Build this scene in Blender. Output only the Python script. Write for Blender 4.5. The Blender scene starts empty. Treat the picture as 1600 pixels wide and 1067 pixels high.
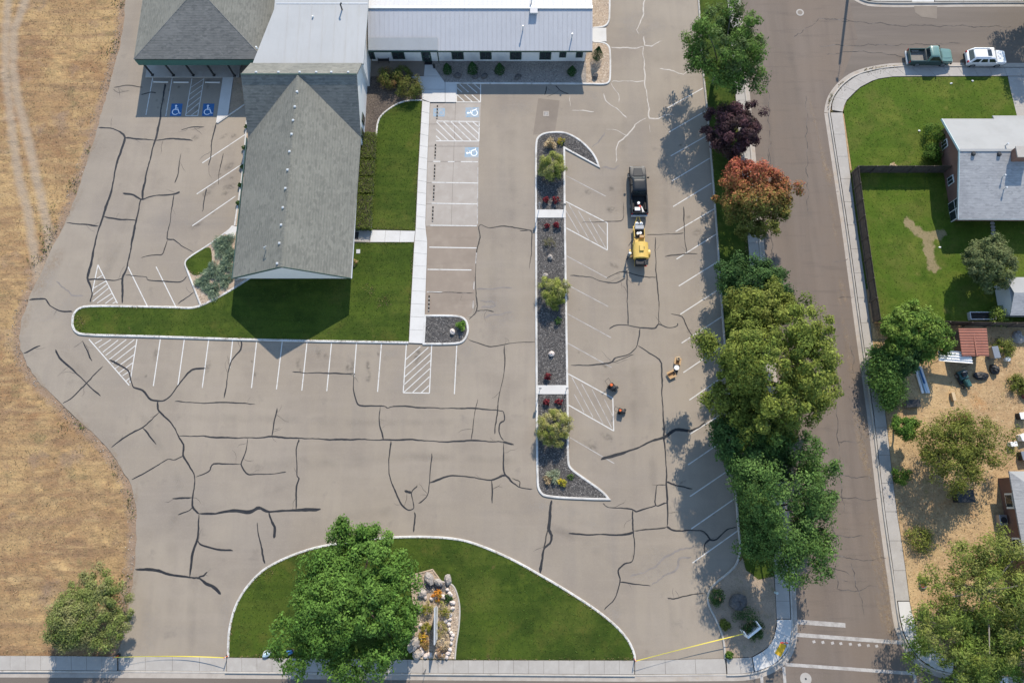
import bpy, bmesh, math, random
import numpy as np
from mathutils import Vector, Matrix
from mathutils.geometry import tessellate_polygon

scene = bpy.context.scene
COL = scene.collection
rnd = random.Random(7)

# ------------------------------------------------------------------ camera
TILT = math.radians(13.8)
HGT = 75.0
CAMPOS = Vector((0, -HGT * math.tan(TILT), HGT))
cam_d = bpy.data.cameras.new('camera')
cam_d.sensor_width = 36.0
cam_d.lens = 24.0
cam_d.clip_start = 0.5
cam_d.clip_end = 3000
cam = bpy.data.objects.new('camera', cam_d)
cam.location = CAMPOS
cam.rotation_euler = (TILT, 0, 0)
COL.objects.link(cam)
scene.camera = cam

# ------------------------------------------------------------------ sky, sun, exposure
SUN_EL = math.radians(36.5)
SUN_AZ = math.radians(12.5)            # sun stands 12.5 deg to the right of straight "up the picture"
world = bpy.data.worlds.new('World')
scene.world = world
world.use_nodes = True
wn = world.node_tree
bg = wn.nodes['Background']
sky = wn.nodes.new('ShaderNodeTexSky')
sky.sky_type = 'NISHITA'
sky.sun_disc = False
sky.sun_elevation = SUN_EL
sky.sun_rotation = SUN_AZ
sky.air_density = 1.0
sky.dust_density = 0.0
sky.ozone_density = 0.2
wn.links.new(sky.outputs[0], bg.inputs[0])
bg.inputs[1].default_value = 0.15
sun_d = bpy.data.lights.new('sun', 'SUN')
sun_d.energy = 3.8
sun_d.angle = math.radians(0.53)
sun_d.color = (1.0, 0.90, 0.765)
sun = bpy.data.objects.new('sun', sun_d)
sdir = Vector((math.sin(SUN_AZ) * math.cos(SUN_EL), math.cos(SUN_AZ) * math.cos(SUN_EL), math.sin(SUN_EL)))
sun.rotation_euler = sdir.to_track_quat('Z', 'Y').to_euler()
sun.location = (0, 0, 120)
COL.objects.link(sun)
vs = scene.view_settings
vs.view_transform = 'Standard'
vs.look = 'None'
vs.exposure = 0.87
vs.gamma = 1.0
vs.use_curve_mapping = False
scene.cycles.use_denoising = True
scene.cycles.max_bounces = 5
scene.cycles.diffuse_bounces = 3
scene.cycles.glossy_bounces = 2
scene.cycles.transmission_bounces = 3
scene.cycles.transparent_max_bounces = 32

# ------------------------------------------------------------------ survey: photo point -> place on the ground (or on height z)
F_PX = 1600 * 24.0 / 36.0
def P(px, py, z=0.0):
    x = (px - 800.0) / F_PX
    y = -(py - 533.5) / F_PX
    d = Vector((x, y * math.cos(TILT) + math.sin(TILT), y * math.sin(TILT) - math.cos(TILT)))
    return CAMPOS + d * ((z - CAMPOS.z) / d.z)
def PP(pts, z=0.0):
    return [P(p[0], p[1], z) for p in pts]

# ------------------------------------------------------------------ materials
MATS = {}
def _node(nt, kind, **kw):
    n = nt.nodes.new(kind)
    for k, v in kw.items():
        setattr(n, k, v)
    return n
def layered(name, base, layers=(), rough=0.9, bump=0.0, bscale=20.0, spec=0.25, metal=0.0, vcol=None, transl=0.0, coat=0.0):
    """base colour with procedural layers; every layer: dict(c, s, lo, hi, f, st, rot, kind, attr)"""
    m = bpy.data.materials.new(name)
    m.use_nodes = True
    nt = m.node_tree
    L = nt.links
    bs = nt.nodes['Principled BSDF']
    bs.inputs['Roughness'].default_value = rough
    bs.inputs['Specular IOR Level'].default_value = spec
    bs.inputs['Metallic'].default_value = metal
    if coat:
        bs.inputs['Coat Weight'].default_value = coat
        bs.inputs['Coat Roughness'].default_value = 0.08
    geo = _node(nt, 'ShaderNodeNewGeometry')
    if vcol:
        at = _node(nt, 'ShaderNodeAttribute', attribute_name=vcol)
        cur = at.outputs['Color']
    else:
        rgb = _node(nt, 'ShaderNodeRGB')
        rgb.outputs[0].default_value = (*base, 1)
        cur = rgb.outputs[0]
    for l in layers:
        kind = l.get('kind', 'noise')
        if 'attr' in l:
            a = _node(nt, 'ShaderNodeAttribute', attribute_name=l['attr'])
            val = a.outputs['Fac']
            if 's' in l:                                     # break the mask up with noise
                nz = _node(nt, 'ShaderNodeTexNoise')
                nz.inputs['Scale'].default_value = l['s']
                nz.inputs['Detail'].default_value = 5
                L.new(geo.outputs['Position'], nz.inputs['Vector'])
                mm = _node(nt, 'ShaderNodeMath', operation='MULTIPLY_ADD')
                L.new(nz.outputs['Fac'], mm.inputs[0]); mm.inputs[1].default_value = l.get('br', 0.8)
                mm.inputs[2].default_value = -0.5 * l.get('br', 0.8)
                ad = _node(nt, 'ShaderNodeMath', operation='ADD')
                L.new(val, ad.inputs[0]); L.new(mm.outputs[0], ad.inputs[1])
                val = ad.outputs[0]
        else:
            mp = _node(nt, 'ShaderNodeMapping')
            mp.inputs['Scale'].default_value = l.get('st', (1, 1, 1))
            mp.inputs['Rotation'].default_value = (0, 0, l.get('rot', 0))
            mp.inputs['Location'].default_value = (l.get('off', 0), l.get('off', 0) * 0.7, 0)
            L.new(geo.outputs['Position'], mp.inputs['Vector'])
            if kind == 'noise':
                t = _node(nt, 'ShaderNodeTexNoise')
                t.inputs['Scale'].default_value = l['s']
                t.inputs['Detail'].default_value = l.get('d', 6)
                t.inputs['Roughness'].default_value = l.get('r', 0.6)
                val = t.outputs['Fac']
            elif kind == 'voronoi':
                t = _node(nt, 'ShaderNodeTexVoronoi')
                t.inputs['Scale'].default_value = l['s']
                val = t.outputs['Distance']
            elif kind == 'cell':
                t = _node(nt, 'ShaderNodeTexVoronoi')
                t.inputs['Scale'].default_value = l['s']
                sp = _node(nt, 'ShaderNodeSeparateColor')
                L.new(t.outputs['Color'], sp.inputs[0])
                val = sp.outputs[0]
            elif kind == 'wave':
                t = _node(nt, 'ShaderNodeTexWave')
                t.bands_direction = l.get('dir', 'X')
                t.inputs['Scale'].default_value = l['s']
                t.inputs['Distortion'].default_value = l.get('dist', 1.0)
                t.inputs['Detail'].default_value = 3
                t.inputs['Detail Scale'].default_value = l.get('ds', 2.0)
                val = t.outputs['Fac']
            L.new(mp.outputs[0], t.inputs['Vector'])
        mr = _node(nt, 'ShaderNodeMapRange')
        mr.inputs['From Min'].default_value = l.get('lo', 0.35)
        mr.inputs['From Max'].default_value = l.get('hi', 0.65)
        mr.inputs['To Max'].default_value = l.get('f', 1.0)
        L.new(val, mr.inputs['Value'])
        mx = _node(nt, 'ShaderNodeMix', data_type='RGBA', blend_type=l.get('mode', 'MIX'))
        L.new(mr.outputs[0], mx.inputs['Factor'])
        L.new(cur, mx.inputs['A'])
        mx.inputs['B'].default_value = (*l['c'], 1)
        cur = mx.outputs['Result']
    L.new(cur, bs.inputs['Base Color'])
    if bump:
        t = _node(nt, 'ShaderNodeTexNoise')
        t.inputs['Scale'].default_value = bscale
        t.inputs['Detail'].default_value = 8
        L.new(geo.outputs['Position'], t.inputs['Vector'])
        b = _node(nt, 'ShaderNodeBump')
        b.inputs['Strength'].default_value = 1.0
        b.inputs['Distance'].default_value = bump
        L.new(t.outputs['Fac'], b.inputs['Height'])
        L.new(b.outputs[0], bs.inputs['Normal'])
    if transl:
        tr = _node(nt, 'ShaderNodeBsdfTranslucent')
        L.new(cur, tr.inputs['Color'])
        ms = _node(nt, 'ShaderNodeMixShader')
        ms.inputs[0].default_value = transl
        L.new(bs.outputs[0], ms.inputs[1]); L.new(tr.outputs[0], ms.inputs[2])
        out = [n for n in nt.nodes if n.type == 'OUTPUT_MATERIAL'][0]
        L.new(ms.outputs[0], out.inputs['Surface'])
    MATS[name] = m
    return m
def plain(name, c, rough=0.6, metal=0.0, spec=0.4, var=0.12, coat=0.0):
    d = tuple(x * (1 - var * 1.8) for x in c)
    return layered(name, c, [dict(c=d, s=3.0, lo=.35, hi=.75, f=.8), dict(c=tuple(x * (1 - var) for x in c), s=25, lo=.4, hi=.7, f=.7)], rough=rough, metal=metal, spec=spec, coat=coat)

lot_c = (0.2480, 0.2097, 0.1638)
layered('asphalt_lot', lot_c, [
    dict(c=(0.2019, 0.1780, 0.1568), s=.045, lo=.50, hi=.66, f=.55, off=77), dict(c=(0.1872, 0.1660, 0.1470), s=.3, lo=.55, hi=.70, f=.45, st=(1, .07, 1), off=13), dict(c=(0.1872, 0.1660, 0.1470), s=.28, lo=.56, hi=.70, f=.4, st=(.07, 1, 1), off=29),
    dict(c=(0.2881, 0.2459, 0.1935), s=.07, lo=.42, hi=.62, f=.85),
    dict(c=(0.2081, 0.1754, 0.1411), s=.16, lo=.48, hi=.68, f=.75, off=31),
    dict(c=(0.2132, 0.1810, 0.1515), s=.9, lo=.45, hi=.75, f=.45, st=(1, .10, 1)),
    dict(c=(0.2841, 0.2420, 0.1969), s=.8, lo=.5, hi=.75, f=.45, st=(.08, 1, 1), off=9),
    dict(c=(0.1601, 0.1382, 0.1167), s=.42, lo=.62, hi=.74, f=.5, off=55),
    dict(c=(0.3001, 0.2574, 0.2090), s=6, lo=.5, hi=.72, f=.35),
    dict(c=(0.1601, 0.1382, 0.1177), s=14, lo=.55, hi=.75, f=.5),
    dict(c=(0.1101, 0.0952, 0.0827), s=38, lo=.56, hi=.70, f=.45),
    dict(c=(0.3601, 0.3145, 0.2613), s=45, lo=.60, hi=.72, f=.40, off=3),
], rough=.93, bump=.006, bscale=30)
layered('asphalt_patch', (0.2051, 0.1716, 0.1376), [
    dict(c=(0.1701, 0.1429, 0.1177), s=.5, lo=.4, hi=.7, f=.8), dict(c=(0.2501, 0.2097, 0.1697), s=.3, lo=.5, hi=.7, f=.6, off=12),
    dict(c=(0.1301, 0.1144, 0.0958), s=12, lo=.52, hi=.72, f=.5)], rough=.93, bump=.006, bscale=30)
layered('asphalt_stall', (0.2450, 0.2000, 0.1586), [
    dict(c=(0.2051, 0.1668, 0.1324), s=.35, lo=.4, hi=.68, f=.8), dict(c=(0.2900, 0.2430, 0.1935), s=.6, lo=.5, hi=.72, f=.6, off=17),
    dict(c=(0.1701, 0.1382, 0.1115), s=.5, lo=.55, hi=.72, f=.5, st=(.15, 1.5, 1), off=5),
    dict(c=(0.1701, 0.1429, 0.1177), s=14, lo=.55, hi=.75, f=.5)], rough=.93, bump=.006, bscale=30)
layered('asphalt_street', (0.1440, 0.1164, 0.0945), [
    dict(c=(0.1764, 0.1432, 0.1184), s=.35, lo=.42, hi=.66, f=.8, st=(1, .06, 1), rot=-.10),
    dict(c=(0.1163, 0.0938, 0.0795), s=.5, lo=.5, hi=.72, f=.7, st=(1, .08, 1), rot=-.10, off=40),
    dict(c=(0.1632, 0.1263, 0.0975), s=.09, lo=.45, hi=.65, f=.7),
    dict(c=(0.0944, 0.0776, 0.0663), s=1.5, lo=.55, hi=.75, f=.5, st=(.12, 1, 1), off=8),
    dict(c=(0.2061, 0.1707, 0.1435), s=7, lo=.55, hi=.75, f=.45),
    dict(c=(0.0734, 0.0613, 0.0526), s=20, lo=.54, hi=.70, f=.55),
    dict(c=(0.2405, 0.1951, 0.1633), s=40, lo=.60, hi=.70, f=.4)], rough=.94, bump=.01, bscale=26)
layered('asphalt_cross', (0.1374, 0.1139, 0.0945), [
    dict(c=(0.1764, 0.1463, 0.1226), s=.35, lo=.42, hi=.66, f=.8, st=(.06, 1, 1)),
    dict(c=(0.1077, 0.0894, 0.0777), s=.5, lo=.5, hi=.72, f=.7, st=(.07, 1, 1), off=40),
    dict(c=(0.0944, 0.0813, 0.0700), s=20, lo=.54, hi=.70, f=.5),
    dict(c=(0.2320, 0.1951, 0.1633), s=40, lo=.60, hi=.70, f=.4)], rough=.94, bump=.01, bscale=26)
layered('tar', (0.016, 0.016, 0.018), [dict(c=(0.03, 0.029, 0.028), s=2.5, lo=.45, hi=.7, f=.8)], rough=.55, spec=.4)
layered('tar_old', (0.032, 0.030, 0.029), [dict(c=(0.075, 0.067, 0.06), s=1.5, lo=.4, hi=.7, f=.9)], rough=.8)
layered('crack_fine', (0.062, 0.055, 0.050), [dict(c=(0.15, 0.13, 0.115), s=1.2, lo=.45, hi=.62, f=1)], rough=.9)
layered('crack_sand', (0.46, 0.42, 0.37), [dict(c=(0.33, 0.295, 0.26), s=2.2, lo=.45, hi=.65, f=.9)], rough=.95)
layered('stain', (0.17, 0.152, 0.138), [dict(c=(0.215, 0.19, 0.17), s=1.2, lo=.35, hi=.6, f=1)], rough=.9)
layered('paint_white', (0.5332, 0.5220, 0.4928), [
    dict(c=(0.2494, 0.2262, 0.2068), s=1.6, lo=.53, hi=.74, f=.8), dict(c=(0.2322, 0.2088, 0.1892), s=15, lo=.56, hi=.7, f=.7)], rough=.8)
layered('paint_faded', (0.4042, 0.3828, 0.3564), [
    dict(c=(0.2322, 0.2088, 0.1892), s=1.3, lo=.42, hi=.68, f=.85), dict(c=(0.2236, 0.2001, 0.1804), s=15, lo=.50, hi=.68, f=.8)], rough=.85)
layered('paint_blue', (0.022, 0.105, 0.27), [dict(c=(0.06, 0.15, 0.30), s=3, lo=.4, hi=.75, f=.6), dict(c=(0.16, 0.16, 0.17), s=22, lo=.6, hi=.72, f=.5)], rough=.75)
layered('paint_blue_worn', (0.20, 0.31, 0.41), [dict(c=(0.33, 0.33, 0.32), s=2.5, lo=.38, hi=.62, f=.9), dict(c=(0.12, 0.23, 0.36), s=9, lo=.55, hi=.7, f=.6)], rough=.8)
layered('paint_symbol', (0.74, 0.76, 0.78), [dict(c=(0.45, 0.5, 0.56), s=9, lo=.58, hi=.75, f=.7)], rough=.75)
layered('concrete', (0.3492, 0.3250, 0.2935), [
    dict(c=(0.2910, 0.2680, 0.2420), s=.4, lo=.4, hi=.7, f=.8), dict(c=(0.3977, 0.3750, 0.3399), s=1.3, lo=.5, hi=.72, f=.6, off=4),
    dict(c=(0.2134, 0.1950, 0.1751), s=9, lo=.58, hi=.76, f=.5), dict(c=(0.1746, 0.1600, 0.1442), s=35, lo=.6, hi=.72, f=.4)], rough=.9, bump=.003, bscale=40)
layered('concrete_new', (0.5220, 0.5089, 0.4815), [
    dict(c=(0.4611, 0.4469, 0.4185), s=.5, lo=.42, hi=.7, f=.8), dict(c=(0.4089, 0.3894, 0.3600), s=5, lo=.56, hi=.75, f=.45),
    dict(c=(0.3480, 0.3275, 0.3015), s=25, lo=.6, hi=.74, f=.4)], rough=.88, bump=.003, bscale=40)
layered('concrete_pad', (0.335, 0.30, 0.262), [
    dict(c=(0.285, 0.25, 0.215), s=.45, lo=.4, hi=.68, f=.8), dict(c=(0.38, 0.35, 0.31), s=1.0, lo=.5, hi=.72, f=.6, off=14),
    dict(c=(0.24, 0.205, 0.175), s=8, lo=.58, hi=.76, f=.4)], rough=.9, bump=.003, bscale=40)
layered('joint', (0.15, 0.13, 0.11), [dict(c=(0.10, 0.088, 0.075), s=3, f=.7)], rough=.95)
layered('kerb_white', (0.54, 0.53, 0.505), [
    dict(c=(0.40, 0.38, 0.35), s=.5, lo=.45, hi=.62, f=.85), dict(c=(0.30, 0.275, 0.245), s=1.7, lo=.56, hi=.68, f=.75, off=12), dict(c=(0.13, 0.12, 0.11), s=1.1, lo=.64, hi=.70, f=.7, off=33),
    dict(c=(0.30, 0.275, 0.25), s=9, lo=.54, hi=.72, f=.6)], rough=.85)
layered('kerb_grey', (0.40, 0.37, 0.33), [
    dict(c=(0.31, 0.285, 0.25), s=.6, lo=.45, hi=.65, f=.85), dict(c=(0.14, 0.125, 0.11), s=1.2, lo=.64, hi=.71, f=.7, off=21), dict(c=(0.23, 0.205, 0.18), s=8, lo=.54, hi=.72, f=.6)], rough=.88)
layered('gutter', (0.37, 0.33, 0.285), [
    dict(c=(0.29, 0.255, 0.22), s=.8, lo=.42, hi=.7, f=.9), dict(c=(0.34, 0.26, 0.18), s=.5, lo=.58, hi=.72, f=.7, off=8),
    dict(c=(0.2, 0.17, 0.145), s=10, lo=.58, hi=.74, f=.6)], rough=.9)
layered('lawn', (0.0349, 0.0592, 0.0086), [
    dict(c=(0.088, 0.105, 0.020), s=.18, lo=.50, hi=.64, f=.7, off=101), dict(c=(0.070, 0.100, 0.014), s=.75, lo=.52, hi=.66, f=.65, off=118),
    dict(c=(0.0582, 0.0896, 0.0115), s=.10, lo=.44, hi=.64, f=.95), dict(c=(0.1018, 0.0944, 0.0216), s=.33, lo=.55, hi=.74, f=.75, off=7),
    dict(c=(0.0213, 0.0400, 0.0065), s=.26, lo=.50, hi=.68, f=.75, off=27),
    dict(c=(0.0718, 0.0944, 0.0158), s=1.0, lo=.50, hi=.72, f=.7, st=(.12, 1, 1), off=2),
    dict(c=(0.0252, 0.0416, 0.0072), s=.9, lo=.52, hi=.72, f=.6, st=(.10, 1, 1), off=61),
    dict(c=(0.1600, 0.1040, 0.0475), s=.5, lo=.66, hi=.76, f=.7, off=71),
    dict(c=(0.0213, 0.0384, 0.0072), s=5, lo=.5, hi=.72, f=.5), dict(c=(0.0970, 0.1080, 0.0274), s=13, lo=.55, hi=.72, f=.5),
    dict(c=(0.0155, 0.0256, 0.0058), s=30, lo=.54, hi=.70, f=.5)], rough=.95, bump=.03, bscale=9, spec=.1)
layered('lawn_dry', (0.0557, 0.0936, 0.0108), [
    dict(c=(0.128, 0.140, 0.026), s=.22, lo=.48, hi=.62, f=.75, off=131), dict(c=(0.046, 0.074, 0.010), s=.7, lo=.54, hi=.66, f=.6, off=148),
    dict(c=(0.0738, 0.1154, 0.0130), s=.14, lo=.42, hi=.66, f=.85), dict(c=(0.0937, 0.1076, 0.0216), s=.30, lo=.48, hi=.66, f=.85, off=7),
    dict(c=(0.1421, 0.1365, 0.0360), s=.5, lo=.60, hi=.72, f=.8, off=19), dict(c=(0.0302, 0.0624, 0.0058), s=.5, lo=.50, hi=.72, f=.7, off=3),
    dict(c=(0.0726, 0.1131, 0.0122), s=1.4, lo=.52, hi=.74, f=.5, st=(.25, 1, 1), off=23),
    dict(c=(0.225, 0.178, 0.100), attr='bare', s=1.9, br=1.5, lo=.45, hi=.75),
    dict(c=(0.0272, 0.0546, 0.0054), s=5, lo=.5, hi=.72, f=.5), dict(c=(0.0907, 0.1287, 0.0216), s=13, lo=.55, hi=.72, f=.45),
    dict(c=(0.0181, 0.0390, 0.0043), s=30, lo=.55, hi=.70, f=.4)], rough=.95, bump=.03, bscale=7, spec=.1)
layered('dry_field', (0.2740, 0.1732, 0.0868), [
    dict(c=(0.3702, 0.2492, 0.1178), s=.085, lo=.42, hi=.58, f=.95), dict(c=(0.2162, 0.1201, 0.0619), s=.13, lo=.47, hi=.64, f=.9, off=21),
    dict(c=(0.1969, 0.1225, 0.0737), s=.7, lo=.45, hi=.66, f=.75, st=(.16, 1, 1), off=11),
    dict(c=(0.4133, 0.2872, 0.1434), s=1.0, lo=.52, hi=.70, f=.75, st=(.22, 1, 1), off=3),
    dict(c=(0.1485, 0.1305, 0.0628), s=.28, lo=.58, hi=.70, f=.75, off=50),
    dict(c=(0.2210, 0.1562, 0.1124), s=.22, lo=.58, hi=.68, f=.7, off=81),
    dict(c=(0.4421, 0.3041, 0.1434), s=.33, lo=.55, hi=.68, f=.6, off=64), dict(c=(0.1923, 0.1141, 0.0635), s=.45, lo=.56, hi=.68, f=.65, off=93),
    dict(c=(0.2210, 0.1352, 0.0759), s=1.3, lo=.56, hi=.66, f=.6, st=(.05, 1, 1), off=37),
    dict(c=(0.1201, 0.0803, 0.0465), s=4.0, lo=.53, hi=.70, f=.7), dict(c=(0.4325, 0.3083, 0.1667), s=8, lo=.55, hi=.72, f=.6),
    dict(c=(0.0721, 0.0508, 0.0279), s=12, lo=.57, hi=.70, f=.6),
    dict(c=(0.150, 0.100, 0.058), attr='mow', s=1.5, br=1.1, lo=.3, hi=1.1, f=.42),
    dict(c=(0.2402, 0.1689, 0.1178), attr='verge', s=1.2, br=.9, lo=.3, hi=.8, f=.9),
    dict(c=(0.300, 0.236, 0.170), attr='track', s=.9, br=1.0, lo=.2, hi=1.05, f=.85),
    dict(c=(0.2115, 0.1479, 0.1008), s=26, lo=.55, hi=.72, f=.35)], rough=.97, bump=.07, bscale=5, spec=.1)
layered('yard_dirt', (0.3477, 0.2326, 0.1249), [
    dict(c=(0.4636, 0.3291, 0.1746), s=.14, lo=.42, hi=.62, f=.9), dict(c=(0.2318, 0.1702, 0.1058), s=.22, lo=.5, hi=.7, f=.8, off=15),
    dict(c=(0.4056, 0.2156, 0.0900), s=.3, lo=.58, hi=.72, f=.7, off=33), dict(c=(0.1507, 0.1533, 0.0529), s=.4, lo=.6, hi=.72, f=.7, off=44),
    dict(c=(0.5100, 0.3802, 0.2170), s=2.2, lo=.52, hi=.72, f=.7), dict(c=(0.1623, 0.1135, 0.0657), s=6, lo=.54, hi=.72, f=.6),
    dict(c=(0.1159, 0.0851, 0.0529), s=16, lo=.57, hi=.72, f=.5)], rough=.97, bump=.06, bscale=6, spec=.1)
layered('soil_bed', (0.3187, 0.2440, 0.1770), [
    dict(c=(0.2375, 0.1891, 0.1357), s=.8, lo=.42, hi=.66, f=.85), dict(c=(0.3750, 0.2501, 0.1416), s=.7, lo=.56, hi=.7, f=.7, off=8),
    dict(c=(0.1250, 0.1342, 0.0531), s=1.1, lo=.58, hi=.72, f=.6, off=19), dict(c=(0.1375, 0.1037, 0.0732), s=9, lo=.52, hi=.7, f=.6)], rough=.97, bump=.04, bscale=8)
layered('gravel_dark', (0.068, 0.064, 0.062), [
    dict(c=(0.10, 0.093, 0.086), s=.5, lo=.4, hi=.7, f=.7), dict(c=(0.20, 0.185, 0.168), kind='cell', s=9, lo=.72, hi=.95, f=.8),
    dict(c=(0.030, 0.029, 0.029), kind='cell', s=11, lo=.6, hi=.9, f=.8), dict(c=(0.15, 0.138, 0.125), s=5, lo=.55, hi=.72, f=.45)], rough=.95, bump=.03, bscale=14)
layered('mulch', (0.082, 0.066, 0.055), [
    dict(c=(0.120, 0.096, 0.078), s=.7, lo=.4, hi=.7, f=.8), dict(c=(0.045, 0.037, 0.031), kind='cell', s=8, lo=.5, hi=.9, f=.8),
    dict(c=(0.16, 0.13, 0.105), kind='cell', s=10, lo=.75, hi=.95, f=.7)], rough=.96, bump=.04, bscale=12)
layered('gravel_tan', (0.37, 0.285, 0.205), [
    dict(c=(0.30, 0.235, 0.175), s=.8, lo=.42, hi=.68, f=.8), dict(c=(0.50, 0.42, 0.33), kind='cell', s=7, lo=.68, hi=.95, f=.8),
    dict(c=(0.20, 0.15, 0.11), kind='cell', s=8, lo=.66, hi=.95, f=.8)], rough=.95, bump=.03, bscale=14)
layered('gravel_grey', (0.255, 0.225, 0.195), [
    dict(c=(0.20, 0.18, 0.158), s=.8, lo=.42, hi=.68, f=.8), dict(c=(0.35, 0.32, 0.285), kind='cell', s=8, lo=.70, hi=.95, f=.7),
    dict(c=(0.13, 0.115, 0.10), kind='cell', s=9, lo=.66, hi=.95, f=.7)], rough=.95, bump=.03, bscale=14)
layered('rock', (0.33, 0.295, 0.262), [
    dict(c=(0.22, 0.20, 0.185), s=1.6, lo=.42, hi=.66, f=.85), dict(c=(0.44, 0.38, 0.33), s=3, lo=.52, hi=.72, f=.7, off=6),
    dict(c=(0.12, 0.105, 0.095), s=9, lo=.56, hi=.72, f=.6)], rough=.9, bump=.05, bscale=5)
layered('rock_pale', (0.56, 0.50, 0.46), [
    dict(c=(0.45, 0.37, 0.33), s=2.5, lo=.42, hi=.66, f=.8), dict(c=(0.27, 0.235, 0.21), s=9, lo=.56, hi=.74, f=.6)], rough=.9, bump=.03, bscale=7)
layered('rock_dark', (0.105, 0.100, 0.098), [dict(c=(0.06, 0.058, 0.058), s=3, lo=.4, hi=.7, f=.8)], rough=.85, bump=.03, bscale=7)

def shingle(name, c, dark, light, rot):
    return layered(name, c, [
        dict(c=dark, kind='wave', s=1.15, dir='Y' if rot == 0 else 'X', dist=.35, ds=1.5, lo=.62, hi=.95, f=.55),
        dict(c=light, s=2.6, lo=.5, hi=.72, f=.5, st=(1, 3.2, 1) if rot == 0 else (3.2, 1, 1)),
        dict(c=dark, s=3.8, lo=.52, hi=.72, f=.55, st=(1, 3, 1) if rot == 0 else (3, 1, 1), off=13),
        dict(c=light, s=.25, lo=.45, hi=.7, f=.6, off=4), dict(c=dark, s=.6, lo=.55, hi=.75, f=.5, st=(1, .2, 1) if rot == 0 else (.2, 1, 1), off=41),
        dict(c=light, kind='cell', s=2.2, lo=.75, hi=.95, f=.55, st=(1, 2.4, 1) if rot == 0 else (2.4, 1, 1)), dict(c=dark, kind='cell', s=2.2, lo=.72, hi=.95, f=.6, st=(1, 2.4, 1) if rot == 0 else (2.4, 1, 1), off=17),
        dict(c=dark, s=14, lo=.55, hi=.72, f=.5)], rough=.95, bump=.012, bscale=14)
shingle('shingle_ns', (0.1546, 0.1541, 0.1341), (0.1072, 0.1087, 0.0960), (0.1978, 0.1955, 0.1695), 1)
shingle('shingle_ew', (0.1596, 0.1593, 0.1425), (0.0958, 0.0980, 0.0893), (0.2075, 0.2042, 0.1805), 0)
shingle('shingle_hip', (0.1484, 0.1466, 0.1363), (0.0890, 0.0916, 0.0883), (0.1929, 0.1879, 0.1747), 0)
shingle('shingle_house', (0.30, 0.30, 0.30), (0.22, 0.222, 0.226), (0.38, 0.38, 0.375), 0)
layered('roof_white', (0.3713, 0.3760, 0.3720), [
    dict(c=(0.3384, 0.3431, 0.3395), s=.25, lo=.4, hi=.7, f=.8), dict(c=(0.3290, 0.3271, 0.3116), s=2.0, lo=.5, hi=.72, f=.5, st=(1, .15, 1)),
    dict(c=(0.2726, 0.2679, 0.2558), s=12, lo=.62, hi=.76, f=.4)], rough=.7)
layered('roof_metal', (0.4032, 0.4059, 0.4183), [
    dict(c=(0.3696, 0.3725, 0.3854), s=.3, lo=.4, hi=.7, f=.8), dict(c=(0.3456, 0.3486, 0.3619), s=1.8, lo=.5, hi=.72, f=.55, st=(1.6, .15, 1)),
    dict(c=(0.2688, 0.2674, 0.2726), s=9, lo=.62, hi=.76, f=.35)], rough=.6, spec=.4, metal=.0)
layered('roof_house_n', (0.2871, 0.2904, 0.2880), [dict(c=(0.2523, 0.2552, 0.2520), s=.5, lo=.42, hi=.7, f=.8), dict(c=(0.2958, 0.2860, 0.2700), s=10, lo=.56, hi=.74, f=.5)], rough=.9)
layered('roof_red', (0.30, 0.125, 0.085), [dict(c=(0.24, 0.10, 0.07), s=.8, lo=.4, hi=.7, f=.8), dict(c=(0.36, 0.19, 0.14), s=4, lo=.55, hi=.72, f=.6)], rough=.6)
layered('brick', (0.20, 0.115, 0.088), [dict(c=(0.15, 0.088, 0.07), s=.8, f=.8), dict(c=(0.25, 0.155, 0.12), s=9, lo=.52, hi=.7, f=.6, st=(1, 1, 3))], rough=.93)
layered('wood_fence', (0.115, 0.092, 0.075), [dict(c=(0.07, 0.056, 0.047), s=3.5, lo=.4, hi=.7, f=.8, st=(1, 1, .15)), dict(c=(0.17, 0.14, 0.115), s=1.2, lo=.55, hi=.72, f=.6)], rough=.95)
plain('wall_white', (0.66, 0.66, 0.65), .8, var=.06)
plain('trim_white', (0.72, 0.72, 0.70), .6, var=.05)
plain('fascia_green', (0.040, 0.115, 0.098), .6)
plain('trim_green', (0.025, 0.060, 0.050), .6)
plain('trim_teal', (0.45, 0.56, 0.57), .6)
plain('dark_metal', (0.035, 0.036, 0.038), .55, metal=.3)
plain('grey_metal', (0.30, 0.31, 0.32), .4, metal=.6)
plain('galvanised', (0.50, 0.52, 0.53), .45, metal=.3)
layered('glass_dark', (0.018, 0.024, 0.028), [dict(c=(0.035, 0.045, 0.05), s=1.5, f=.6)], rough=.08, spec=.7)
layered('soffit', (0.30, 0.30, 0.29), [], rough=.9)
plain('black_plastic', (0.020, 0.020, 0.022), .6)
layered('rubber', (0.022, 0.022, 0.022), [dict(c=(0.05, 0.047, 0.044), s=6, f=.5)], rough=.85)
plain('yellow_paint', (0.60, 0.41, 0.10), .45, var=.10)
plain('yellow_tape', (0.75, 0.60, 0.08), .5, var=.05)
plain('tactile_yellow', (0.72, 0.42, 0.02), .8, var=.08)
plain('orange_plastic', (0.62, 0.12, 0.025), .5)
plain('red_plastic', (0.50, 0.035, 0.03), .5)
plain('white_plastic', (0.72, 0.72, 0.70), .5, var=.06)
plain('cardboard', (0.46, 0.30, 0.155), .9)
plain('blue_plastic', (0.035, 0.13, 0.30), .5)
plain('pale_blue', (0.42, 0.54, 0.62), .5)
plain('bark', (0.085, 0.066, 0.052), .95, var=.3)
plain('bark_grey', (0.20, 0.18, 0.155), .95, var=.3)
plain('skin', (0.42, 0.24, 0.17), .6, var=.05)
plain('hivis', (0.20, 0.19, 0.18), .9)
plain('denim', (0.035, 0.048, 0.075), .9)
plain('paint_black', (0.012, 0.017, 0.024), .42, spec=.16)
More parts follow.
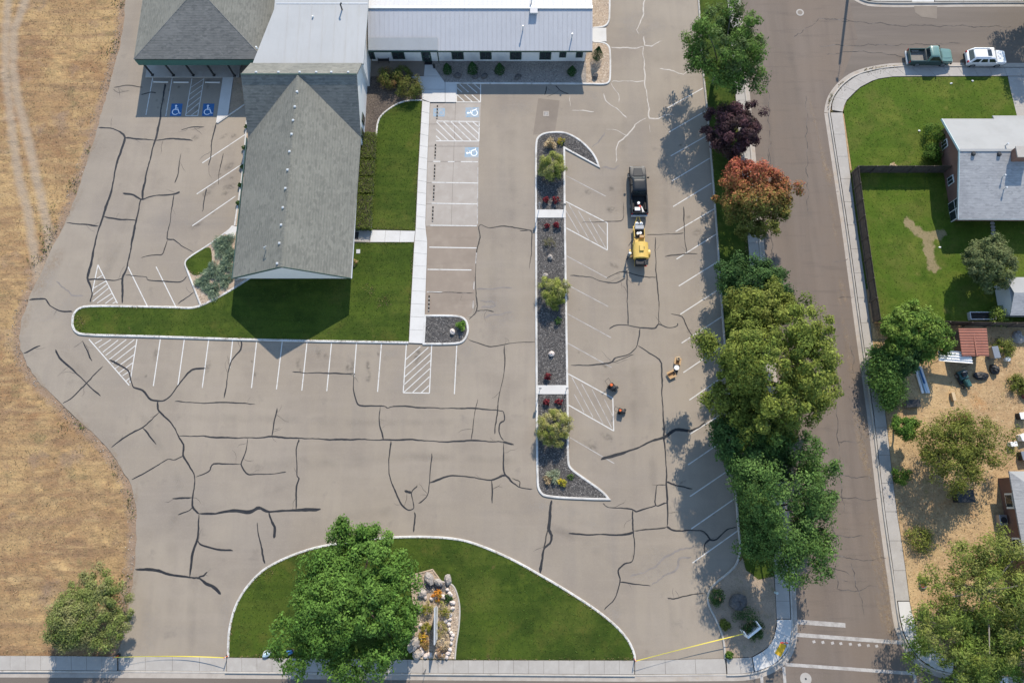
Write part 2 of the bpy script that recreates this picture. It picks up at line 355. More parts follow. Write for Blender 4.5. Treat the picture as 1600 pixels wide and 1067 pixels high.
plain('paint_darkgreen', (0.025, 0.055, 0.042), .28, spec=.6, coat=.6, var=.05)
plain('paint_green_lit', (0.105, 0.195, 0.165), .3, spec=.6, coat=.6, var=.05)  # the dark green truck paint with sunlight and sky sheen put into its colour
plain('paint_carwhite', (0.70, 0.71, 0.71), .28, spec=.6, coat=.6, var=.03)
plain('bed_liner', (0.022, 0.021, 0.020), .85)
plain('bed_worn', (0.20, 0.185, 0.165), .8, var=.25)
plain('tan_plastic', (0.52, 0.39, 0.23), .6)
plain('teal_paint', (0.035, 0.10, 0.095), .4)
plain('maroon', (0.16, 0.03, 0.028), .6)
plain('headlight', (0.65, 0.66, 0.66), .15, spec=.7)
plain('taillight', (0.38, 0.02, 0.02), .25, spec=.6)
for nm, tr in (('leaf', .28), ('leaf_conifer', .12)):
    layered(nm, (0.06, 0.1, 0.02), [], rough=.75, spec=.15, vcol='Col', transl=tr)

def decal(name, c, strength, nscale=2.0, streak=(1, 1, 1)):
    """thin soft-edged deposit on the asphalt (oil, rubber, silt): density falls off from the middle of its own unit sheet"""
    m = bpy.data.materials.new(name); m.use_nodes = True; nt = m.node_tree; L = nt.links
    bs = nt.nodes['Principled BSDF']; bs.inputs['Base Color'].default_value = (*c, 1); bs.inputs['Roughness'].default_value = .8
    tc = _node(nt, 'ShaderNodeTexCoord'); ln = _node(nt, 'ShaderNodeVectorMath', operation='LENGTH'); L.new(tc.outputs['Object'], ln.inputs[0])
    mr = _node(nt, 'ShaderNodeMapRange'); mr.interpolation_type = 'SMOOTHSTEP'; mr.inputs['From Min'].default_value = 1.0; mr.inputs['From Max'].default_value = .1; mr.inputs['To Max'].default_value = strength; L.new(ln.outputs['Value'], mr.inputs['Value'])
    geo = _node(nt, 'ShaderNodeNewGeometry'); mp = _node(nt, 'ShaderNodeMapping'); mp.inputs['Scale'].default_value = streak; L.new(geo.outputs['Position'], mp.inputs['Vector'])
    nz = _node(nt, 'ShaderNodeTexNoise'); nz.inputs['Scale'].default_value = nscale; nz.inputs['Detail'].default_value = 6; L.new(mp.outputs[0], nz.inputs['Vector'])
    n2 = _node(nt, 'ShaderNodeMapRange'); n2.inputs['From Min'].default_value = .36; n2.inputs['From Max'].default_value = .66; L.new(nz.outputs['Fac'], n2.inputs['Value'])
    mu = _node(nt, 'ShaderNodeMath', operation='MULTIPLY'); L.new(mr.outputs[0], mu.inputs[0]); L.new(n2.outputs[0], mu.inputs[1]); L.new(mu.outputs[0], bs.inputs['Alpha'])
    MATS[name] = m
decal('oil_deposit', (0.065, 0.058, 0.052), .38, 3.0)
decal('tyre_rubber', (0.12, 0.108, 0.098), .10, .5)
decal('silt', (0.36, 0.32, 0.275), .30, .5)
decal('straw_dust', (0.34, 0.25, 0.165), .38, 2.5)

# ------------------------------------------------------------------ mesh helpers
class MB:
    def __init__(self):
        self.v = []; self.f = []
    def add(self, vs, fs):
        n = len(self.v)
        self.v += [tuple(p) for p in vs]
        self.f += [tuple(i + n for i in f) for f in fs]
        return self
    def box(self, c, s, rz=0.0, M=None):
        x, y, z = s[0] / 2, s[1] / 2, s[2] / 2
        ca, sa = math.cos(rz), math.sin(rz)
        vs = []
        for dz in (-z, z):
            for dx, dy in ((-x, -y), (x, -y), (x, y), (-x, y)):
                p = Vector((c[0] + dx * ca - dy * sa, c[1] + dx * sa + dy * ca, c[2] + dz))
                vs.append(M @ p if M else p)
        return self.add(vs, [(3, 2, 1, 0), (4, 5, 6, 7), (0, 1, 5, 4), (1, 2, 6, 5), (2, 3, 7, 6), (3, 0, 4, 7)])
    def bevbox(self, c, s, b, rz=0.0):
        """box whose vertical and top edges are chamfered"""
        x, y = s[0] / 2, s[1] / 2
        z0, z1 = c[2] - s[2] / 2, c[2] + s[2] / 2
        ca, sa = math.cos(rz), math.sin(rz)
        def ring(hx, hy, bb, z):
            pts = [(-hx + bb, -hy), (hx - bb, -hy), (hx, -hy + bb), (hx, hy - bb), (hx - bb, hy), (-hx + bb, hy), (-hx, hy - bb), (-hx, -hy + bb)]
            return [(c[0] + a * ca - d * sa, c[1] + a * sa + d * ca, z) for a, d in pts]
        return self.loft([ring(x, y, b, z0), ring(x, y, b, z1 - b), ring(x - b, y - b, b * .6, z1)])
    def loft(self, rings, caps=True, closed=True):
        n = len(rings[0]); fs = []
        vs = [p for r in rings for p in r]
        for i in range(len(rings) - 1):
            for j in range(n if closed else n - 1):
                k = (j + 1) % n
                fs.append((i * n + j, i * n + k, (i + 1) * n + k, (i + 1) * n + j))
        if caps:
            fs.append(tuple(reversed(range(n))))
            fs.append(tuple((len(rings) - 1) * n + j for j in range(n)))
        return self.add(vs, fs)
    def cyl(self, p0, p1, r0, r1=None, n=8, caps=True):
        r1 = r0 if r1 is None else r1
        p0, p1 = Vector(p0), Vector(p1)
        d = (p1 - p0).normalized()
        a = d.orthogonal().normalized(); b = d.cross(a)
        R = [[p + (a * math.cos(2 * math.pi * i / n) + b * math.sin(2 * math.pi * i / n)) * r for i in range(n)] for p, r in ((p0, r0), (p1, r1))]
        return self.loft(R, caps)
    def tube(self, path, rad, n=6, caps=True):
        path = [Vector(p) for p in path]
        rings = []
        ref = None
        for i, p in enumerate(path):
            d = (path[min(i + 1, len(path) - 1)] - path[max(i - 1, 0)]).normalized()
            if ref is None:
                ref = d.orthogonal().normalized()
            a = (ref - d * ref.dot(d)).normalized(); b = d.cross(a); ref = a
            r = rad[i] if isinstance(rad, (list, tuple)) else rad
            rings.append([p + (a * math.cos(2 * math.pi * k / n) + b * math.sin(2 * math.pi * k / n)) * r for k in range(n)])
        return self.loft(rings, caps)
    def prism(self, poly, z0, z1):
        """poly: list of (x, y); caps are triangulated so that hollow outlines work"""
        n = len(poly)
        tris = tessellate_polygon([[Vector((p[0], p[1], 0)) for p in poly]])
        vs = [(p[0], p[1], z0) for p in poly] + [(p[0], p[1], z1) for p in poly]
        fs = []
        for t in tris:
            a, b, c = [Vector((poly[i][0], poly[i][1], 0)) for i in t]
            t = tuple(t) if (b - a).cross(c - a).z > 0 else tuple(reversed(t))
            fs.append(tuple(i + n for i in t))
        area = sum(poly[i][0] * poly[(i + 1) % n][1] - poly[(i + 1) % n][0] * poly[i][1] for i in range(n))
        for i in range(n):
            j = (i + 1) % n
            fs.append((i, j, j + n, i + n) if area > 0 else (j, i, i + n, j + n))
        return self.add(vs, fs)
    def sheet(self, poly, z):
        n = len(poly)
        fs = []
        for t in tessellate_polygon([[Vector((p[0], p[1], 0)) for p in poly]]):
            a, b, c = [Vector((poly[i][0], poly[i][1], 0)) for i in t]
            fs.append(tuple(t) if (b - a).cross(c - a).z > 0 else tuple(reversed(t)))
        return self.add([(p[0], p[1], z) for p in poly], fs)
    def slab3(self, pts, th):
        """planar 3D polygon extruded straight down"""
        n = len(pts)
        vs = [tuple(p) for p in pts] + [(p[0], p[1], p[2] - th) for p in pts]
        area = sum(pts[i][0] * pts[(i + 1) % n][1] - pts[(i + 1) % n][0] * pts[i][1] for i in range(n))
        top = tuple(range(n)) if area > 0 else tuple(reversed(range(n)))
        fs = [top, tuple(reversed([i + n for i in top]))]
        for i in range(n):
            j = (i + 1) % n
            fs.append((i + n, j + n, j, i) if area > 0 else (i, j, j + n, i + n))
        return self.add(vs, fs)
    def ball(self, c, r, seg=10, rings=6, sc=(1, 1, 1), jit=0.0, rr=None, flat=None):
        R = []
        for i in range(rings + 1):
            th = math.pi * i / rings
            ring = []
            for k in range(seg):
                ph = 2 * math.pi * k / seg
                q = 1 + ((rr.random() - .5) * 2 * jit if rr else 0)
                z = -math.cos(th)
                if flat is not None:
                    z = max(z, flat)
                rad = max(math.sin(th), .02)
                ring.append((c[0] + r * sc[0] * q * rad * math.cos(ph), c[1] + r * sc[1] * q * rad * math.sin(ph), c[2] + r * sc[2] * q * z))
            R.append(ring)
        return self.loft(R)
    def build(self, name, mat=None, parent=None, world=False, smooth=False, **tags):
        me = bpy.data.meshes.new(name)
        v = self.v
        if world and parent is not None:
            l = parent.location
            v = [(p[0] - l.x, p[1] - l.y, p[2] - l.z) for p in v]
        me.from_pydata(v, [], self.f)
        me.update()
        if smooth:
            me.shade_smooth()
            me.set_sharp_from_angle(angle=math.radians(38))
        return link(name, me, mat, parent, **tags)
def link(name, me, mat=None, parent=None, loc=None, label=None, cat=None, group=None, kind=None):
    if mat and not me.materials:
        me.materials.append(MATS[mat] if isinstance(mat, str) else mat)
    o = bpy.data.objects.new(name, me)
    COL.objects.link(o)
    if parent is not None:
        o.parent = parent
    if loc is not None:
        o.location = loc
    tag(o, label, cat, group, kind)
    return o
def tag(o, label=None, cat=None, group=None, kind=None):
    for k, v in (('label', label), ('category', cat), ('group', group), ('kind', kind)):
        if v is not None:
            o[k] = v
    return o
def thing(name, loc, label, cat, group=None, rz=0.0):
    o = bpy.data.objects.new(name, None)
    o.empty_display_size = .3
    COL.objects.link(o)
    o.location = loc
    o.rotation_euler = (0, 0, rz)
    return tag(o, label, cat, group)
def struct(name, mb, mat, label=None, smooth=False):
    return mb.build(name, mat, None, smooth=smooth, kind='structure', label=label)
def copy_tree(o, parent=None):
    c = o.copy()
    COL.objects.link(c)
    if parent is not None:
        c.parent = parent
    for ch in list(o.children):
        copy_tree(ch, c)
    return c
def chaikin(pts, it=2, closed=True):
    """rounds an outline; points given as (x, y, 1) stay sharp corners"""
    pts = [(p[0], p[1], p[2] if len(p) > 2 else 0) for p in pts]
    for _ in range(it):
        out = []
        n = len(pts)
        for i, p in enumerate(pts):
            if p[2] or (not closed and i in (0, n - 1)):
                out.append(p); continue
            a, b = pts[i - 1], pts[(i + 1) % n]
            out.append((p[0] * .75 + a[0] * .25, p[1] * .75 + a[1] * .25, 0))
            out.append((p[0] * .75 + b[0] * .25, p[1] * .75 + b[1] * .25, 0))
        pts = out
    return [(p[0], p[1]) for p in pts]
def through(pts, n=4):
    """smooth line that passes through every given point"""
    out = []
    for i in range(len(pts) - 1):
        p0, p1, p2, p3 = pts[max(i - 1, 0)], pts[i], pts[i + 1], pts[min(i + 2, len(pts) - 1)]
        for k in range(n):
            t = k / n
            out.append(tuple((p1[j] + (p2[j] - p1[j]) * (t * t * (3 - 2 * t)) + .35 * ((p2[j] - p0[j]) * (t ** 3 - 2 * t * t + t) + (p3[j] - p1[j]) * (t ** 3 - t * t))) for j in (0, 1)))
    out.append(tuple(pts[-1][:2]))
    return out
def offset_line(pts, d, closed):
    n = len(pts); out = []
    for i in range(n):
        p = Vector(pts[i][:2])
        a = Vector(pts[(i - 1) % n][:2]) if (closed or i > 0) else p
        b = Vector(pts[(i + 1) % n][:2]) if (closed or i < n - 1) else p
        d1 = (p - a); d2 = (b - p)
        if d1.length < 1e-6: d1 = d2
        if d2.length < 1e-6: d2 = d1
        d1 = d1.normalized(); d2 = d2.normalized()
        n1 = Vector((-d1.y, d1.x)); n2 = Vector((-d2.y, d2.x))
        m = (n1 + n2)
        m = n1 if m.length < .2 else m.normalized()
        k = 1 / max(m.dot(n1), .45)
        out.append((p.x + m.x * d * k, p.y + m.y * d * k))
    return out
def kerb(name, pts, closed, w=.26, h=.13, mat='kerb_white', parent=None, side=0.0):
    """kerb along a line of world points; rounded top"""
    pts = [(p[0], p[1]) for p in pts]
    prof = [(-w / 2, -.02), (-w / 2, h - .03), (-w / 2 + .035, h), (w / 2 - .035, h), (w / 2, h - .03), (w / 2, -.02)]
    lines = [offset_line(pts, a + side, closed) for a, z in prof]
    rings = [[(lines[j][i][0], lines[j][i][1], prof[j][1]) for j in range(len(prof))] for i in range(len(pts))]
    mb = MB()
    if closed:
        rings.append(rings[0]); mb.loft(rings, caps=False, closed=False)
    else:
        mb.loft(rings, caps=True, closed=False)
    return mb.build(name, mat, parent, world=True)
def ribbon_mesh(pts, w, z, wob=0.0, taper=True, step=.28, rr=rnd, wvar=.35):
    """painted or sealed line along world points"""
    P2 = []
    for i in range(len(pts) - 1):
        a, b = Vector(pts[i][:2]), Vector(pts[i + 1][:2])
        n = max(1, int((b - a).length / step)) if wob else 1
        for k in range(n):
            P2.append(a.lerp(b, k / n))
    P2.append(Vector(pts[-1][:2]))
    n = len(P2); out = []
    ph = rr.random() * 6
    for i, p in enumerate(P2):
        d = (P2[min(i + 1, n - 1)] - P2[max(i - 1, 0)])
        d = d.normalized() if d.length > 1e-9 else Vector((1, 0))
        nn = Vector((-d.y, d.x))
        q = p + nn * (wob * (rr.random() - .5) * 2 + wob * 1.2 * math.sin(i * .37 + ph) + wob * 1.2 * math.sin(i * .83 + ph * 1.7)) if 0 < i < n - 1 else p
        ww = w * (1 + wvar * (.5 * (rr.random() - .5) * 2 + .9 * math.sin(i * .31 + ph * 2.3))) if wob else w
        if taper and wob and i in (0, n - 1): ww *= .35
        out.append((q + nn * ww / 2, q - nn * ww / 2))
    vs = [(a.x, a.y, z) for a, b in out] + [(b.x, b.y, z) for a, b in out]
    fs = [(i + n, i + 1 + n, i + 1, i) for i in range(n - 1)]
    return vs, fs
def offs(px):
    return [tuple(p) for p in px]

# ================================================================== THE SETTING
def inpoly(X, Y, poly):
    c = np.zeros(X.shape, bool)
    n = len(poly)
    for i in range(n):
        x0, y0 = poly[i][0], poly[i][1]; x1, y1 = poly[(i + 1) % n][0], poly[(i + 1) % n][1]
        if y0 == y1: continue
        m = ((y0 > Y) != (y1 > Y)) & (X < (x1 - x0) * (Y - y0) / (y1 - y0) + x0)
        c ^= m
    return c
def dist_line(X, Y, pts):
    d = np.full(X.shape, 1e9)
    for i in range(len(pts) - 1):
        x0, y0 = pts[i][0], pts[i][1]; x1, y1 = pts[i + 1][0], pts[i + 1][1]
        dx, dy = x1 - x0, y1 - y0
        t = np.clip(((X - x0) * dx + (Y - y0) * dy) / (dx * dx + dy * dy + 1e-9), 0, 1)
        d = np.minimum(d, np.hypot(X - x0 - t * dx, Y - y0 - t * dy))
    return d
def vnoise(X, Y, s, seed=0):
    """cheap smooth value noise"""
    r = np.random.RandomState(seed)
    T = r.rand(64, 64)
    x = X * s + 1000; y = Y * s + 1000
    xi = np.floor(x).astype(int); yi = np.floor(y).astype(int)
    fx = x - xi; fy = y - yi
    fx = fx * fx * (3 - 2 * fx); fy = fy * fy * (3 - 2 * fy)
    g = lambda a, b: T[a % 64, b % 64]
    return (g(xi, yi) * (1 - fx) + g(xi + 1, yi) * fx) * (1 - fy) + (g(xi, yi + 1) * (1 - fx) + g(xi + 1, yi + 1) * fx) * fy
def grid_mesh(name, x0, x1, y0, y1, step, zf, attrs, mat, keep=None, **tags):
    xs = np.arange(x0, x1 + step, step); ys = np.arange(y0, y1 + step, step)
    X, Y = np.meshgrid(xs, ys)
    Z = zf(X, Y)
    nx, ny = len(xs), len(ys)
    idx = np.arange(nx * ny).reshape(ny, nx)
    q = np.stack([idx[:-1, :-1], idx[:-1, 1:], idx[1:, 1:], idx[1:, :-1]], -1).reshape(-1, 4)
    if keep is not None:
        k = keep(X, Y).reshape(-1)
        q = q[k[q].any(1)]
    me = bpy.data.meshes.new(name)
    me.from_pydata(np.stack([X, Y, Z], -1).reshape(-1, 3).tolist(), [], q.tolist())
    for an, fn in attrs.items():
        a = me.attributes.new(an, 'FLOAT', 'POINT')
        a.data.foreach_set('value', fn(X, Y).reshape(-1).astype(np.float32))
    me.update()
    return link(name, me, mat, None, kind='structure', **tags)

# ---- ground far around
gb = MB(); gb.sheet([(-900, -900), (900, -900), (900, 900), (-900, 900)], -.16)
struct('ground', gb, 'yard_dirt')

# ---- asphalt lot outline (west edge, then east edge)
west = [(203, -150), (201, -60), (197, 0), (190, 63), (177, 114), (157, 182), (132, 270), (104, 346), (83, 384), (66, 422), (50, 455), (38, 485), (31, 510), (30, 540), (35, 553), (48, 581), (66, 603), (97, 631), (131, 664), (172, 701), (188, 730), (202, 750), (209, 773), (213, 800), (214, 820), (211, 880), (206, 918), (199, 954), (192, 994), (185, 1025)]
westc = chaikin(west, 2, False)
east = [(1133, 1028), (1131, 1002), (1126, 984), (1117, 964), (1107, 946), (1105, 929), (1114, 913), (1139, 894), (1152, 880), (1157, 858), (1154, 830), (1150, 775), (1145, 692), (1130, 510), (1125, 434), (1120, 364), (1113, 268), (1104, 162), (1100, 127), (1098, 106), (1094, 40), (1090, -20), (1083, -150)]
eastc = chaikin(east, 2, False)
westW = [tuple(p[:2]) for p in PP(westc)]
# ragged asphalt edge against the field
wj = []
for i, p in enumerate(westW[:-1]):
    q = westW[i + 1]
    n = max(1, int(math.dist(p, q) / .5))
    for k in range(n):
        t = k / n
        wj.append((p[0] + (q[0] - p[0]) * t + rnd.uniform(-.09, .09), p[1] + (q[1] - p[1]) * t + rnd.uniform(-.06, .06)))
wj.append(westW[-1])
eastW = [tuple(p[:2]) for p in PP(eastc)]
lot = MB(); lot.prism(wj + [tuple(P(360, 1026)[:2]), tuple(P(992, 1031)[:2])] + eastW, -.14, 0.0)
LOT = struct('parking_lot', lot, 'asphalt_lot', 'sun bleached grey asphalt parking lot with black sealed cracks')

# ---- dry field west of the lot
rut = [PP([(15, -60), (12, 0), (8, 63), (8, 109), (15, 177), (25, 255), (30, 285), (43, 333), (51, 384), (60, 432)]), PP([(60, -60), (40, 0), (20, 50), (20, 109), (28, 162), (43, 215), (53, 265), (66, 321), (75, 359), (78, 400), (66, 440)])]
edge = PP(westc)
def f_track(X, Y):
    d = np.minimum(dist_line(X, Y, rut[0]), dist_line(X, Y, rut[1]))
    return np.clip(1.3 - d / .62, 0, 1) * .9 + .22 * np.clip(1.3 - np.minimum(dist_line(X, Y, rut[0]), dist_line(X, Y, rut[1])) / 1.8, 0, 1)
mowc = P(135, 850)
def f_mow(X, Y):
    d = np.hypot((X - mowc.x) * .8, Y - mowc.y) + .5 * vnoise(X, Y, .3, 77)
    ring = (.5 + .5 * np.sin(d * 2 * math.pi / 1.15)) * np.clip((11 - d) / 3, 0, 1) * np.clip((Y - P(0, 905).y) / 2 + .3, 0, 1)
    rows = (.5 + .5 * np.sin((Y + .6 * vnoise(X, Y, .15, 78)) * 2 * math.pi / 1.25)) * np.clip((P(0, 880).y - Y) / 2, 0, 1)
    return ring * .75 + rows
def f_verge(X, Y):
    return np.clip(1.1 - dist_line(X, Y, edge) / 1.5, 0, 1)
def f_zfield(X, Y):
    z = -.115 + .09 * vnoise(X, Y, .6, 1) * vnoise(X, Y, 2.1, 2) * 1.6 + .05 * vnoise(X, Y, 1.5, 3)
    d = dist_line(X, Y, edge)
    return np.minimum(z, -.03 + .02 * np.clip(d, 0, 3)) - .03 * np.clip(f_track(X, Y), 0, 1)
FX0, FX1 = -82, P(214, 815).x + 2
SWL = P(0, 1024).y
TOPY = P(0, -120).y
fieldpoly = [(-95, SWL), (-95, TOPY)] + [(p[0] + 1.0, p[1]) for p in westW] 
FIELD = grid_mesh('dry_field', FX0, FX1, SWL - .2, TOPY, .28, f_zfield, dict(track=f_track, verge=f_verge, mow=f_mow), 'dry_field',
                  keep=lambda X, Y: inpoly(X, Y, [(-95, SWL - 1), (-95, TOPY + 1)] + [(p[0] + 1.0, p[1]) for p in westW]), label='dry tan grass field with worn wheel tracks')

# ---- streets
roadL = [(1113, -330), (1130, -160), (1151, 0), (1188, 400), (1233, 873), (1237, 968), (1238, 990), (1233, 1013), (1223, 1029), (1203, 1043), (1180, 1051), (1156, 1054), (1135, 1054), (1090, 1054.5)]
roadR = [(1295, 177), (1309, 268), (1321, 346), (1334, 442), (1347, 538), (1362, 641), (1372, 730), (1380, 798), (1387, 848), (1397, 918), (1402, 959), (1407, 984), (1418, 1010), (1435, 1032), (1458, 1046), (1490, 1054), (1600, 1058), (1780, 1060)]
cornerN = [(1295, 177), (1297, 162), (1303, 148), (1317, 131), (1339, 116), (1377, 107), (1415, 104), (1575, 105), (1800, 106)]
topN = [(1306, -330), (1310, -100), (1318, -40), (1330, -10), (1345, 1), (1364, 6), (1450, 6), (1530, 5), (1800, 5)]
st = MB()
st.sheet([tuple(P(*p)[:2]) for p in roadL[:9]] + [tuple(P(*p)[:2]) for p in [(1230, 1067), (1230, 1120), (1470, 1120), (1470, 1047)]] + [tuple(P(*p)[:2]) for p in reversed(roadR[:15])] + [tuple(P(*p)[:2]) for p in [(1340, 60), (1318, -40), (1306, -330)]], -.004)
struct('street', st, 'asphalt_street', 'worn brown grey asphalt street running beside the tree strip')
st = MB()
st.sheet([tuple(P(*p)[:2]) for p in [(1290, 200), (1303, 147), (1339, 116), (1377, 107), (1415, 104), (1800, 106), (1800, 5), (1364, 6), (1330, -10), (1310, -60), (1297, -10)]], -.010)
struct('side_street', st, 'asphalt_cross', 'side street at the upper right where two vehicles are parked')
st = MB()
st.sheet([tuple(P(*p)[:2]) for p in [(-300, 1052), (1090, 1056), (1156, 1055), (1203, 1044), (1223, 1030), (1236, 1005), (1412, 1004), (1435, 1032), (1490, 1054), (1900, 1060), (1900, 1250), (-300, 1250)]], -.010)
struct('lower_street', st, 'asphalt_cross', 'street along the bottom edge of the photo')

# ---- kerbs and gutters of the streets
def road_kerb(name, px, side, w=.17, h=.14, gut=.48, mat='kerb_grey'):
    pts = [tuple(p[:2]) for p in PP(chaikin(px, 2, False))]
    k = kerb(name, pts, False, w, h, mat)
    tag(k, kind='structure')
    a = offset_line(pts, side * w * .5, False); b = offset_line(pts, side * (w * .5 + gut), False)
    n = len(pts)
    m = MB(); m.add([(p[0], p[1], .004) for p in a] + [(p[0], p[1], .001) for p in b], [(i, i + 1, i + 1 + n, i + n) if side < 0 else (i + n, i + 1 + n, i + 1, i) for i in range(n - 1)])
    m.build('gutter', 'gutter', k)
    return k
road_kerb('street_kerb', roadL[:-1] , 1)
road_kerb('street_kerb', roadR, -1)
road_kerb('street_kerb', cornerN, 1)
road_kerb('street_kerb', topN, -1)
road_kerb('street_kerb', [(-200, 1048), (100, 1048.5), (190, 1049)], -1, h=.14)
road_kerb('street_kerb', [(352, 1050), (700, 1053), (992, 1055)], -1, h=.14)
road_kerb('driveway_kerb', [(190, 1049), (352, 1050)], -1, h=.035)
road_kerb('driveway_kerb', [(992, 1055), (1135, 1054)], -1, h=.035)

# ---- sidewalks: every slab a part of its own
def strip_slabs(name, A, B, length, z=.12, mat='concrete', gap=.018, label=None, skip=None, base=True):
    """slabs between two edge lines given in photo points"""
    A = [Vector(p[:2]) for p in PP(A)]; B = [Vector(p[:2]) for p in PP(B)]
    def arc(L):
        s = [0]
        for i in range(len(L) - 1): s.append(s[-1] + (L[i + 1] - L[i]).length)
        return s
    sa, sb = arc(A), arc(B)
    def at(L, s, t):
        d = t * s[-1]
        for i in range(len(L) - 1):
            if d <= s[i + 1] + 1e-9:
                k = (d - s[i]) / max(s[i + 1] - s[i], 1e-9)
                return L[i].lerp(L[i + 1], k)
        return L[-1]
    n = max(1, int(round(max(sa[-1], sb[-1]) / length)))
    mb = MB()
    N = n * 2
    pa = [at(A, sa, i / N) for i in range(N + 1)]; pb = [at(B, sb, i / N) for i in range(N + 1)]
    mb.prism([(p.x, p.y) for p in pa] + [(p.x, p.y) for p in reversed(pb)], -.13, z - .02)
    par = mb.build(name, 'joint', None, kind='structure', label=label)
    for i in range(n):
        t0, t1 = i / n, (i + 1) / n
        m2 = .5 * (t0 + t1)
        q = [at(A, sa, t0), at(A, sa, m2), at(A, sa, t1), at(B, sb, t1), at(B, sb, m2), at(B, sb, t0)]
        c = sum(q, Vector((0, 0))) / 6
        q = [c + (p - c) * (1 - gap / max((p - c).length, .1)) for p in q]
        dz = rnd.uniform(-.004, .004)
        s = MB(); s.prism([(p.x, p.y) for p in q], z - .06, z + dz)
        s.build('slab', mat, par)
    return par
# east side of the street
swR_in = [(1297, 177), (1311, 268), (1323, 346), (1336, 442), (1349, 538), (1364, 641), (1374, 730), (1382, 798), (1389, 848), (1397, 905), (1399, 938)]
swR_out = [(1316, 177), (1327, 268), (1337, 346), (1351, 442), (1363, 538), (1382, 641), (1392, 730), (1400, 798), (1408, 848), (1416, 905), (1420, 938)]
strip_slabs('sidewalk', swR_in, swR_out, 3.0, .125, label='grey sidewalk between the street and the wooden fence')
strip_slabs('sidewalk', [(1299, 173), (1300, 162), (1305, 149), (1318.5, 133), (1340, 118), (1377, 109), (1415, 106), (1572, 107), (1640, 107)],
            [(1316, 176), (1317, 168), (1322, 158), (1332, 147), (1344, 137), (1367, 125), (1392, 121), (1415, 120.5), (1572, 120), (1640, 120)][0:1] + [(1316.5, 172), (1321, 159), (1342, 138), (1367, 125), (1392, 121), (1415, 120.5), (1572, 120), (1640, 120)], 1.9, .125, label='curved corner sidewalk around the upper right lawn')
strip_slabs('sidewalk', [(1402, 939), (1404.5, 959), (1410, 984), (1420, 1008), (1437, 1030), (1459, 1044), (1490, 1052)], [(1420, 939), (1424, 959), (1434, 984), (1446, 1002), (1460, 1016), (1478, 1026), (1500, 1032)], 2.0, .126, 'concrete_new', label='bright new concrete corner ramp below the right hand tree')
# west side of the street
strip_slabs('sidewalk', [(1122, -160), (1136, 0), (1170, 400), (1206, 830), (1213, 966)], [(1130, -160), (1149.5, 0), (1186.5, 400), (1228, 830), (1234.5, 966)], 1.7, .126, label='sidewalk along the west kerb under the row of trees')
cr_out = [(1236, 967), (1236.5, 985), (1232, 1010), (1221.5, 1027), (1202, 1041), (1179, 1048.5)]
cr_in = [(1213, 967), (1213, 978), (1208, 998), (1200, 1010), (1190, 1018), (1175, 1026)]
strip_slabs('sidewalk', cr_in, cr_out, 1.9, .127, 'concrete_new', label='bright concrete corner ramp with yellow tactile pad at the crosswalk')
m = MB(); m.prism([tuple(P(x, y, .13)[:2]) for x, y in [(1220, 1003), (1229, 1008), (1220, 1026), (1210.5, 1020)]], .12, .142)
tp = m.build('tactile_pad', 'tactile_yellow', None, label='yellow tactile warning pad on the bright corner ramp', cat='tactile pad')
dm = MB(); dm.cyl((0, 0, 0), (0, 0, .012), .032, .02, 6)
me = None
for i in range(5):
    for j in range(9):
        a = P(1220, 1003, .14).lerp(P(1229, 1008, .14), (i + .5) / 5); b = P(1210.5, 1020, .14).lerp(P(1220, 1026, .14), (i + .5) / 5)
        p = a.lerp(b, (j + .5) / 9)
        if me is None:
            o = dm.build('dome', 'tactile_yellow', tp); me = o.data
        else:
            o = link('dome', me, None, tp)
        o.location = (p.x, p.y, .1425)
# bottom sidewalk
strip_slabs('sidewalk', [(-150, 1046), (100, 1046.5), (184, 1047)], [(-150, 1023.5), (100, 1024), (184, 1025)], 1.6, .12, label='bottom sidewalk left of the western driveway')
strip_slabs('driveway_apron', [(185, 1047), (354, 1048.5)], [(185, 1025.3), (354, 1026.3)], 3.0, .03, label='concrete driveway apron behind the sagging yellow tape at lower left')
strip_slabs('sidewalk', [(355, 1048.5), (700, 1051), (991, 1053)], [(355, 1026.5), (700, 1030.5), (991, 1031)], 1.55, .12, label='bottom sidewalk along the half round lawn')
strip_slabs('driveway_apron', [(992, 1053), (1135, 1052)], [(992, 1031.3), (1133, 1028.3)], 3.0, .03, label='concrete driveway apron under the straight yellow tape')
strip_slabs('sidewalk', [(1136, 1052), (1156, 1052), (1178, 1049)], [(1134.5, 1028), (1156, 1027), (1174, 1026)], 1.5, .12, label='short sidewalk piece left of the corner ramp')
# top right
strip_slabs('sidewalk', [(1350, -1), (1366, 4), (1424, 4)], [(1350, -16), (1366, -12), (1424, -12)], 1.9, .125, label='sidewalk at the top edge left of a driveway')
strip_slabs('driveway_apron', [(1424.5, 4), (1459.5, 4)], [(1424.5, -40), (1459.5, -40)], 1.9, .05, 'concrete_new', label='pale concrete driveway at the top edge of the photo')
strip_slabs('sidewalk', [(1460, 4), (1640, 3)], [(1460, -12), (1640, -12)], 1.9, .125, label='sidewalk at the top right edge')
strip_slabs('driveway', [(1574, 119), (1602, 268)], [(1660, 119), (1680, 268)], 2.2, .06, label='concrete driveway at the right edge of the upper lawn')

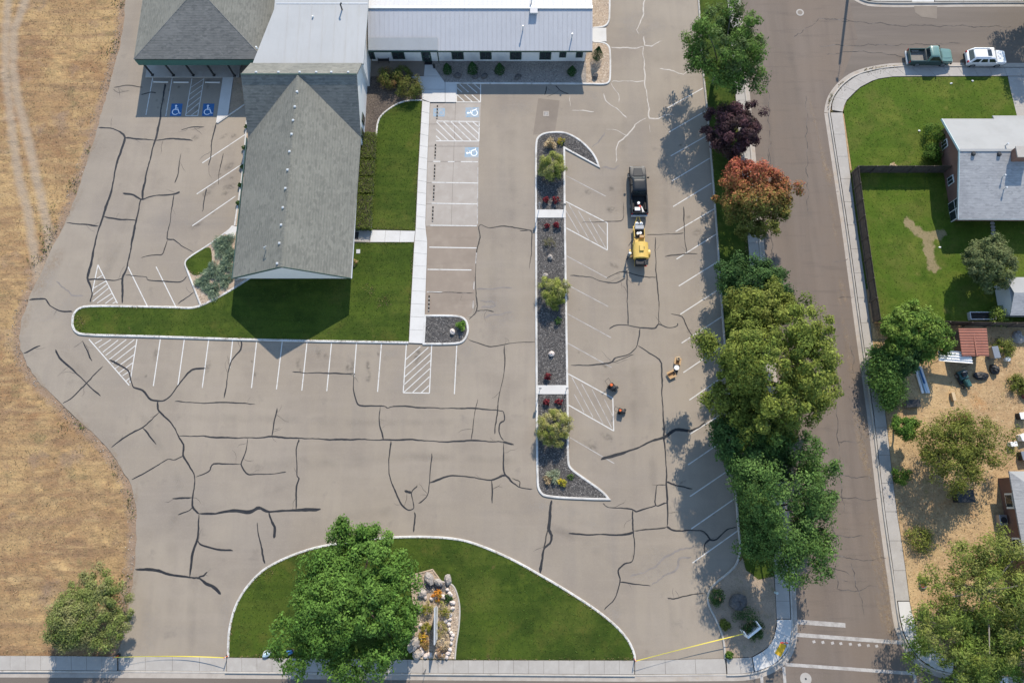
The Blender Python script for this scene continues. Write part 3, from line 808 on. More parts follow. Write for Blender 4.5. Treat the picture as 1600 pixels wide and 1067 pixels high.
# ---- east yards: soil first, then lawns
yb = [(1316, 178), (1328, 268), (1342, 346), (1352, 442), (1364, 538), (1383, 641), (1393, 730), (1401, 798), (1409, 848), (1417, 905), (1421, 939), (1425, 959), (1435, 984), (1447, 1002), (1461, 1016), (1479, 1026), (1501, 1032), (1700, 1040)]
ym = MB(); ym.sheet([tuple(P(*p)[:2]) for p in yb] + [(75, -36), (90, 12)], .06)
struct('yard_ground', ym, 'yard_dirt', 'dry straw coloured back yard soil at the right')
bare = PP([(1418, 348), (1432, 362), (1450, 372), (1470, 366)]); bare2 = PP([(1449, 374), (1450, 395), (1458, 420)])
bare3 = PP([(1405, 498), (1440, 497)])
def f_bare(X, Y):
    return np.clip(1.25 - np.minimum(dist_line(X, Y, bare), dist_line(X, Y, bare2)) / .85, 0, 1) + .7 * np.clip(1 - dist_line(X, Y, bare3) / 1.6, 0, 1) * .8
lawnN = [tuple(P(*p)[:2]) for p in [(1317.5, 173), (1322, 160), (1343, 139), (1368, 126), (1392, 122), (1415, 121.5), (1573, 121), (1588, 182), (1602, 268), (1331, 268)]]
lawnS = [tuple(P(*p)[:2]) for p in [(1331, 268), (1640, 268), (1680, 500), (1374, 503), (1352, 440), (1338, 346)]]
lm = MB(); lm.prism(lawnN, 0, .11); struct('lawn', lm, 'lawn_dry', 'mottled green front lawn at the upper right corner')
xs = [p[0] for p in lawnS]; ys = [p[1] for p in lawnS]
grid_mesh('lawn', min(xs), max(xs), min(ys), max(ys), .3, lambda X, Y: .09 + .05 * vnoise(X, Y, 1.1, 5), dict(bare=f_bare), 'lawn_dry', keep=lambda X, Y: inpoly(X, Y, lawnS), label='fenced back lawn with a bare straw patch')

# ---- beds and islands with kerbs
def island(name, px, mat, label, z=.09, it=2, kw=.26, kmat='kerb_white', edge_px=None, closed=True):
    ring = chaikin(px, it, True)
    W = [tuple(P(*p)[:2]) for p in ring]
    m = MB(); m.prism(W, -.02, z)
    o = m.build(name, mat, None, kind='structure', label=label)
    if edge_px is None:
        k = kerb('kerb', W, True, kw, .13, kmat, None)
    else:
        k = None
        for e in edge_px:
            k = kerb('kerb', [tuple(P(*p)[:2]) for p in chaikin(e, it, False)], False, kw, .13, kmat, None)
            k.parent = o
    k.parent = o
    return o, W
LAWNS = []
# main lawn south of the gable building
mainlawn = [(114, 503), (115, 492), (122, 483), (136, 478), (228, 479.5), (276, 480.5), (299, 482), (316, 478), (356, 457), (388, 436, 1), (388, 400, 1), (560, 380, 1), (647, 379.5, 1), (638.5, 535.5, 1), (400, 531.5), (228, 525.5), (128, 523.5), (118, 518), (114, 510)]
o, W = island('lawn', mainlawn, 'lawn', 'long green lawn wrapping the foot of the gable roofed building', edge_px=[[(638.5, 535.5), (400, 531.5), (228, 525.5), (128, 523.5), (118, 518), (114, 510), (114, 503), (115, 492), (122, 483), (136, 478), (228, 479.5), (276, 480.5), (299, 482), (316, 478), (356, 457), (392, 434)]])
LAWNS.append(W)
# planted wedge at the west corner of the gable building
wedge = [(363, 356, 1), (329, 382), (293, 404), (289, 412), (292, 420), (314, 477, 1), (352, 457, 1), (392, 433, 1), (392, 356, 1)]
o, W = island('planting_bed', wedge, 'gravel_tan', 'tan wedge shaped planting bed with junipers beside the gable building', edge_px=[[(365, 355), (329, 382), (293, 404), (289, 412), (292, 420), (314, 477)]], kw=.2)
gp = chaikin([(328, 383), (294, 405), (290, 412), (293, 420), (303, 432), (318, 428), (331, 415), (332, 398)], 2)
m = MB(); m.prism([tuple(P(*p)[:2]) for p in gp], .0, .115); m.build('turf_patch', 'lawn', o); LAWNS.append([tuple(P(*p)[:2]) for p in gp])
m = MB(); m.prism([tuple(P(*p)[:2]) for p in [(363, 353), (352, 366), (366, 374), (372, 355)]], 0, .12); m.build('corner_slab', 'concrete_new', o)
# strip along the west wall
strip = [(391, 162, 1), (385, 181, 1), (380, 270, 1), (367, 353, 1), (395, 356, 1), (415, 162, 1)]
o, W = island('planting_bed', strip, 'gravel_tan', 'narrow planting strip along the west wall of the gable building', edge_px=[[(387, 175), (380, 270), (367, 353)]], kw=.2)
# inner lawn
inner = [(659.5, 157.5, 1), (638, 157.5), (620, 163), (602, 175), (591, 187), (588, 210), (583, 270), (580, 359, 1), (649, 360.5, 1), (653, 270, 1)]
o, W = island('lawn', inner, 'lawn', 'rounded green lawn between hedge and white walkway', edge_px=[[(660, 157.5), (638, 157.5), (620, 163), (602, 175), (591, 187), (588, 210), (583, 270), (580, 359)]], kw=.2)
LAWNS.append(W)
mul = MB(); mul.prism([tuple(P(*p)[:2]) for p in [(540, 121), (640, 121), (650, 127), (657, 138), (659, 156.5), (638, 156.5), (619, 162), (601, 174), (590, 186), (587, 210), (582, 270), (579, 358), (540, 358)]], -.02, .085)
struct('mulch_bed', mul, 'mulch', 'dark mulch bed between the gable building and the inner lawn')
# centre island
isl = [(837.3, 264), (837.5, 222), (842, 213.5), (853, 208), (879, 207), (893, 212), (909, 222), (923.5, 236.6), (931.5, 249), (935.5, 261, 1), (881.5, 231.5, 1), (882, 315), (883.5, 422), (886, 581), (887, 656), (887, 722), (891, 732), (906, 743), (942, 768), (951, 779.5, 1), (930, 779.5), (853, 776), (843, 768), (839.5, 755), (839, 656), (838, 530)]
ISL, W = island('gravel_bed', isl, 'gravel_dark', 'long dark gravel island in the middle of the parking lot', kw=.24)
GRAV = [W]
for a in ([(836.6, 328.5), (883.6, 328.5), (884, 341), (836.6, 341)], [(837.6, 602), (888, 602), (888.4, 616), (837.6, 616)]):
    m = MB(); m.prism([tuple(P(*p)[:2]) for p in a], -.02, .15); m.build('crossing_slab', 'concrete_new', ISL)
# small island
sm = [(664.5, 493.5, 1), (714, 493.5), (726.5, 498), (731, 509), (731, 521), (725, 533), (713, 537.5), (662, 537.5, 1)]
o, W = island('gravel_bed', sm, 'gravel_dark', 'small dark gravel island at the foot of the white walkway', kw=.24)
GRAV.append(W)
# half round island at the bottom
dome = [(357, 1026, 1), (357, 1005), (359, 979), (367, 949), (380, 924), (400, 900), (420, 884), (463, 864), (509, 851), (585, 841), (653, 837.5), (716, 841), (754, 853), (800, 873), (856, 904.5), (901, 932), (937, 956), (964.5, 979), (982, 999.5), (991, 1020), (992, 1030.5, 1), (700, 1030, 1)]
o, W = island('lawn', dome, 'lawn', 'half round green lawn at the bottom with a large tree', edge_px=[[p[:2] for p in dome[:21]]], kw=.24)
LAWNS.append(W)
rg = [(641, 899, 1), (676, 889.5, 1), (689.5, 908), (707.5, 911.5), (715, 928), (719, 949), (717, 982), (713, 1003), (711, 1029, 1), (648, 1029, 1), (643, 1000), (646, 955)]
m = MB(); m.prism([tuple(P(*p)[:2]) for p in chaikin(rg, 2)], .0, .13)
RG = struct('rock_garden', m, 'gravel_tan', 'tan rock garden bed inside the half round lawn')
RGW = [tuple(P(*p)[:2]) for p in chaikin(rg, 2)]
k = kerb('edging', [tuple(P(*p)[:2]) for p in chaikin([(689.5, 908), (707.5, 911.5), (715, 928), (719, 949), (717, 982), (713, 1003), (711, 1029)], 2, False)], False, .16, .17, 'kerb_grey'); k.parent = RG
k = kerb('edging', [tuple(P(*p)[:2]) for p in [(641, 899), (676, 889.5), (689.5, 908)]], False, .16, .19, 'gravel_tan'); k.parent = RG
m = MB(); m.prism([tuple(P(*p)[:2]) for p in chaikin([(662, 909), (690, 910), (704, 913), (702, 922), (685, 926), (668, 926), (657, 930), (655, 918)], 2)], .0, .136)
m.build('pond_basin', 'rock_dark', RG)
# south east corner bed
se = [(1133, 1027, 1), (1131, 1002), (1126, 984), (1117, 964), (1107, 946), (1105, 929), (1114, 913), (1139, 894), (1160, 872, 1), (1207, 872, 1), (1213, 968, 1), (1208, 998), (1199, 1011), (1174, 1025.5, 1)]
m = MB(); m.prism([tuple(P(*p)[:2]) for p in chaikin(se, 2)], -.02, .085)
SE = struct('planting_bed', m, 'soil_bed', 'bare corner bed with shrubs and a rock beside the crosswalk')
# tree strip
tsL = eastc
ts = MB()
stripL = [(1157, 858), (1154, 830), (1150, 775), (1145, 692), (1130, 510), (1125, 434), (1120, 364), (1113, 268), (1104, 162), (1100, 127), (1098, 106), (1094, 40), (1090, -20), (1083, -120)]
stripR = [(1124, -120), (1135.5, 0), (1169.5, 400), (1205.5, 830), (1209.5, 900)]
tsW = [tuple(P(*p)[:2]) for p in stripL + stripR] + [tuple(P(*p)[:2]) for p in [(1185, 905), (1165, 890)]]
ts.prism(tsW, -.02, .10); struct('lawn', ts, 'lawn', 'shaded grass strip under the row of street trees')
LAWNS.append(tsW)
k = kerb('lot_kerb', eastW, False, .2, .14, 'kerb_grey'); tag(k, kind='structure', label='kerb along the eastern side of the parking lot')
# north beds
nb = [(681.5, 110.6, 1), (696, 130.5, 1), (917, 131.5, 1), (944, 132.5), (951, 130), (953.5, 123), (953.5, 78), (948.5, 70), (939.6, 67), (926, 66.5, 1), (905, 84, 1), (675, 84, 1), (675, 102, 1)]
o, W = island('gravel_bed', nb, 'gravel_grey', 'grey gravel bed with clipped conifers along the north wing', edge_px=[[(696, 130.5), (917, 131.5), (944, 132.5), (951, 130), (953.5, 123), (953.5, 78), (948.5, 70), (939.6, 67), (927, 66.5)]], kw=.22)
m = MB(); m.prism([tuple(P(*p)[:2]) for p in chaikin([(916, 131, 1), (943, 131.8), (950, 129), (952.5, 122), (952.5, 79), (948, 71), (939, 68), (927, 67.5, 1), (915, 90, 1)], 2)], .0, .10); m.build('tan_gravel', 'gravel_tan', o)
nb2 = [(926, 44.5, 1), (944, 43), (951, 36), (952.5, 25), (952.5, -60, 1), (905, -60, 1), (905, 44.5, 1)]
island('gravel_bed', nb2, 'gravel_tan', 'tan gravel bed at the top edge beside the metal roof', edge_px=[[(926, 44.5), (944, 43), (951, 36), (952.5, 25), (952.5, -60)]], kw=.22)
m = MB(); m.prism([tuple(P(*p)[:2]) for p in [(910, 45), (947, 45), (947.5, 66), (910, 66)]], -.02, .115); struct('step_slab', m, 'concrete_new', 'white concrete slab between two gravel beds at the north wing corner')

# ---- white walkway and plaza, every slab its own
strip_slabs('walkway', [(660, 158), (653.5, 270), (649.5, 360), (647.5, 380), (639, 536)], [(672, 161), (667.5, 260), (664.8, 353), (668, 380), (662.3, 537)], 1.52, .11, 'concrete_new', label='long white concrete walkway beside the parking stalls')
strip_slabs('walkway', [(580, 360), (649, 361.5)], [(578.5, 379), (647, 379)], 1.8, .112, 'concrete_new', label='short white walkway from the side door to the long walkway')
m = MB(); m.prism([tuple(P(*p)[:2]) for p in [(550, 358), (579, 359.5), (577.6, 379), (549, 378)]], -.02, .12); o = struct('step_slab', m, 'concrete', 'tan concrete landing at the side door')
m = MB(); m.prism([tuple(P(*p)[:2]) for p in [(553, 363), (561, 363.5), (560, 374.5), (552, 374)]], .10, .14); m.build('door_mat', 'black_plastic', None, label='dark door mat at the side door landing', cat='door mat')
pl1 = [(664, 102), (675, 102), (681.5, 110.6), (695.5, 130), (695.5, 160.6), (672, 160.6), (660, 156), (658.7, 141), (653.7, 128), (642, 120), (662.5, 120)]
pl = MB(); pl.prism([tuple(P(*p)[:2]) for p in [(664, 101)] + pl1[1:5] + [(713, 160.6)][:0] + pl1[5:]], -.1, .075)
PLZ = struct('plaza', pl, 'joint', 'pale concrete forecourt in front of the glass door')
for q in ([(664, 102), (675, 102), (681.5, 110.6), (688, 120), (662.5, 120)], [(642.5, 120.4), (688.2, 120.4), (695.3, 130), (695.3, 140.5), (658.7, 140.5), (653.7, 128)], [(658.8, 141), (695.3, 141), (695.3, 160.6), (672, 160.6), (660, 156)]):
    m = MB(); m.prism([tuple(P(*p)[:2]) for p in q], .0, .11); m.build('slab', 'concrete_new', PLZ)
for q in ([(695.9, 131), (712.6, 131), (712.6, 160.6), (695.9, 160.6)],):
    m = MB(); m.prism([tuple(P(*p)[:2]) for p in q], .0, .108); m.build('slab', 'concrete_new', PLZ)
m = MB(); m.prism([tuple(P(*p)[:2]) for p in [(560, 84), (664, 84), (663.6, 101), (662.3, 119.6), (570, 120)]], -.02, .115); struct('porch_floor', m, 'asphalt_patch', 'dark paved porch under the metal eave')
# ---- concrete stall pad
def Plerp(a, b, t): return (a[0] + (b[0] - a[0]) * t, a[1] + (b[1] - a[1]) * t)
padL = [(672.3, 161.2), (669, 215), (667.5, 260), (665, 353.5)]; padR = [(751.5, 161), (749, 220), (747.5, 260), (746, 354)]
m = MB(); m.sheet([tuple(P(*p)[:2]) for p in padL + list(reversed(padR))], .004)
PAD = struct('stall_pad', m, 'joint', 'pale concrete parking pad with accessible stalls')
def on(L, y):
    for i in range(len(L) - 1):
        if L[i][1] <= y <= L[i + 1][1] or i == len(L) - 2:
            t = (y - L[i][1]) / (L[i + 1][1] - L[i][1]); return (L[i][0] + (L[i + 1][0] - L[i][0]) * t, y)
ysl = [161.3, 194.5, 229, 252.8, 286, 319, 353.6]
for i in range(6):
    y0, y1 = ysl[i] + .25, ysl[i + 1] - .25
    xm0 = 711.8 - (y0 - 161) * .035; xm1 = 711.8 - (y1 - 161) * .035
    for (a, b, c, d) in ((on(padL, y0), (xm0 - .2, y0), (xm1 - .2, y1), on(padL, y1)), ((xm0 + .2, y0), on(padR, y0), on(padR, y1), (xm1 + .2, y1))):
        s = MB(); s.prism([tuple(P(*p)[:2]) for p in (a, b, c, d)], -.01, .014 + rnd.uniform(-.002, .002)); s.build('slab', 'concrete_pad', PAD)
m = MB(); m.sheet([tuple(P(*p)[:2]) for p in [(665, 354.2), (746, 354.4), (744.5, 400), (742, 470), (737, 489), (727, 497), (716, 492), (664.6, 492)]], .004); m.build('stall_asphalt', 'asphalt_stall', LOT)
m = MB(); m.sheet([tuple(P(*p)[:2]) for p in [(841, 154), (874.5, 157.5), (869, 195), (867, 207), (833, 211)]], .004); m.build('asphalt_patch', 'asphalt_patch', LOT)
m = MB(); m.sheet([tuple(P(*p)[:2]) for p in [(1428, 10), (1464, 10), (1464, 30), (1440, 27), (1430, 20)]], .002); m.build('asphalt_patch', 'asphalt_patch', None, kind='structure', label='dark asphalt patch on the side street')
# drain
dr = thing('drain_inlet', P(853.3, 178), 'square drain inlet with pale concrete collar on the patched asphalt', 'drain')
m = MB()
for a in (0, 1, 2, 3):
    c, s = math.cos(a * math.pi / 2), math.sin(a * math.pi / 2)
    m = MB(); m.box((c * .29, s * .29, .012), (.13 if a % 2 == 0 else .45, .45 if a % 2 == 0 else .71, .024) if a % 2 == 0 else (.71, .13, .022)); m.build('collar', 'concrete_pad', dr)
m = MB(); m.box((0, 0, .006), (.45, .45, .012)); m.build('pit', 'black_plastic', dr)
for i in range(5):
    m = MB(); m.box((-.16 + i * .08, 0, .014), (.03, .44, .012)); m.build('bar', 'grey_metal', dr)
# manhole
mh = thing('manhole', P(1259, 1060), 'round manhole with pale concrete collar on the lower street', 'manhole')
m = MB(); m.cyl((0, 0, -.02), (0, 0, .012), .58, n=24); m.build('collar', 'concrete', mh)
m = MB(); m.cyl((0, 0, 0), (0, 0, .02), .10, n=16); m.build('cover', 'dark_metal', mh)
mh = thing('manhole', P(1250, 20), 'round manhole in the faded patch of the upper intersection', 'manhole')
m = MB(); m.cyl((0, 0, -.02), (0, 0, .010), .5, n=24); m.build('collar', 'concrete', mh)
m = MB(); m.cyl((0, 0, 0), (0, 0, .018), .32, n=20); m.build('cover', 'asphalt_patch', mh)

# ================================================================== CRACKS AND PAINT ON THE LOT
CR = [  # width, points
 (.20, [(154,200),(177,201),(195,215),(186,245),(179,270),(175,295),(162,336),(155,356),(149,376),(144,407),(137,434),(144,458),(141,472)]),
 (.18, [(258,131),(250,185),(243,219),(237,240),(229,270),(224,295),(223,311),(219.6,313),(212.5,346),(198.6,417),(192,434),(191,474)]),
 (.15, [(195,216),(242,219),(271,217),(301,220)]), (.10, [(283,203.7),(298.5,199),(319,198.6)]), (.12, [(338,192),(331,222.6),(329,245),(326,259)]),
 (.09, [(283,240),(278,270),(273,286)]), (.08, [(349,240),(343,269.5),(341,289)]), (.12, [(322.6,295),(316,331)]),
 (.16, [(192,302),(205,304),(221,312),(233,308),(248,305),(272,304),(281,300)]), (.10, [(272,304),(267,338),(261,370),(263,374),(271,374),(283,384),(302,394)]),
 (.08, [(262,375),(255.5,394),(250.5,398),(233,399.5),(221,403)]), (.13, [(104,348),(154,353.5)]), (.13, [(162,338),(187,344),(202,343),(212.5,345)]),
 (.13, [(138,438),(149,436),(177,438),(192,434.5)]), (.10, [(196,430),(228,433),(233,437.5),(281,441),(292,432)]), (.10, [(278,475),(304,456)]),
 (.16, [(46,468.6),(70,467),(78,477.5),(97,486),(113,487)]), (.08, [(178,137),(197,134),(223,137)]), (.07, [(177,140),(185,145),(202,142)]), (.09, [(220,148),(235,145),(244,146)]),
 (.13, [(37,552),(63,540)]), (.14, [(87,546),(96,563),(114,578),(135,598),(157,618.5)]), (.10, [(161,572),(135,598),(114,620),(98,630)]), (.10, [(129,532.5),(144,564)]),
 (.15, [(171,562),(200,578),(205,598),(209,605),(223,610),(236.6,624),(254,626.6),(268,617),(290,586),(302,577),(321,575.5)]), (.12, [(376.5,533),(376,546),(362,563),(357,583),(350,622)]),
 (.14, [(247,627),(248,642.6),(266,659),(273,669),(279.6,682),(286,694.5),(286.4,711.7),(295,727),(305,744),(301,775),(301,793),(311,802)]),
 (.11, [(249,644),(222.6,668),(192,684),(174,699)]), (.11, [(222.6,668),(244,694)]), (.10, [(286,712),(271,719),(261,717),(233,735),(206,749)]), (.10, [(273,627),(304,629),(354,629),(398.5,631)]),
 (.13, [(279.6,681),(316,681),(329,683),(400,684),(424,682),(458,684),(506,686),(597,687),(640,687),(704,690),(736.5,688),(787,690)]), (.2, [(785,690),(803,694.5)]),
 (.10, [(387,685),(384.6,704.6),(376,725),(387,740.5),(400,740.5),(435,739.5),(447,737)]), (.10, [(376,725),(334,725),(326,736),(306,745)]), (.12, [(269.5,778.5),(300,777)]), (.12, [(278,804),(295,797),(301,793)]),
 (.25, [(311,802),(336.5,801.5),(364,798),(390,799.5),(405,793),(421.5,798.7),(462,797),(501,795)]), (.17, [(311,802),(309,840),(300,870),(296.5,901)]), (.13, [(309,844),(315,851),(339,857),(364,860)]),
 (.20, [(211.5,889),(228,889),(248,892),(271,898),(296,901),(310,902.5),(319,909.6),(334,917),(345,928)]), (.12, [(310,902),(317.5,899.5),(324,893)]),
 (.20, [(420,799.5),(425,815),(430,825),(428,840.5)]), (.13, [(402,816),(404.5,835),(410,865),(414,880)]), (.11, [(647.5,800),(648,812),(646,831)]),
 (.12, [(467,686),(463,702),(464.5,740),(467,747.6),(463,760),(462.5,797)]), (.12, [(433,637.5),(428,661.6),(424.5,682)]),
 (.11, [(457,580.6),(483.5,582.6),(549,583.6),(552.6,587),(552,608),(559,631),(574.6,634),(600,634.5),(606,638),(615,634),(633,634.5),(668,637.5),(726,637.5),(777,641),(787,643),(787.6,656.5),(781,661.6),(779.5,674),(787,688)]),
 (.12, [(594,635),(593,664),(599,686)]), (.12, [(611,689),(607.5,740),(625,783),(638,797),(646.7,793),(643.4,770),(652,758)]), (.18, [(643,770),(632,766.6)]),
 (.10, [(674.5,708),(672,740),(669,773),(654,786)]), (.14, [(671,754),(707,743),(741.6,746),(767,749.6),(789.6,743),(800,752.6),(810,760),(832,764)]), (.08, [(800,747),(812,752),(812,760)]), (.10, [(768,750),(769,786)]),
 (.12, [(787,692),(787,732),(791,744)]), (.09, [(788,540),(788,580.6),(782,608),(777,641),(774,664),(773,678)]), (.08, [(733,531),(746.6,536),(764,540.6),(779.5,540.6),(800,536),(836,534)]), (.08, [(746.6,623.6),(740,656.5),(736,687)]),
 (.09, [(835,361),(800,355.5),(779.5,353.5),(764,356.5),(751.7,351),(748.6,355),(749.7,371),(744,396.5),(743.6,422),(743,447),(745,485),(733,499)]), (.09, [(745,485.6),(759,484.5),(772,487)]), (.07, [(667,456.5),(691,457),(712,457.5),(740,458)]),
 (.12, [(978.4,422),(980,447),(981.4,508)]), (.12, [(952,514),(962,508),(981.4,508),(1000,511.6),(1022.6,513.6),(1029,507),(1043,511.6),(1058,509),(1059,505)]), (.09, [(1024,371),(1024.7,422),(1029,462),(1029,507)]),
 (.12, [(1000,513),(996,540),(982,553),(962,559),(954,566.7),(931.6,570),(892,570.5)]), (.08, [(954,567),(968,562),(990,554)]), (.13, [(997,540),(1015,551.5),(1032.8,568),(1035,631),(1038,683),(1041.6,750),(1043,797),(1042,822)]),
 (.22, [(939,717.7),(962,711),(995,700),(1010,692),(1038,683),(1055.5,671.7),(1078,672),(1091,668),(1101,660)]), (.16, [(1041.6,752.6),(1053,757),(1082,763.5)]), (.10, [(1041.6,757.7),(1026,759),(1025,789),(1041.6,785.5)]),
 (.11, [(942,786),(952,792),(987,795.6),(995,798.7),(1015,792),(1025,789)]), (.11, [(988.5,797),(988.5,817),(990,830),(991,865),(987,876.7),(977,880.5),(965.7,891),(969,908),(960,935),(944,952.6)]),
 (.15, [(888.5,833),(926.5,835),(977,835),(990,830)]), (.09, [(990,829),(1020,826),(1042,823)]), (.13, [(1042,822),(1053,828),(1095,829),(1103.6,833.7),(1110,842),(1121,842),(1136.5,827),(1151,823.6)]), (.13, [(1110,842),(1102,849),(1101,863)]),
 (.10, [(969,909),(992,912),(1016,914.6)]), (.09, [(1043,933.6),(1053,935),(1065.7,931),(1101,926.5)]), (.24, [(862,781),(859.5,800),(857,825),(862,836),(859.5,849),(849,859),(844,895)]), (.09, [(857,825),(852,842),(849,859)]),
 (.08, [(1011,367),(1048,365.6),(1068,364)]), (.09, [(1067.7,323),(1069.5,363.6),(1072.7,396)]), (.09, [(1039,401),(1072.7,396.5),(1089.7,397)]), (.11, [(891,430.6),(921.4,433),(936.6,438),(962,442.5),(977,434.5)]),
 (.08, [(946.7,435.7),(962,427),(977,425.6),(1010,433),(1025,433)]), (.08, [(1048,490),(1065.7,495),(1078,519),(1091,540)]), (.07, [(974.5,315.5),(973,343),(952,346),(909,348)]), (.08, [(854,135),(851,149)]), (.08, [(868,134),(876,142),(888.6,147)]),
 (.08, [(812,361),(830,361),(831,384),(827,420)]),
]
WC = [
 [(1009.5,-20),(1004.4,25),(995,47),(998.6,54)], [(1006,57),(1007,71),(1017.6,71.6),(1035,64.5)], [(954,74),(977,76),(992,76),(1005.4,73),(1006,101),(1008.7,134),(1015,184.7),(1029,186),(1039,179.6),(1053,179.6)],
 [(955.6,128),(977,127),(1007.5,127)], [(1030.7,107.5),(1053,110.6),(1068,117.6),(1078,110),(1088,111)], [(943,146.7),(946.7,158),(962,169.5),(979.6,184.7)], [(893.6,173),(911,173),(928,175)],
 [(1010,184.7),(992,195),(979.6,212.5),(967,222.6),(963,238),(962,254)], [(946.7,202),(962,203),(982,212.5)], [(1015,195),(1016,207)], [(890,149),(891,167)], [(954,129),(965.7,147),(967,160.6)],
]
for i, (w, pts) in enumerate(CR):
    wpt = [tuple(p[:2]) for p in PP(through(pts))]
    dark = w >= .095
    vs_, fs_ = ribbon_mesh(wpt, w * 1.12 if dark else w * 1.2, .0085 + .0003 * (i % 14), wob=.022)
    m = MB(); m.add(vs_, fs_); m.build('crack_seal' if dark else 'crack', 'tar' if dark else ('tar_old' if w >= .08 else 'crack_fine'), LOT)
for i in range(110):
    w, pts = rnd.choice(CR); k = rnd.randrange(len(pts) - 1); t = rnd.random()
    x = pts[k][0] + (pts[k + 1][0] - pts[k][0]) * t; y = pts[k][1] + (pts[k + 1][1] - pts[k][1]) * t
    an = rnd.uniform(0, 6.28); L = [(x, y)]
    for j in range(rnd.randint(2, 4)):
        an += rnd.uniform(-.6, .6); x += 6 * math.cos(an); y += 6 * math.sin(an); L.append((x, y))
    vs_, fs_ = ribbon_mesh([tuple(p[:2]) for p in PP(L)], .035, .0062 + .00001 * i, wob=.03)
    m = MB(); m.add(vs_, fs_); m.build('hairline_crack', 'crack_fine', LOT)
for i, pts in enumerate(WC):
    vs_, fs_ = ribbon_mesh([tuple(p[:2]) for p in PP(pts)], .13 if i not in (8, 9, 10, 11) else .07, .0085 + .0003 * i, wob=.04)
    m = MB(); m.add(vs_, fs_); m.build('sandy_crack', 'crack_sand', LOT)
# dark water marks left by puddles
for i, pts in enumerate([[(985,900),(1010,893),(1030,878),(1055,862),(1085,852)], [(1018,914),(1040,898),(1058,886),(1062,873),(1080,870)], [(745,452),(765,450),(780,451),(800,450)], [(750,470),(770,471),(772,477),(752,480)], [(757,497),(765,492),(800,488)], [(88,440),(100,450),(112,460),(130,462)], [(940,262),(960,264),(968,258)], [(925,230),(935,222),(945,208)]]):
    vs_, fs_ = ribbon_mesh([tuple(p[:2]) for p in PP(pts)], .18, .0065 + .0002 * i, wob=.05)
    m = MB(); m.add(vs_, fs_); m.build('puddle_mark', 'stain', LOT)
# oil, rubber and silt on the lot: thin soft sheets
DEC = MB(); DEC.sheet([(math.cos(k * math.pi / 6), math.sin(k * math.pi / 6)) for k in range(12)], 0)
DME = {}
DZ = [0]
def deposit(px, py, rx, ry, rot, mat, name, par=None, z=.0012):
    DZ[0] += 1
    if mat not in DME:
        me = bpy.data.meshes.new(name); me.from_pydata(DEC.v, [], DEC.f); me.materials.append(MATS[mat]); DME[mat] = me
    o = link(name, DME[mat], None, par or LOT)
    q = P(px, py); o.location = (q.x, q.y, z + .000013 * DZ[0]); o.scale = (rx, ry, 1); o.rotation_euler = (0, 0, rot)
for i in range(70):
    x, y, rot = rnd.choice([(rnd.uniform(225, 715), rnd.uniform(548, 600), 1.6), (rnd.uniform(680, 740), rnd.uniform(360, 485), 0), (rnd.uniform(895, 960), rnd.uniform(280, 700), -.5), (rnd.uniform(1055, 1120), rnd.uniform(150, 840), .5), (rnd.uniform(300, 370), rnd.uniform(210, 360), .5), (rnd.uniform(240, 340), rnd.uniform(125, 175), 1.6)])
    s = rnd.uniform(.18, .55); deposit(x, y, s * rnd.uniform(1, 2.6), s, rot + rnd.uniform(-.2, .2), 'oil_deposit', 'oil_stain')
for (x, y, rx, ry, rot) in [(430, 655, 16, .7, -.02), (640, 660, 14, .6, .02), (500, 725, 15, .8, .05), (700, 715, 12, .7, -.05), (790, 620, .8, 13, .02), (770, 450, .7, 12, 0), (800, 300, .8, 13, 0), (990, 620, .7, 14, -.04), (1020, 720, .7, 12, -.06), (975, 250, .6, 12, -.03), (1040, 300, .6, 12, -.05), (170, 420, .7, 13, -.35), (215, 300, .7, 14, -.25), (110, 560, .8, 8, .7), (250, 700, .7, 9, .6), (270, 850, .8, 10, .05), (300, 960, .8, 9, .1), (320, 900, 1.6, 3.2, .3), (930, 860, 7, .8, -.5), (1050, 960, .8, 6, .2), (1010, 100, .7, 12, 0), (880, 830, 9, .7, -.3), (600, 800, 12, .8, .1), (380, 780, 10, .7, .3)]:
    deposit(x, y, rx, ry, rot, 'tyre_rubber', 'tyre_streak')
for (x, y, rx, ry, rot) in [(86, 480, 3.2, 2.0, .4), (70, 440, 1.5, 3.5, -.4), (480, 545, 5, .7, 0), (600, 552, 5, .8, 0), (380, 545, 6, .6, 0), (850, 790, 3.5, .8, 0), (910, 810, 4, 1.0, -.4), (760, 480, 2.4, 1.6, .2), (785, 500, 2.4, 1.2, .4), (730, 545, 1.4, 1.2, 0), (1030, 880, 3.2, 2.0, .5), (960, 960, 3.0, 1.2, -.6), (1120, 980, 1.0, 3.5, .2), (230, 980, 1.4, 5, .1), (350, 960, .8, 4.5, 0), (200, 900, .9, 6, 0), (1095, 450, .8, 9, -.05), (1000, 40, 5, 3, 0), (650, 600, 4, 3, 0), (800, 170, 5, 1.5, 0), (930, 150, 2.5, 3, .3)]:
    deposit(x, y, rx, ry, rot, 'silt', 'silt_patch')
for (x, y, rx, ry, rot) in [(84, 410, 1.2, 2.6, -.4), (60, 445, 1.4, 1.8, -.3), (40, 500, .7, 2.5, -.1), (60, 597, .6, 2.6, .75), (130, 662, .5, 3.0, .8), (180, 715, .5, 2.5, .5), (209, 790, .5, 3.0, 0), (207, 920, .5, 3.5, -.1), (192, 1000, .5, 2.5, -.1), (140, 240, .5, 4.0, -.3), (110, 330, .5, 4.0, -.35)]:
    deposit(x, y, rx, ry, rot, 'straw_dust', 'straw_dust_patch')
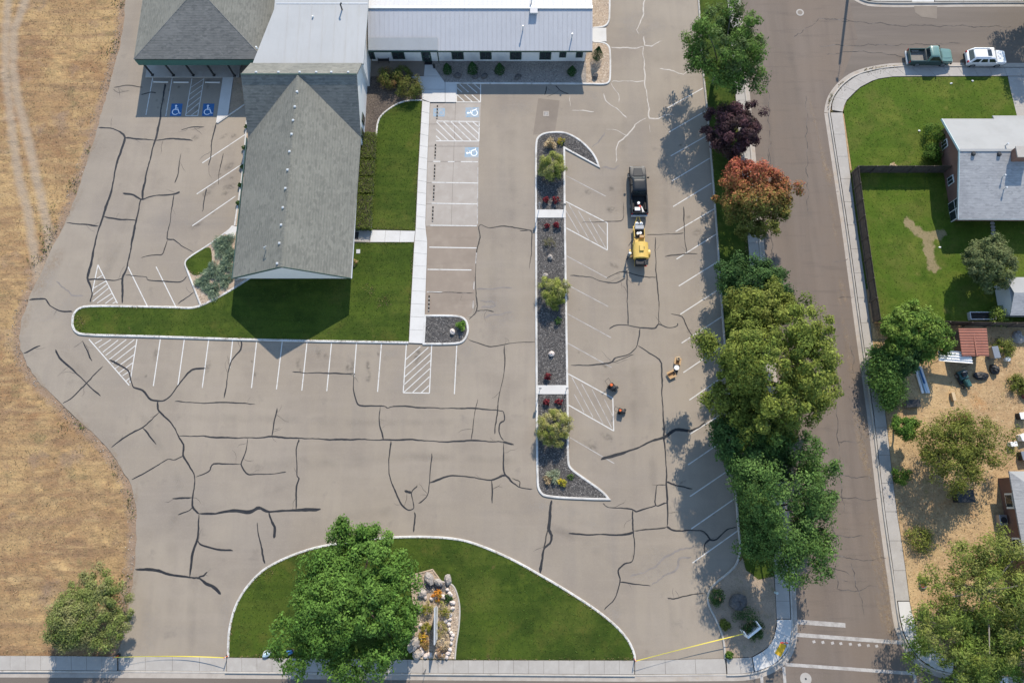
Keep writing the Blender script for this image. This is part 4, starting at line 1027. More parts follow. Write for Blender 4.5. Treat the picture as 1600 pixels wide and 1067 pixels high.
for i in range(34):
    k = rnd.randrange(0, 11); t = rnd.random()
    deposit(roadR[k][0] + (roadR[k + 1][0] - roadR[k][0]) * t - rnd.uniform(10, 26), roadR[k][1] + (roadR[k + 1][1] - roadR[k][1]) * t, rnd.uniform(.25, .6), rnd.uniform(1.5, 4.0), .11, 'straw_dust', 'sand_drift', scene.objects['street'], .004)
for (x, y, rx, ry, rot) in [(1215, 300, .6, 14, .09), (1265, 330, .6, 16, .1), (1235, 620, .6, 15, .1), (1290, 650, .7, 16, .11), (1330, 760, .6, 13, .12), (1280, 880, .6, 9, .12), (1340, 900, .7, 9, .13), (1190, 130, .6, 12, .08), (1245, 130, .7, 14, .08)]:
    deposit(x, y, rx, ry, rot, 'tyre_rubber', 'tyre_streak', scene.objects['street'], .004)
# fine street cracks
SC = [[(1290,873),(1305,868),(1320,870)], [(1303,820),(1306,870),(1308,920)], [(1330,880),(1337,905),(1345,940),(1350,960)], [(1270,880),(1300,884),(1330,900)], [(1306,868),(1340,874),(1385,872)], [(1300,836),(1350,838)], [(1262,895),(1300,890)], [(1309,920),(1330,922),(1370,916)], [(1311,905),(1325,908)],
      [(1300,545),(1310,690),(1318,800)], [(1330,540),(1345,690)], [(1325,580),(1350,583)], [(1310,690),(1360,688)], [(1300,740),(1365,748)], [(1300,777),(1375,780)], [(1300,410),(1332,402)], [(1305,300),(1318,298)], [(1310,466),(1334,464)],
      [(1240,60),(1280,30),(1330,33)], [(1280,72),(1420,70),(1500,68)], [(1300,30),(1400,40),(1580,42)], [(1200,120),(1205,300)], [(1260,150),(1262,330)], [(1290,85),(1350,80),(1420,90)], [(1200,240),(1208,420),(1225,520)]]
ST = [o for o in scene.objects if o.name == 'street'][0]
for i, pts in enumerate(SC):
    vs_, fs_ = ribbon_mesh([tuple(p[:2]) for p in PP(pts)], .075, .0008 + .0003 * (i % 9), wob=.07)
    m = MB(); m.add(vs_, fs_); m.build('crack', 'crack_fine', ST)

# ---- painted lines
PZ = [0]
def stripe(a, b, w=.11, mat='paint_white', name='stripe', z=None, par=None):
    PZ[0] = (PZ[0] + 1) % 9
    vs_, fs_ = ribbon_mesh([tuple(P(*a)[:2]), tuple(P(*b)[:2])], w, (.0046 if z is None else z) + .00018 * PZ[0])
    m = MB(); m.add(vs_, fs_)
    return m.build(name, mat, par or LOT)
for a, b in [((250.5,530),(239.6,603)), ((288,530.5),(278,602)), ((326,531),(316,606)), ((363.5,531.5),(359,575)), ((401,533.5),(393,606)), ((441,534),(432,608)), ((479.7,535),(471.6,610)), ((518,535.5),(510.6,611)), ((557,536),(553,590)), ((596,537),(590,612)),
             ((713.7,540),(710,615.5)), ((635,538),(630,613.5)), ((674.5,539),(671,614)), ((630,613.5),(671,614)), ((139,530),(202,602)), ((214,530),(203,598)),
             ((153,414),(183.5,474)), ((153,414),(144,458)), ((200,417),(230,478)), ((244,417),(274.5,479)), ((316,255),(383,210.5)), ((307.4,303.4),(377,257.6)), ((300.6,353),(368,306.7))]:
    stripe(a, b)
def z4(ox, oy, s=3.9525): return lambda L: [((a[0] / s + ox, a[1] / s + oy), (b[0] / s + ox, b[1] / s + oy)) for a, b in L]
for a, b in z4(400, 530)([((1015,45),(925,125)), ((1065,50),(920,180)), ((1080,85),(915,235)), ((1078,130),(915,280)), ((1075,180),(912,328)), ((1070,232),(965,330)), ((1068,285),(1020,330))]): stripe(a, b, .09)
for a, b in z4(0, 530)([((630,2),(585,28)), ((685,2),(610,52)), ((730,5),(635,80)), ((780,2),(652,100)), ((830,2),(675,125)), ((838,38),(695,150)), ((828,95),(712,180)), ((820,145),(735,208)), ((805,195),(757,225)), ((800,240),(775,260))]): stripe(a, b, .09)
for a, b in z4(0, 270)([((637,630),(585,662)), ((655,668),(580,712)), ((665,685),(576,755)), ((672,712),(572,795)), ((690,745),(600,805)), ((700,770),(650,808)), ((718,795),(695,808))]): stripe(a, b, .09)
EASTST = [((1098.6,138),(1043,169)), ((1102,174),(1045,207)), ((1105,212),(1048,244)), ((1109,247.5),(1050,283)), ((1111.7,286.4),(1051.7,323)), ((1117.5,325.7),(1055.5,362)), ((1119,366),(1057,405)), ((1122,408.6),(1060.6,447)), ((1125,451),(1063,491)), ((1127.6,495),(1065,536)), ((1130,540),(1067.7,582)), ((1135,585),(1077,625)), ((1138,640),(1078,678)), ((1141,681),(1075,726)), ((1145,730),(1078,775.4)), ((1149,778),(1080,826)), ((1153,828.6),(1082,879))]
for a, b in EASTST: stripe(a, b)
for a, b in [((885,275),(946.7,307)), ((885.5,400),(949,434.5)), ((890,447),(950.5,479)), ((887,490.6),(955,527.6)), ((887,536),(955.6,574)), ((890,683),(960,724))]: stripe(a, b, .10, 'paint_faded')
for a, b in [((884,315),(949,348.5)), ((949,348.5),(949,391)), ((949,391),(885,356.5)), ((888,584),(957.5,622)), ((957.5,622),(959,673)), ((959,673),(888,632.5))]: stripe(a, b, .11)
for a, b in z4(800, 270)([((330,230),(415,375)), ((350,195),(475,410)), ((410,235),(530,440)), ((475,280),(578,465)), ((530,320),(582,385))]) + z4(800, 530)([((370,235),(500,480)), ((430,275),(562,520)), ((495,310),(615,545)), ((570,370),(626,480)), ((385,340),(445,450))]): stripe(a, b, .09, 'paint_faded')
# carport stalls
for a, b in [((238.6,122),(228,180)), ((269,122.5),(259,182)), ((300,123),(290,181)), ((318.7,123),(309,181)), ((290,181.2),(309,181.2))]: stripe(a, b, .10)
for a, b in z4(200, 80, 7.905)([((938,345),(778,450)), ((922,420),(768,530)), ((910,490),(752,610)), ((893,570),(742,690)), ((880,640),(715,780)), ((870,730),(780,797))]): stripe(a, b, .08)
# pad and stall lines
for a, b in [((674.5,285.3),(746.6,286.4)), ((674.5,318),(745.4,319)), ((672,352.4),(745,353.3)), ((676.8,252.6),(688,252.7)), ((700,253),(710,253)), ((720,253),(747,253.3)), ((682.5,189.7),(750,190.5)), ((681,220.6),(748.5,221)), ((748.9,191),(748.3,221))]: stripe(a, b, .12, z=.0175)
for a, b in [((670.7,386.4),(745,387.6)), ((668,421),(736.5,422)), ((667,456.2),(691,456.8))]: stripe(a, b, .12, z=.0062)
for a, b in z4(650, 150, 9.7)([((310,395),(600,680)), ((420,395),(715,685)), ((530,395),(835,685)), ((645,400),(955,690)), ((760,400),(960,585)), ((865,400),(960,480)), ((305,505),(490,680)), ((305,610),(380,680))]): stripe(a, b, .12, z=.0175)
for a, b in [((713.3,131.7),(713.3,160)), ((751,131.7),(750.8,160)), ((713,159.8),(751,160))]: stripe(a, b, .12)
for a, b in z4(560, 60, 7.905)([((1250,568),(1360,668)), ((1340,568),(1465,675)), ((1430,568),(1508,635)), ((1214,610),(1280,670)), ((1214,695),(1315,788)), ((1310,700),(1410,788)), ((1400,700),(1498,785))]): stripe(a, b, .11)
for a, b in [((746.8,262),(746,350)), ((744.5,395),(743,412)), ((741,440),(740,452)), ((739.5,470),(739,482))]: stripe(a, b, .12, 'paint_faded', z=.0178)
# crosswalk and stop bar
for a, b, w in [((1240.5,970.5),(1321,976.5),.5), ((1242,991),(1410,1003.5),.42), ((1227,1037.5),(1432,1052),.36), ((1224.5,1041),(1228,1085),.34), ((1429,1052),(1432,1090),.34), ((1190,1057),(1192,1090),.34)]:
    o = stripe(a, b, w * .9, 'paint_faded', 'crosswalk_line', .003, ST)
for x in (1271, 1285, 1300, 1313, 1328, 1342, 1356, 1369): stripe((x, 1000 + (x - 1271) * .07), (x + 1.5, 1004 + (x - 1271) * .07), .3, 'paint_faded', 'crosswalk_line', .003, ST)

def wheelchair(c, size, rot, blue, white, z, par, ww=None):
    """painted accessible parking symbol: blue field and white figure"""
    R = Matrix.Rotation(rot, 2)
    def T(x, y):
        q = R @ Vector((x * size, y * size)); return (c.x + q.x, c.y + q.y)
    if blue:
        m = MB(); m.sheet([T(-.5, -.62), T(.5, -.62), T(.5, .62), T(-.5, .62)], z); m.build('symbol_field', blue, par)
    def line(L, w, k, nm='symbol_figure'):
        vs_, fs_ = ribbon_mesh([T(*p) for p in L], w * size, z + .002 + .0004 * k)
        m = MB(); m.add(vs_, fs_); m.build(nm, white, par)
    n = 12
    m = MB(); m.sheet([T(-.06 + .10 * math.cos(2 * math.pi * k / n), .40 + .10 * math.sin(2 * math.pi * k / n)) for k in range(n)], z + .002); m.build('symbol_figure', white, par)
    line([(-.07, .30), (-.05, .02), (.16, .02), (.30, -.36), (.42, -.33)], .095, 1)
    line([(-.06, .17), (.16, .15)], .07, 2)
    line([(-.10, .06)] + [(-.06 + .27 * math.cos(a), -.21 + .27 * math.sin(a)) for a in [math.radians(t) for t in range(105, 345, 20)]], .075, 3)
wheelchair(P(275.5, 172), 1.38, 0, 'paint_blue', 'paint_symbol', .0075, LOT)
wheelchair(P(325.3, 172), 1.38, 0, 'paint_blue', 'paint_symbol', .0075, LOT)
wheelchair(P(738, 176), 1.35, math.pi / 2, 'paint_blue_worn', 'paint_symbol', .0180, PAD)
wheelchair(P(737, 238.5), 1.35, math.pi / 2, 'paint_blue_worn', 'paint_symbol', .0180, PAD)
wheelchair(P(686, 176), 1.15, math.pi / 2, 'paint_blue_worn', 'paint_faded', .0180, PAD)

# ---- wheel stops
def wheel_stop(px0, px1, label, group, dark):
    a, b = P(*px0), P(*px1)
    d = b - a; L = d.length
    t = thing('wheel_stop', (a + b) / 2, label, 'wheel stop', group, math.atan2(d.y, d.x))
    m = MB(); m.loft([[(s, -.09, 0), (s, .09, 0), (s, .06, .10), (s, -.06, .10)] for s in (-L / 2, L / 2)])
    if dark:
        m.build('bar', 'rubber', t)
        n = 4
        for k in range(n):
            s0 = -L / 2 + L * (k + .72) / n - .02
            q = MB(); q.loft([[(s, -.094, .005), (s, .094, .005), (s, .063, .104), (s, -.063, .104)] for s in (s0, s0 + L * .28 / n)]); q.build('reflector', 'concrete', t)
    else:
        m.build('bar', 'concrete_new', t)
for i, (a, b, l) in enumerate([((683.5,165.5),(682.8,185.6),'black rubber wheel stop in the topmost pad stall over the faded symbol'), ((680.6,226),(679.8,247.5),'black rubber wheel stop in the pad stall just below the hatched aisle'), ((679.4,258),(678.6,280),'third wheel stop from the top of the pale parking pad'), ((678.2,290),(677.4,312.5),'fourth wheel stop from the top of the pale parking pad'), ((676.6,323),(675.8,346),'lowest wheel stop on the pale concrete pad'), ((670.6,462),(669.8,486),'wheel stop directly above the small gravel island')]):
    wheel_stop(a, b, l, 'wheel stops on the parking pad', True)
for i, (a, b, l) in enumerate([((240,128.6),(263,128.8),'pale wheel stop at the left end of the carport stalls'), ((271.5,129),(295,129.2),'concrete wheel stop above the left blue wheelchair symbol'), ((321,129.2),(344,129.4),'concrete wheel stop above the right blue wheelchair symbol')]):
    wheel_stop(a, b, l, 'wheel stops in front of the carport', False)
# pale walk right of the carport stalls
m = MB(); m.prism([tuple(P(*p)[:2]) for p in [(348.6, 122), (365, 122), (357, 180), (338, 193)]], -.02, .10); struct('walkway', m, 'concrete_new', 'pale concrete walk beside the carport stalls')
m = MB(); m.prism([tuple(P(*p)[:2]) for p in [(365.5, 122), (392, 122), (392, 158), (385, 164), (358, 180)]], -.02, .07); struct('planting_bed', m, 'soil_bed', 'shaded soil bed between carport and gable building')
k = kerb('kerb', [tuple(P(*p)[:2]) for p in [(340, 193), (357.5, 181), (384, 163)]], False, .16, .12, 'kerb_white'); tag(k, kind='structure', label='short white kerb at the end of the carport walk')

# ================================================================== BUILDINGS
def wallbox(par, x0, x1, y0, y1, z0, z1, mat, name='wall', label=None):
    m = MB(); m.box(((x0 + x1) / 2, (y0 + y1) / 2, (z0 + z1) / 2), (x1 - x0, y1 - y0, z1 - z0))
    return m.build(name, mat, par, world=True, label=label)
def roofplane(par, pts, mat, th=.16, name='roof_slope', label=None):
    m = MB(); m.slab3(pts, th)
    return m.build(name, mat, par, world=True, label=label)
VENT = MB(); VENT.bevbox((0, 0, .11), (.27, .27, .22), .05)
VENT_ME = None
def roof_vent(par, p, mat='galvanised'):
    global VENT_ME
    if VENT_ME is None:
        o = VENT.build('roof_vent', mat, par); VENT_ME = o.data
    else:
        o = link('roof_vent', VENT_ME, None, par)
    o.location = Vector(p) - par.location
    return o
def cap_strip(par, a, b, n, mat, w=.34):
    """ridge cap pieces, each its own part"""
    a, b = Vector(a), Vector(b)
    d = (b - a); L = d.length / n
    m = MB(); m.add([(0, -w / 2, -.05), (0, 0, .035), (0, w / 2, -.05), (L * 1.04, -w / 2, -.065), (L * 1.04, 0, .02), (L * 1.04, w / 2, -.065)], [(0, 3, 4, 1), (1, 4, 5, 2), (0, 1, 2), (5, 4, 3)])
    me = None
    for i in range(n):
        if me is None:
            o = m.build('ridge_cap', mat, par); me = o.data
        else:
            o = link('ridge_cap', me, None, par)
        o.location = a + d * (i / n) - par.location
        o.rotation_euler = (0, -math.asin(d.normalized().z), math.atan2(d.y, d.x))

# ---- gable roofed hall
xL, xR, yF, zE, zR = -31.15, -17.95, 6.55, 2.8, 6.5
xc = -24.5; yV, yR, yN, zN = 23.95, 29.85, 32.35, 5.05
xl2, xr2 = -31.0, -17.75
HALL = thing('gable_building', (xc, 18, 0), 'long hall with a grey shingle gable roof and a row of small white vents', 'building')
roofplane(HALL, [(xL, yF, zE), (xc, yF, zR), (xc, yR, zR), (xl2, yV, zE)], 'shingle_ns')
roofplane(HALL, [(xc, yF, zR), (xR, yF, zE), (xr2, yV, zE), (xc, yR, zR)], 'shingle_ns')
roofplane(HALL, [(xl2, yV, zE), (xc, yR, zR), (xl2, yR, zR)], 'shingle_ew', label='dark shaded roof triangle left of the ridge')
roofplane(HALL, [(xr2, yV, zE), (xr2, yR, zR), (xc, yR, zR)], 'shingle_ew', label='dark shaded roof triangle right of the ridge')
roofplane(HALL, [(xl2, yR, zR), (xr2, yR, zR), (xr2 + .15, yN, zN), (xl2 + .35, yN, zN)], 'shingle_ew')
cap_strip(HALL, (xc, yF, zR), (xc, yR, zR), 70, 'shingle_ns')
m = MB(); m.box((xl2 / 2 + xr2 / 2, yR - .02, zR + .02), (xr2 - xl2, .16, .07)); m.build('ridge_flashing', 'trim_green', HALL, world=True)
m = MB()
tri = [(xL + .12, zE - .1), (xR - .12, zE - .1), (xR - .1, zE - .02), (xc, zR - .12), (xL + .1, zE - .02)]
m.loft([[(p[0], yF + .03, p[1]) for p in tri], [(p[0], yF + .2, p[1]) for p in tri]]); m.build('gable', 'wall_white', HALL, world=True)
m = MB(); m.box((xc, yF + .7, zE - .16), (13.0, 1.3, .06)); m.build('soffit', 'trim_white', HALL, world=True)
for s in (-1, 1):
    a = (xL if s < 0 else xR)
    m = MB(); m.loft([[(a, yF - .02, zE - .22), (a, yF - .02, zE + .02), (a, yF + .05, zE + .02), (a, yF + .05, zE - .22)], [(xc, yF - .02, zR - .22), (xc, yF - .02, zR + .03), (xc, yF + .05, zR + .03), (xc, yF + .05, zR - .22)]]); m.build('fascia', 'trim_green', HALL, world=True)
    m = MB(); m.box((a + s * .05, (yF + yV) / 2, zE - .08), (.12, yV - yF, .14)); m.build('gutter', 'galvanised' if s > 0 else 'trim_green', HALL, world=True)
wallbox(HALL, xL + .75, xR - .75, yF + 1.3, yF + 1.5, 0, zE - .1, 'wall_white')
wallbox(HALL, xL + .75, xL + .95, yF + 1.5, yN, 0, zE - .1, 'wall_white')
wallbox(HALL, xR - .95, xR - .75, yF + 1.5, yV, 0, zE - .1, 'wall_white')
gy = [(yV + .1, 0), (yV + .1, zE - .2), (yR, zR - .22), (yN, zN - .2), (36.2, zN - .3), (36.2, 0)]
for xx, nm in ((xr2 - .40, 'end_wall'), (xl2 + .25, 'end_wall')):
    g2 = [(p[0] if xx > xc else min(p[0], yN), p[1]) for p in gy]
    if xx < xc: g2 = g2[:4] + [(yN, 0)]
    m = MB(); m.loft([[(xx, p[0], p[1]) for p in g2], [(xx + .15, p[0], p[1]) for p in g2]]); m.build(nm, 'wall_white', HALL, world=True)
for yy in (25.2, 27.2):
    m = MB(); m.box((xr2 - .15, yy, 1.5), (.06, 1.1, 1.3)); w = m.build('window', 'trim_green', HALL, world=True)
    m = MB(); m.box((xr2 - .11, yy, 1.5), (.03, .95, 1.12)); g = m.build('pane', 'glass_dark', w); g.location = -HALL.location
dm = MB(); dm.box((xR - .72, 11.55, 1.05), (.08, 1.0, 2.1)); d = dm.build('door', 'trim_green', HALL, world=True)
for (px, py) in [(463.8, 143), (460.7, 167), (458, 188.5), (455.7, 210), (452.4, 237), (449.3, 265.7), (446, 294.5), (442, 324.4), (439.2, 351.5), (436.4, 380), (433, 411.7)]:
    p = P(px, py, 6.2); zz = zR - abs(p.x - xc) * (zR - zE) / (xc - xL); p = P(px, py, zz + .1)
    roof_vent(HALL, (p.x, p.y, zR - abs(p.x - xc) * (zR - zE) / (xc - xL) - .06))
for px in (400, 435, 468, 494, 517.6, 544):
    p = P(px, 113, 6.4); roof_vent(HALL, (p.x, p.y, zR - max(0, p.y - yR) * .58 - .06))
p = P(417, 392, 5); zz = zR - abs(p.x - xc) * .556
m = MB(); m.cyl((p.x, p.y, zz - .1), (p.x, p.y, zz + .75), .06); m.cyl((p.x, p.y, zz + .75), (p.x + .3, p.y + .1, zz + .85), .05); m.build('vent_pipe', 'galvanised', HALL, world=True)

# ---- white low roof block
WB = thing('flat_roof_building', (-24, 40, 0), 'block with a broad white low slope roof between carport and north wing', 'building')
zw = lambda y: 5.0 + (y - yN) * .045
wl0, wl1 = P(395, 95.5, 5.0), P(428.5, 15, 5.3)
pts = [(wl0.x, yN - .05), (-17.42, yN - .05), (-17.2, 39.9), (-17.2, 56), (wl1.x, 56), (wl1.x, wl1.y)]
roofplane(WB, [(x, y, zw(y)) for x, y in pts], 'roof_white', .25)
wallbox(WB, wl1.x + .25, -17.7, yN + .3, 55, 0, 4.7, 'wall_white')
m = MB(); m.prism([(wl0.x + .2, yN + .05), (wl1.x + .25, yN + .05), (wl1.x + .25, wl1.y)], 3.5, 4.85); m.build('parapet', 'wall_white', WB, world=True)
for i in range(9):
    x = -29.6 + i * 1.42
    y0 = yN if x > -29 else yN
    if x < -27.0: continue
    m = MB(); m.slab3([(x - .03, yN, zw(yN) + .03), (x + .03, yN, zw(yN) + .03), (x + .03, 55, zw(55) + .03), (x - .03, 55, zw(55) + .03)], .03); m.build('roof_seam', 'roof_white', WB, world=True)
m = MB(); m.slab3([(wl1.x + .2, 40.2, zw(40.2) + .035), (-17.25, 40.2, zw(40.2) + .035), (-17.25, 40.35, zw(40.35) + .035), (wl1.x + .2, 40.35, zw(40.35) + .035)], .035); m.build('roof_flashing', 'galvanised', WB, world=True)
p = P(534, 14, 5.5)
m = MB(); m.tube([(p.x, p.y, 5.2), (p.x, p.y, 6.2), (p.x + .15, p.y + .1, 6.35)], .09, 8); m.build('vent_pipe', 'dark_metal', WB, world=True)
for px, py in ((489, 27), (401, 75)):
    q = P(px, py, 5.3); m = MB(); m.cyl((q.x, q.y, 5.2), (q.x, q.y, 5.5), .12, .09); m.build('roof_cap', 'trim_white', WB, world=True)

# ---- hip roofed carport block
CB = thing('carport_building', (-37.2, 40, 0), 'hip roofed block with green fascia and an open carport on slim posts', 'building')
cl, cr_, cy, cz = -45.1, -29.6, 33.65, 4.0
ap = (-37.2, 41.4, 6.6)
roofplane(CB, [(cl, cy, cz), (cr_, cy, cz), ap], 'shingle_hip')
roofplane(CB, [(cl, cy, cz), ap, (-37.2, 60, 6.6), (cl, 60, cz)], 'shingle_ns')
roofplane(CB, [(cr_, cy, cz), (cr_, 60, cz), (-37.2, 60, 6.6), ap], 'shingle_ns')
roofplane(CB, [(cr_, yN + 1.2, cz), (cr_ + 3, yN + 1.2, cz - 1.03), (cr_ + 3, 60, cz - 1.03), (cr_, 60, cz)], 'shingle_ns')
for a, b in (((cl, cy, cz), ap), ((cr_, cy, cz), ap)): cap_strip(CB, a, b, 30, 'shingle_hip', .3)
m = MB(); m.box(((cl + cr_) / 2, cy + .06, cz - .62), (cr_ - cl, .12, 1.1)); m.build('fascia', 'fascia_green', CB, world=True)
m = MB(); m.box((cl + .06, cy + 10, cz - .62), (.12, 19.8, 1.1)); m.build('fascia', 'fascia_green', CB, world=True)
m = MB(); m.box(((cl + cr_) / 2, cy + 4, cz - 1.1), (cr_ - cl - .3, 7.6, .08)); m.build('ceiling', 'soffit', CB, world=True)
for px, py in ((239, 119.5), (271.5, 120), (302.5, 120), (335, 120), (367, 121)):
    q = P(px, py); m = MB(); m.box((q.x, q.y + .1, 1.43), (.16, .16, 2.86)); m.box((q.x, q.y + .1, .06), (.34, .34, .14)); m.build('post', 'dark_metal', CB, world=True)
wallbox(CB, cl + .7, cr_ - 1.2, cy + 7.4, cy + 7.6, 0, 3.0, 'wall_white')
q0 = P(239, 121.8); q1 = P(348, 122)
m = MB(); m.box(((q0.x + q1.x) / 2 + .6, (q0.y + 42) / 2, .06), (q1.x - q0.x + 3, 42 - q0.y, .12)); m.build('porch_slab', 'concrete', CB, world=True)

# ---- north wing with standing seam roof
NW = thing('north_wing', (-4, 40, 0), 'long white walled wing with a blue grey standing seam metal roof', 'building')
ex0, ex1, ey, ez, ry, rz_ = -17.45, 9.75, 35.55, 3.0, 40.5, 4.4
roofplane(NW, [(ex0, ey, ez), (ex1, ey - .02, ez), (ex1, ry, rz_), (ex0, ry, rz_)], 'roof_metal', .14)
roofplane(NW, [(ex0, ry, rz_), (ex1, ry, rz_), (ex1, ry + 5.5, ez), (ex0, ry + 5.5, ez)], 'roof_metal', .14, label='sunlit north slope of the metal roof')
sl = math.atan2(rz_ - ez, ry - ey); SL = math.hypot(rz_ - ez, ry - ey)
m = MB(); m.box((0, SL / 2, .015), (.035, SL, .03)); sme = None
for side in (0, 1):
    n = 48
    for i in range(n):
        x = ex0 + .3 + i * (ex1 - ex0 - .5) / (n - 1)
        if sme is None:
            o = m.build('roof_seam', 'roof_metal', NW); sme = o.data
        else:
            o = link('roof_seam', sme, None, NW)
        if side == 0:
            o.location = (x + 4, ey - 40, ez); o.rotation_euler = (sl, 0, 0)
        else:
            o.location = (x + 4, ry + 5.4 - 40, ez + .03); o.rotation_euler = (math.atan2(1.4, 5.5), 0, math.pi)
m = MB(); m.box(((ex0 + ex1) / 2, ry, rz_ + .05), (ex1 - ex0, .35, .07)); m.build('ridge_cap', 'galvanised', NW, world=True)
m = MB(); m.box(((ex0 + ex1) / 2, ey - .03, ez - .12), (ex1 - ex0, .10, .20)); m.build('fascia', 'trim_green', NW, world=True)
q = P(684, 61, 3.4)
pz = lambda y: ez + (y - ey) * (rz_ - ez) / (ry - ey)
roofplane(NW, [(ex0 + .05, ey + .0, ez + .12), (q.x, ey + .0, ez + .12), (q.x, q.y, pz(q.y) + .22), (ex0 + .05, q.y, pz(q.y) + .22)], 'roof_white', .10, 'porch_roof', 'flatter white porch roof strip at the left end')
wy = 36.22
wallbox(NW, ex0 - .1, 9.12, wy, wy + .2, 0, 2.9, 'wall_white')
wallbox(NW, 8.92, 9.12, wy + .2, 46, 0, 3.0, 'wall_white')
m = MB(); m.box((9.14, wy + 1.3, .6), (.06, 2.4, 1.2)); m.build('brick_panel', 'brick', NW, world=True)
tri2 = [(35.9, 2.85), (ry, rz_ - .2), (45.2, 2.85)]
m = MB(); m.loft([[(8.95, a, b) for a, b in tri2], [(9.1, a, b) for a, b in tri2]]); m.build('gable', 'wall_white', NW, world=True)
for a, b, z0, z1 in ((569.5, 585.3, .55, 1.95), (612.5, 632, .55, 1.95), (705.6, 724.4, .5, 1.95), (749.8, 767.9, .5, 1.95), (796.7, 814.8, .45, 1.95), (842.9, 861.2, .45, 1.95), (873.8, 884.6, .85, 1.95), (899.8, 910.5, .85, 1.95)):
    x0, x1 = P(a, 87, 1.3).x, P(b, 87, 1.3).x
    w = MB(); w.box(((x0 + x1) / 2, wy - .03, (z0 + z1) / 2), (x1 - x0, .09, z1 - z0)); wo = w.build('window', 'trim_green', NW, world=True)
    for s in ((0, 1) if x1 - x0 > 1 else (0,)):
        ww = (x1 - x0 - .24) / (2 if x1 - x0 > 1 else 1)
        g = MB(); g.box((x0 + .1 + ww * (s + .5) + .04 * s, wy - .085, (z0 + z1) / 2), (ww - .03, .02, z1 - z0 - .2)); go = g.build('pane', 'glass_dark', wo); go.location = -NW.location
x0, x1 = P(660, 95).x + .05, P(675, 95).x
d = MB(); d.box(((x0 + x1) / 2, wy - .03, 1.12), (x1 - x0, .1, 2.25)); do = d.build('door', 'trim_green', NW, world=True)
for zz in (.45, 1.35):
    g = MB(); g.box(((x0 + x1) / 2, wy - .09, zz + .2), (x1 - x0 - .35, .02, .75)); go = g.build('pane', 'glass_dark', do); go.location = -NW.location
g = MB(); g.cyl((x1 - .2, wy - .14, .95), (x1 - .2, wy - .14, 1.35), .02); go = g.build('handle', 'galvanised', do); go.location = -NW.location
x = P(686, 95).x; m = MB(); m.box((x, wy - .06, 1.4), (.11, .1, 2.8)); m.build('downspout', 'trim_green', NW, world=True)
for px, py, h in ((817, 45, .75), (894, 55, .75), (830, 8, .7)):
    q = P(px, py, 4.0); zz = pz(q.y) if q.y < ry else rz_ - (q.y - ry) * .255
    m = MB(); m.cyl((q.x, q.y, zz - .1), (q.x, q.y, zz + h), .07); m.cyl((q.x, q.y, zz + h), (q.x, q.y, zz + h + .1), .12, .10); m.build('vent_pipe', 'galvanised', NW, world=True)
m = MB(); q = P(834, 19, 4.3); m.box((q.x, q.y, rz_ + .12), (.9, .8, .2)); m.build('roof_hatch', 'roof_metal', NW, world=True)
m = MB(); q = P(669.5, 99.5); m.box((q.x, q.y, .125), (.95, .55, .03)); m.build('door_mat', 'black_plastic', None, label='black door mat in front of the glass door', cat='door mat')
# bench and bin on the porch
q = P(600.5, 98)
B = thing('bench', (q.x, q.y, .115), 'dark metal bench against the white porch wall', 'bench')
for i in range(5):
    m = MB(); m.box((0, -.17 + i * .1, .45), (1.4, .08, .03)); m.build('seat_slat', 'dark_metal', B)
for i in range(3):
    m = MB(); m.box((0, .3, .58 + i * .13), (1.4, .03, .09)); m.build('back_slat', 'dark_metal', B)
for sx in (-.65, .65):
    m = MB(); m.box((sx, -.18, .22), (.05, .05, .44)); m.build('leg', 'dark_metal', B)
    m = MB(); m.box((sx, .29, .46), (.05, .05, .92)); m.build('leg', 'dark_metal', B)
    m = MB(); m.box((sx, .04, .64), (.06, .5, .04)); m.build('armrest', 'dark_metal', B)
q = P(569.6, 108)
B = thing('litter_bin', (q.x + .15, q.y, .115), 'dark green litter bin at the inner corner of the porch', 'bin')
m = MB(); m.cyl((0, 0, 0), (0, 0, .8), .27, .31, 14); m.build('body', 'trim_green', B, smooth=True)
m = MB(); m.cyl((0, 0, .8), (0, 0, .92), .33, .2, 14); m.build('lid', 'black_plastic', B, smooth=True)
q = P(678.5, 107); B = thing('ash_urn', (q.x, q.y, .115), 'small black ash urn on the forecourt by the glass door', 'urn')
m = MB(); m.cyl((0, 0, 0), (0, 0, .5), .12, .14, 10); m.build('body', 'black_plastic', B); m = MB(); m.cyl((0, 0, .5), (0, 0, .53), .16, .16, 10); m.build('rim', 'dark_metal', B)

# ---- brick house at the right
HB = thing('brick_house', (60, 20, 0), 'brick house with pale north roof slope and grey shingle south slope', 'house')
hx, hn, hr, hs = 51.0, 26.5, 21.25, 13.75
HZ, HE = 4.7, 2.7
roofplane(HB, [(hx - .05, hn, HE), (hx, hr, HZ), (76, hr, HZ), (76, hn, HE)], 'roof_house_n')
roofplane(HB, [(hx, hr, HZ), (hx - .1, hs, HE - .1), (76, hs, HE - .1), (76, hr, HZ)], 'shingle_house')
roofplane(HB, [(P(1552, 181, 2.6).x, hn - .4, HE + .10), (P(1552, 181, 2.6).x, hn + .55, HE - .22), (76, hn + .55, HE - .22), (76, hn - .4, HE + .10)], 'roof_house_n', .14, 'porch_roof')
m = MB(); m.box((63.5, hr, HZ + .01), (25, .3, .06)); m.build('ridge_cap', 'roof_house_n', HB, world=True)
for ya, za, yb2, zb in ((hn, HE, hr, HZ), (hs, HE - .1, hr, HZ)):
    m = MB(); xx = hx - .06
    m.loft([[(xx, ya, za - .24), (xx, ya, za + .02), (xx + .06, ya, za + .02), (xx + .06, ya, za - .24)], [(xx, yb2, zb - .24), (xx, yb2, zb + .02), (xx + .06, yb2, zb + .02), (xx + .06, yb2, zb - .24)]]); m.build('fascia', 'trim_teal', HB, world=True)
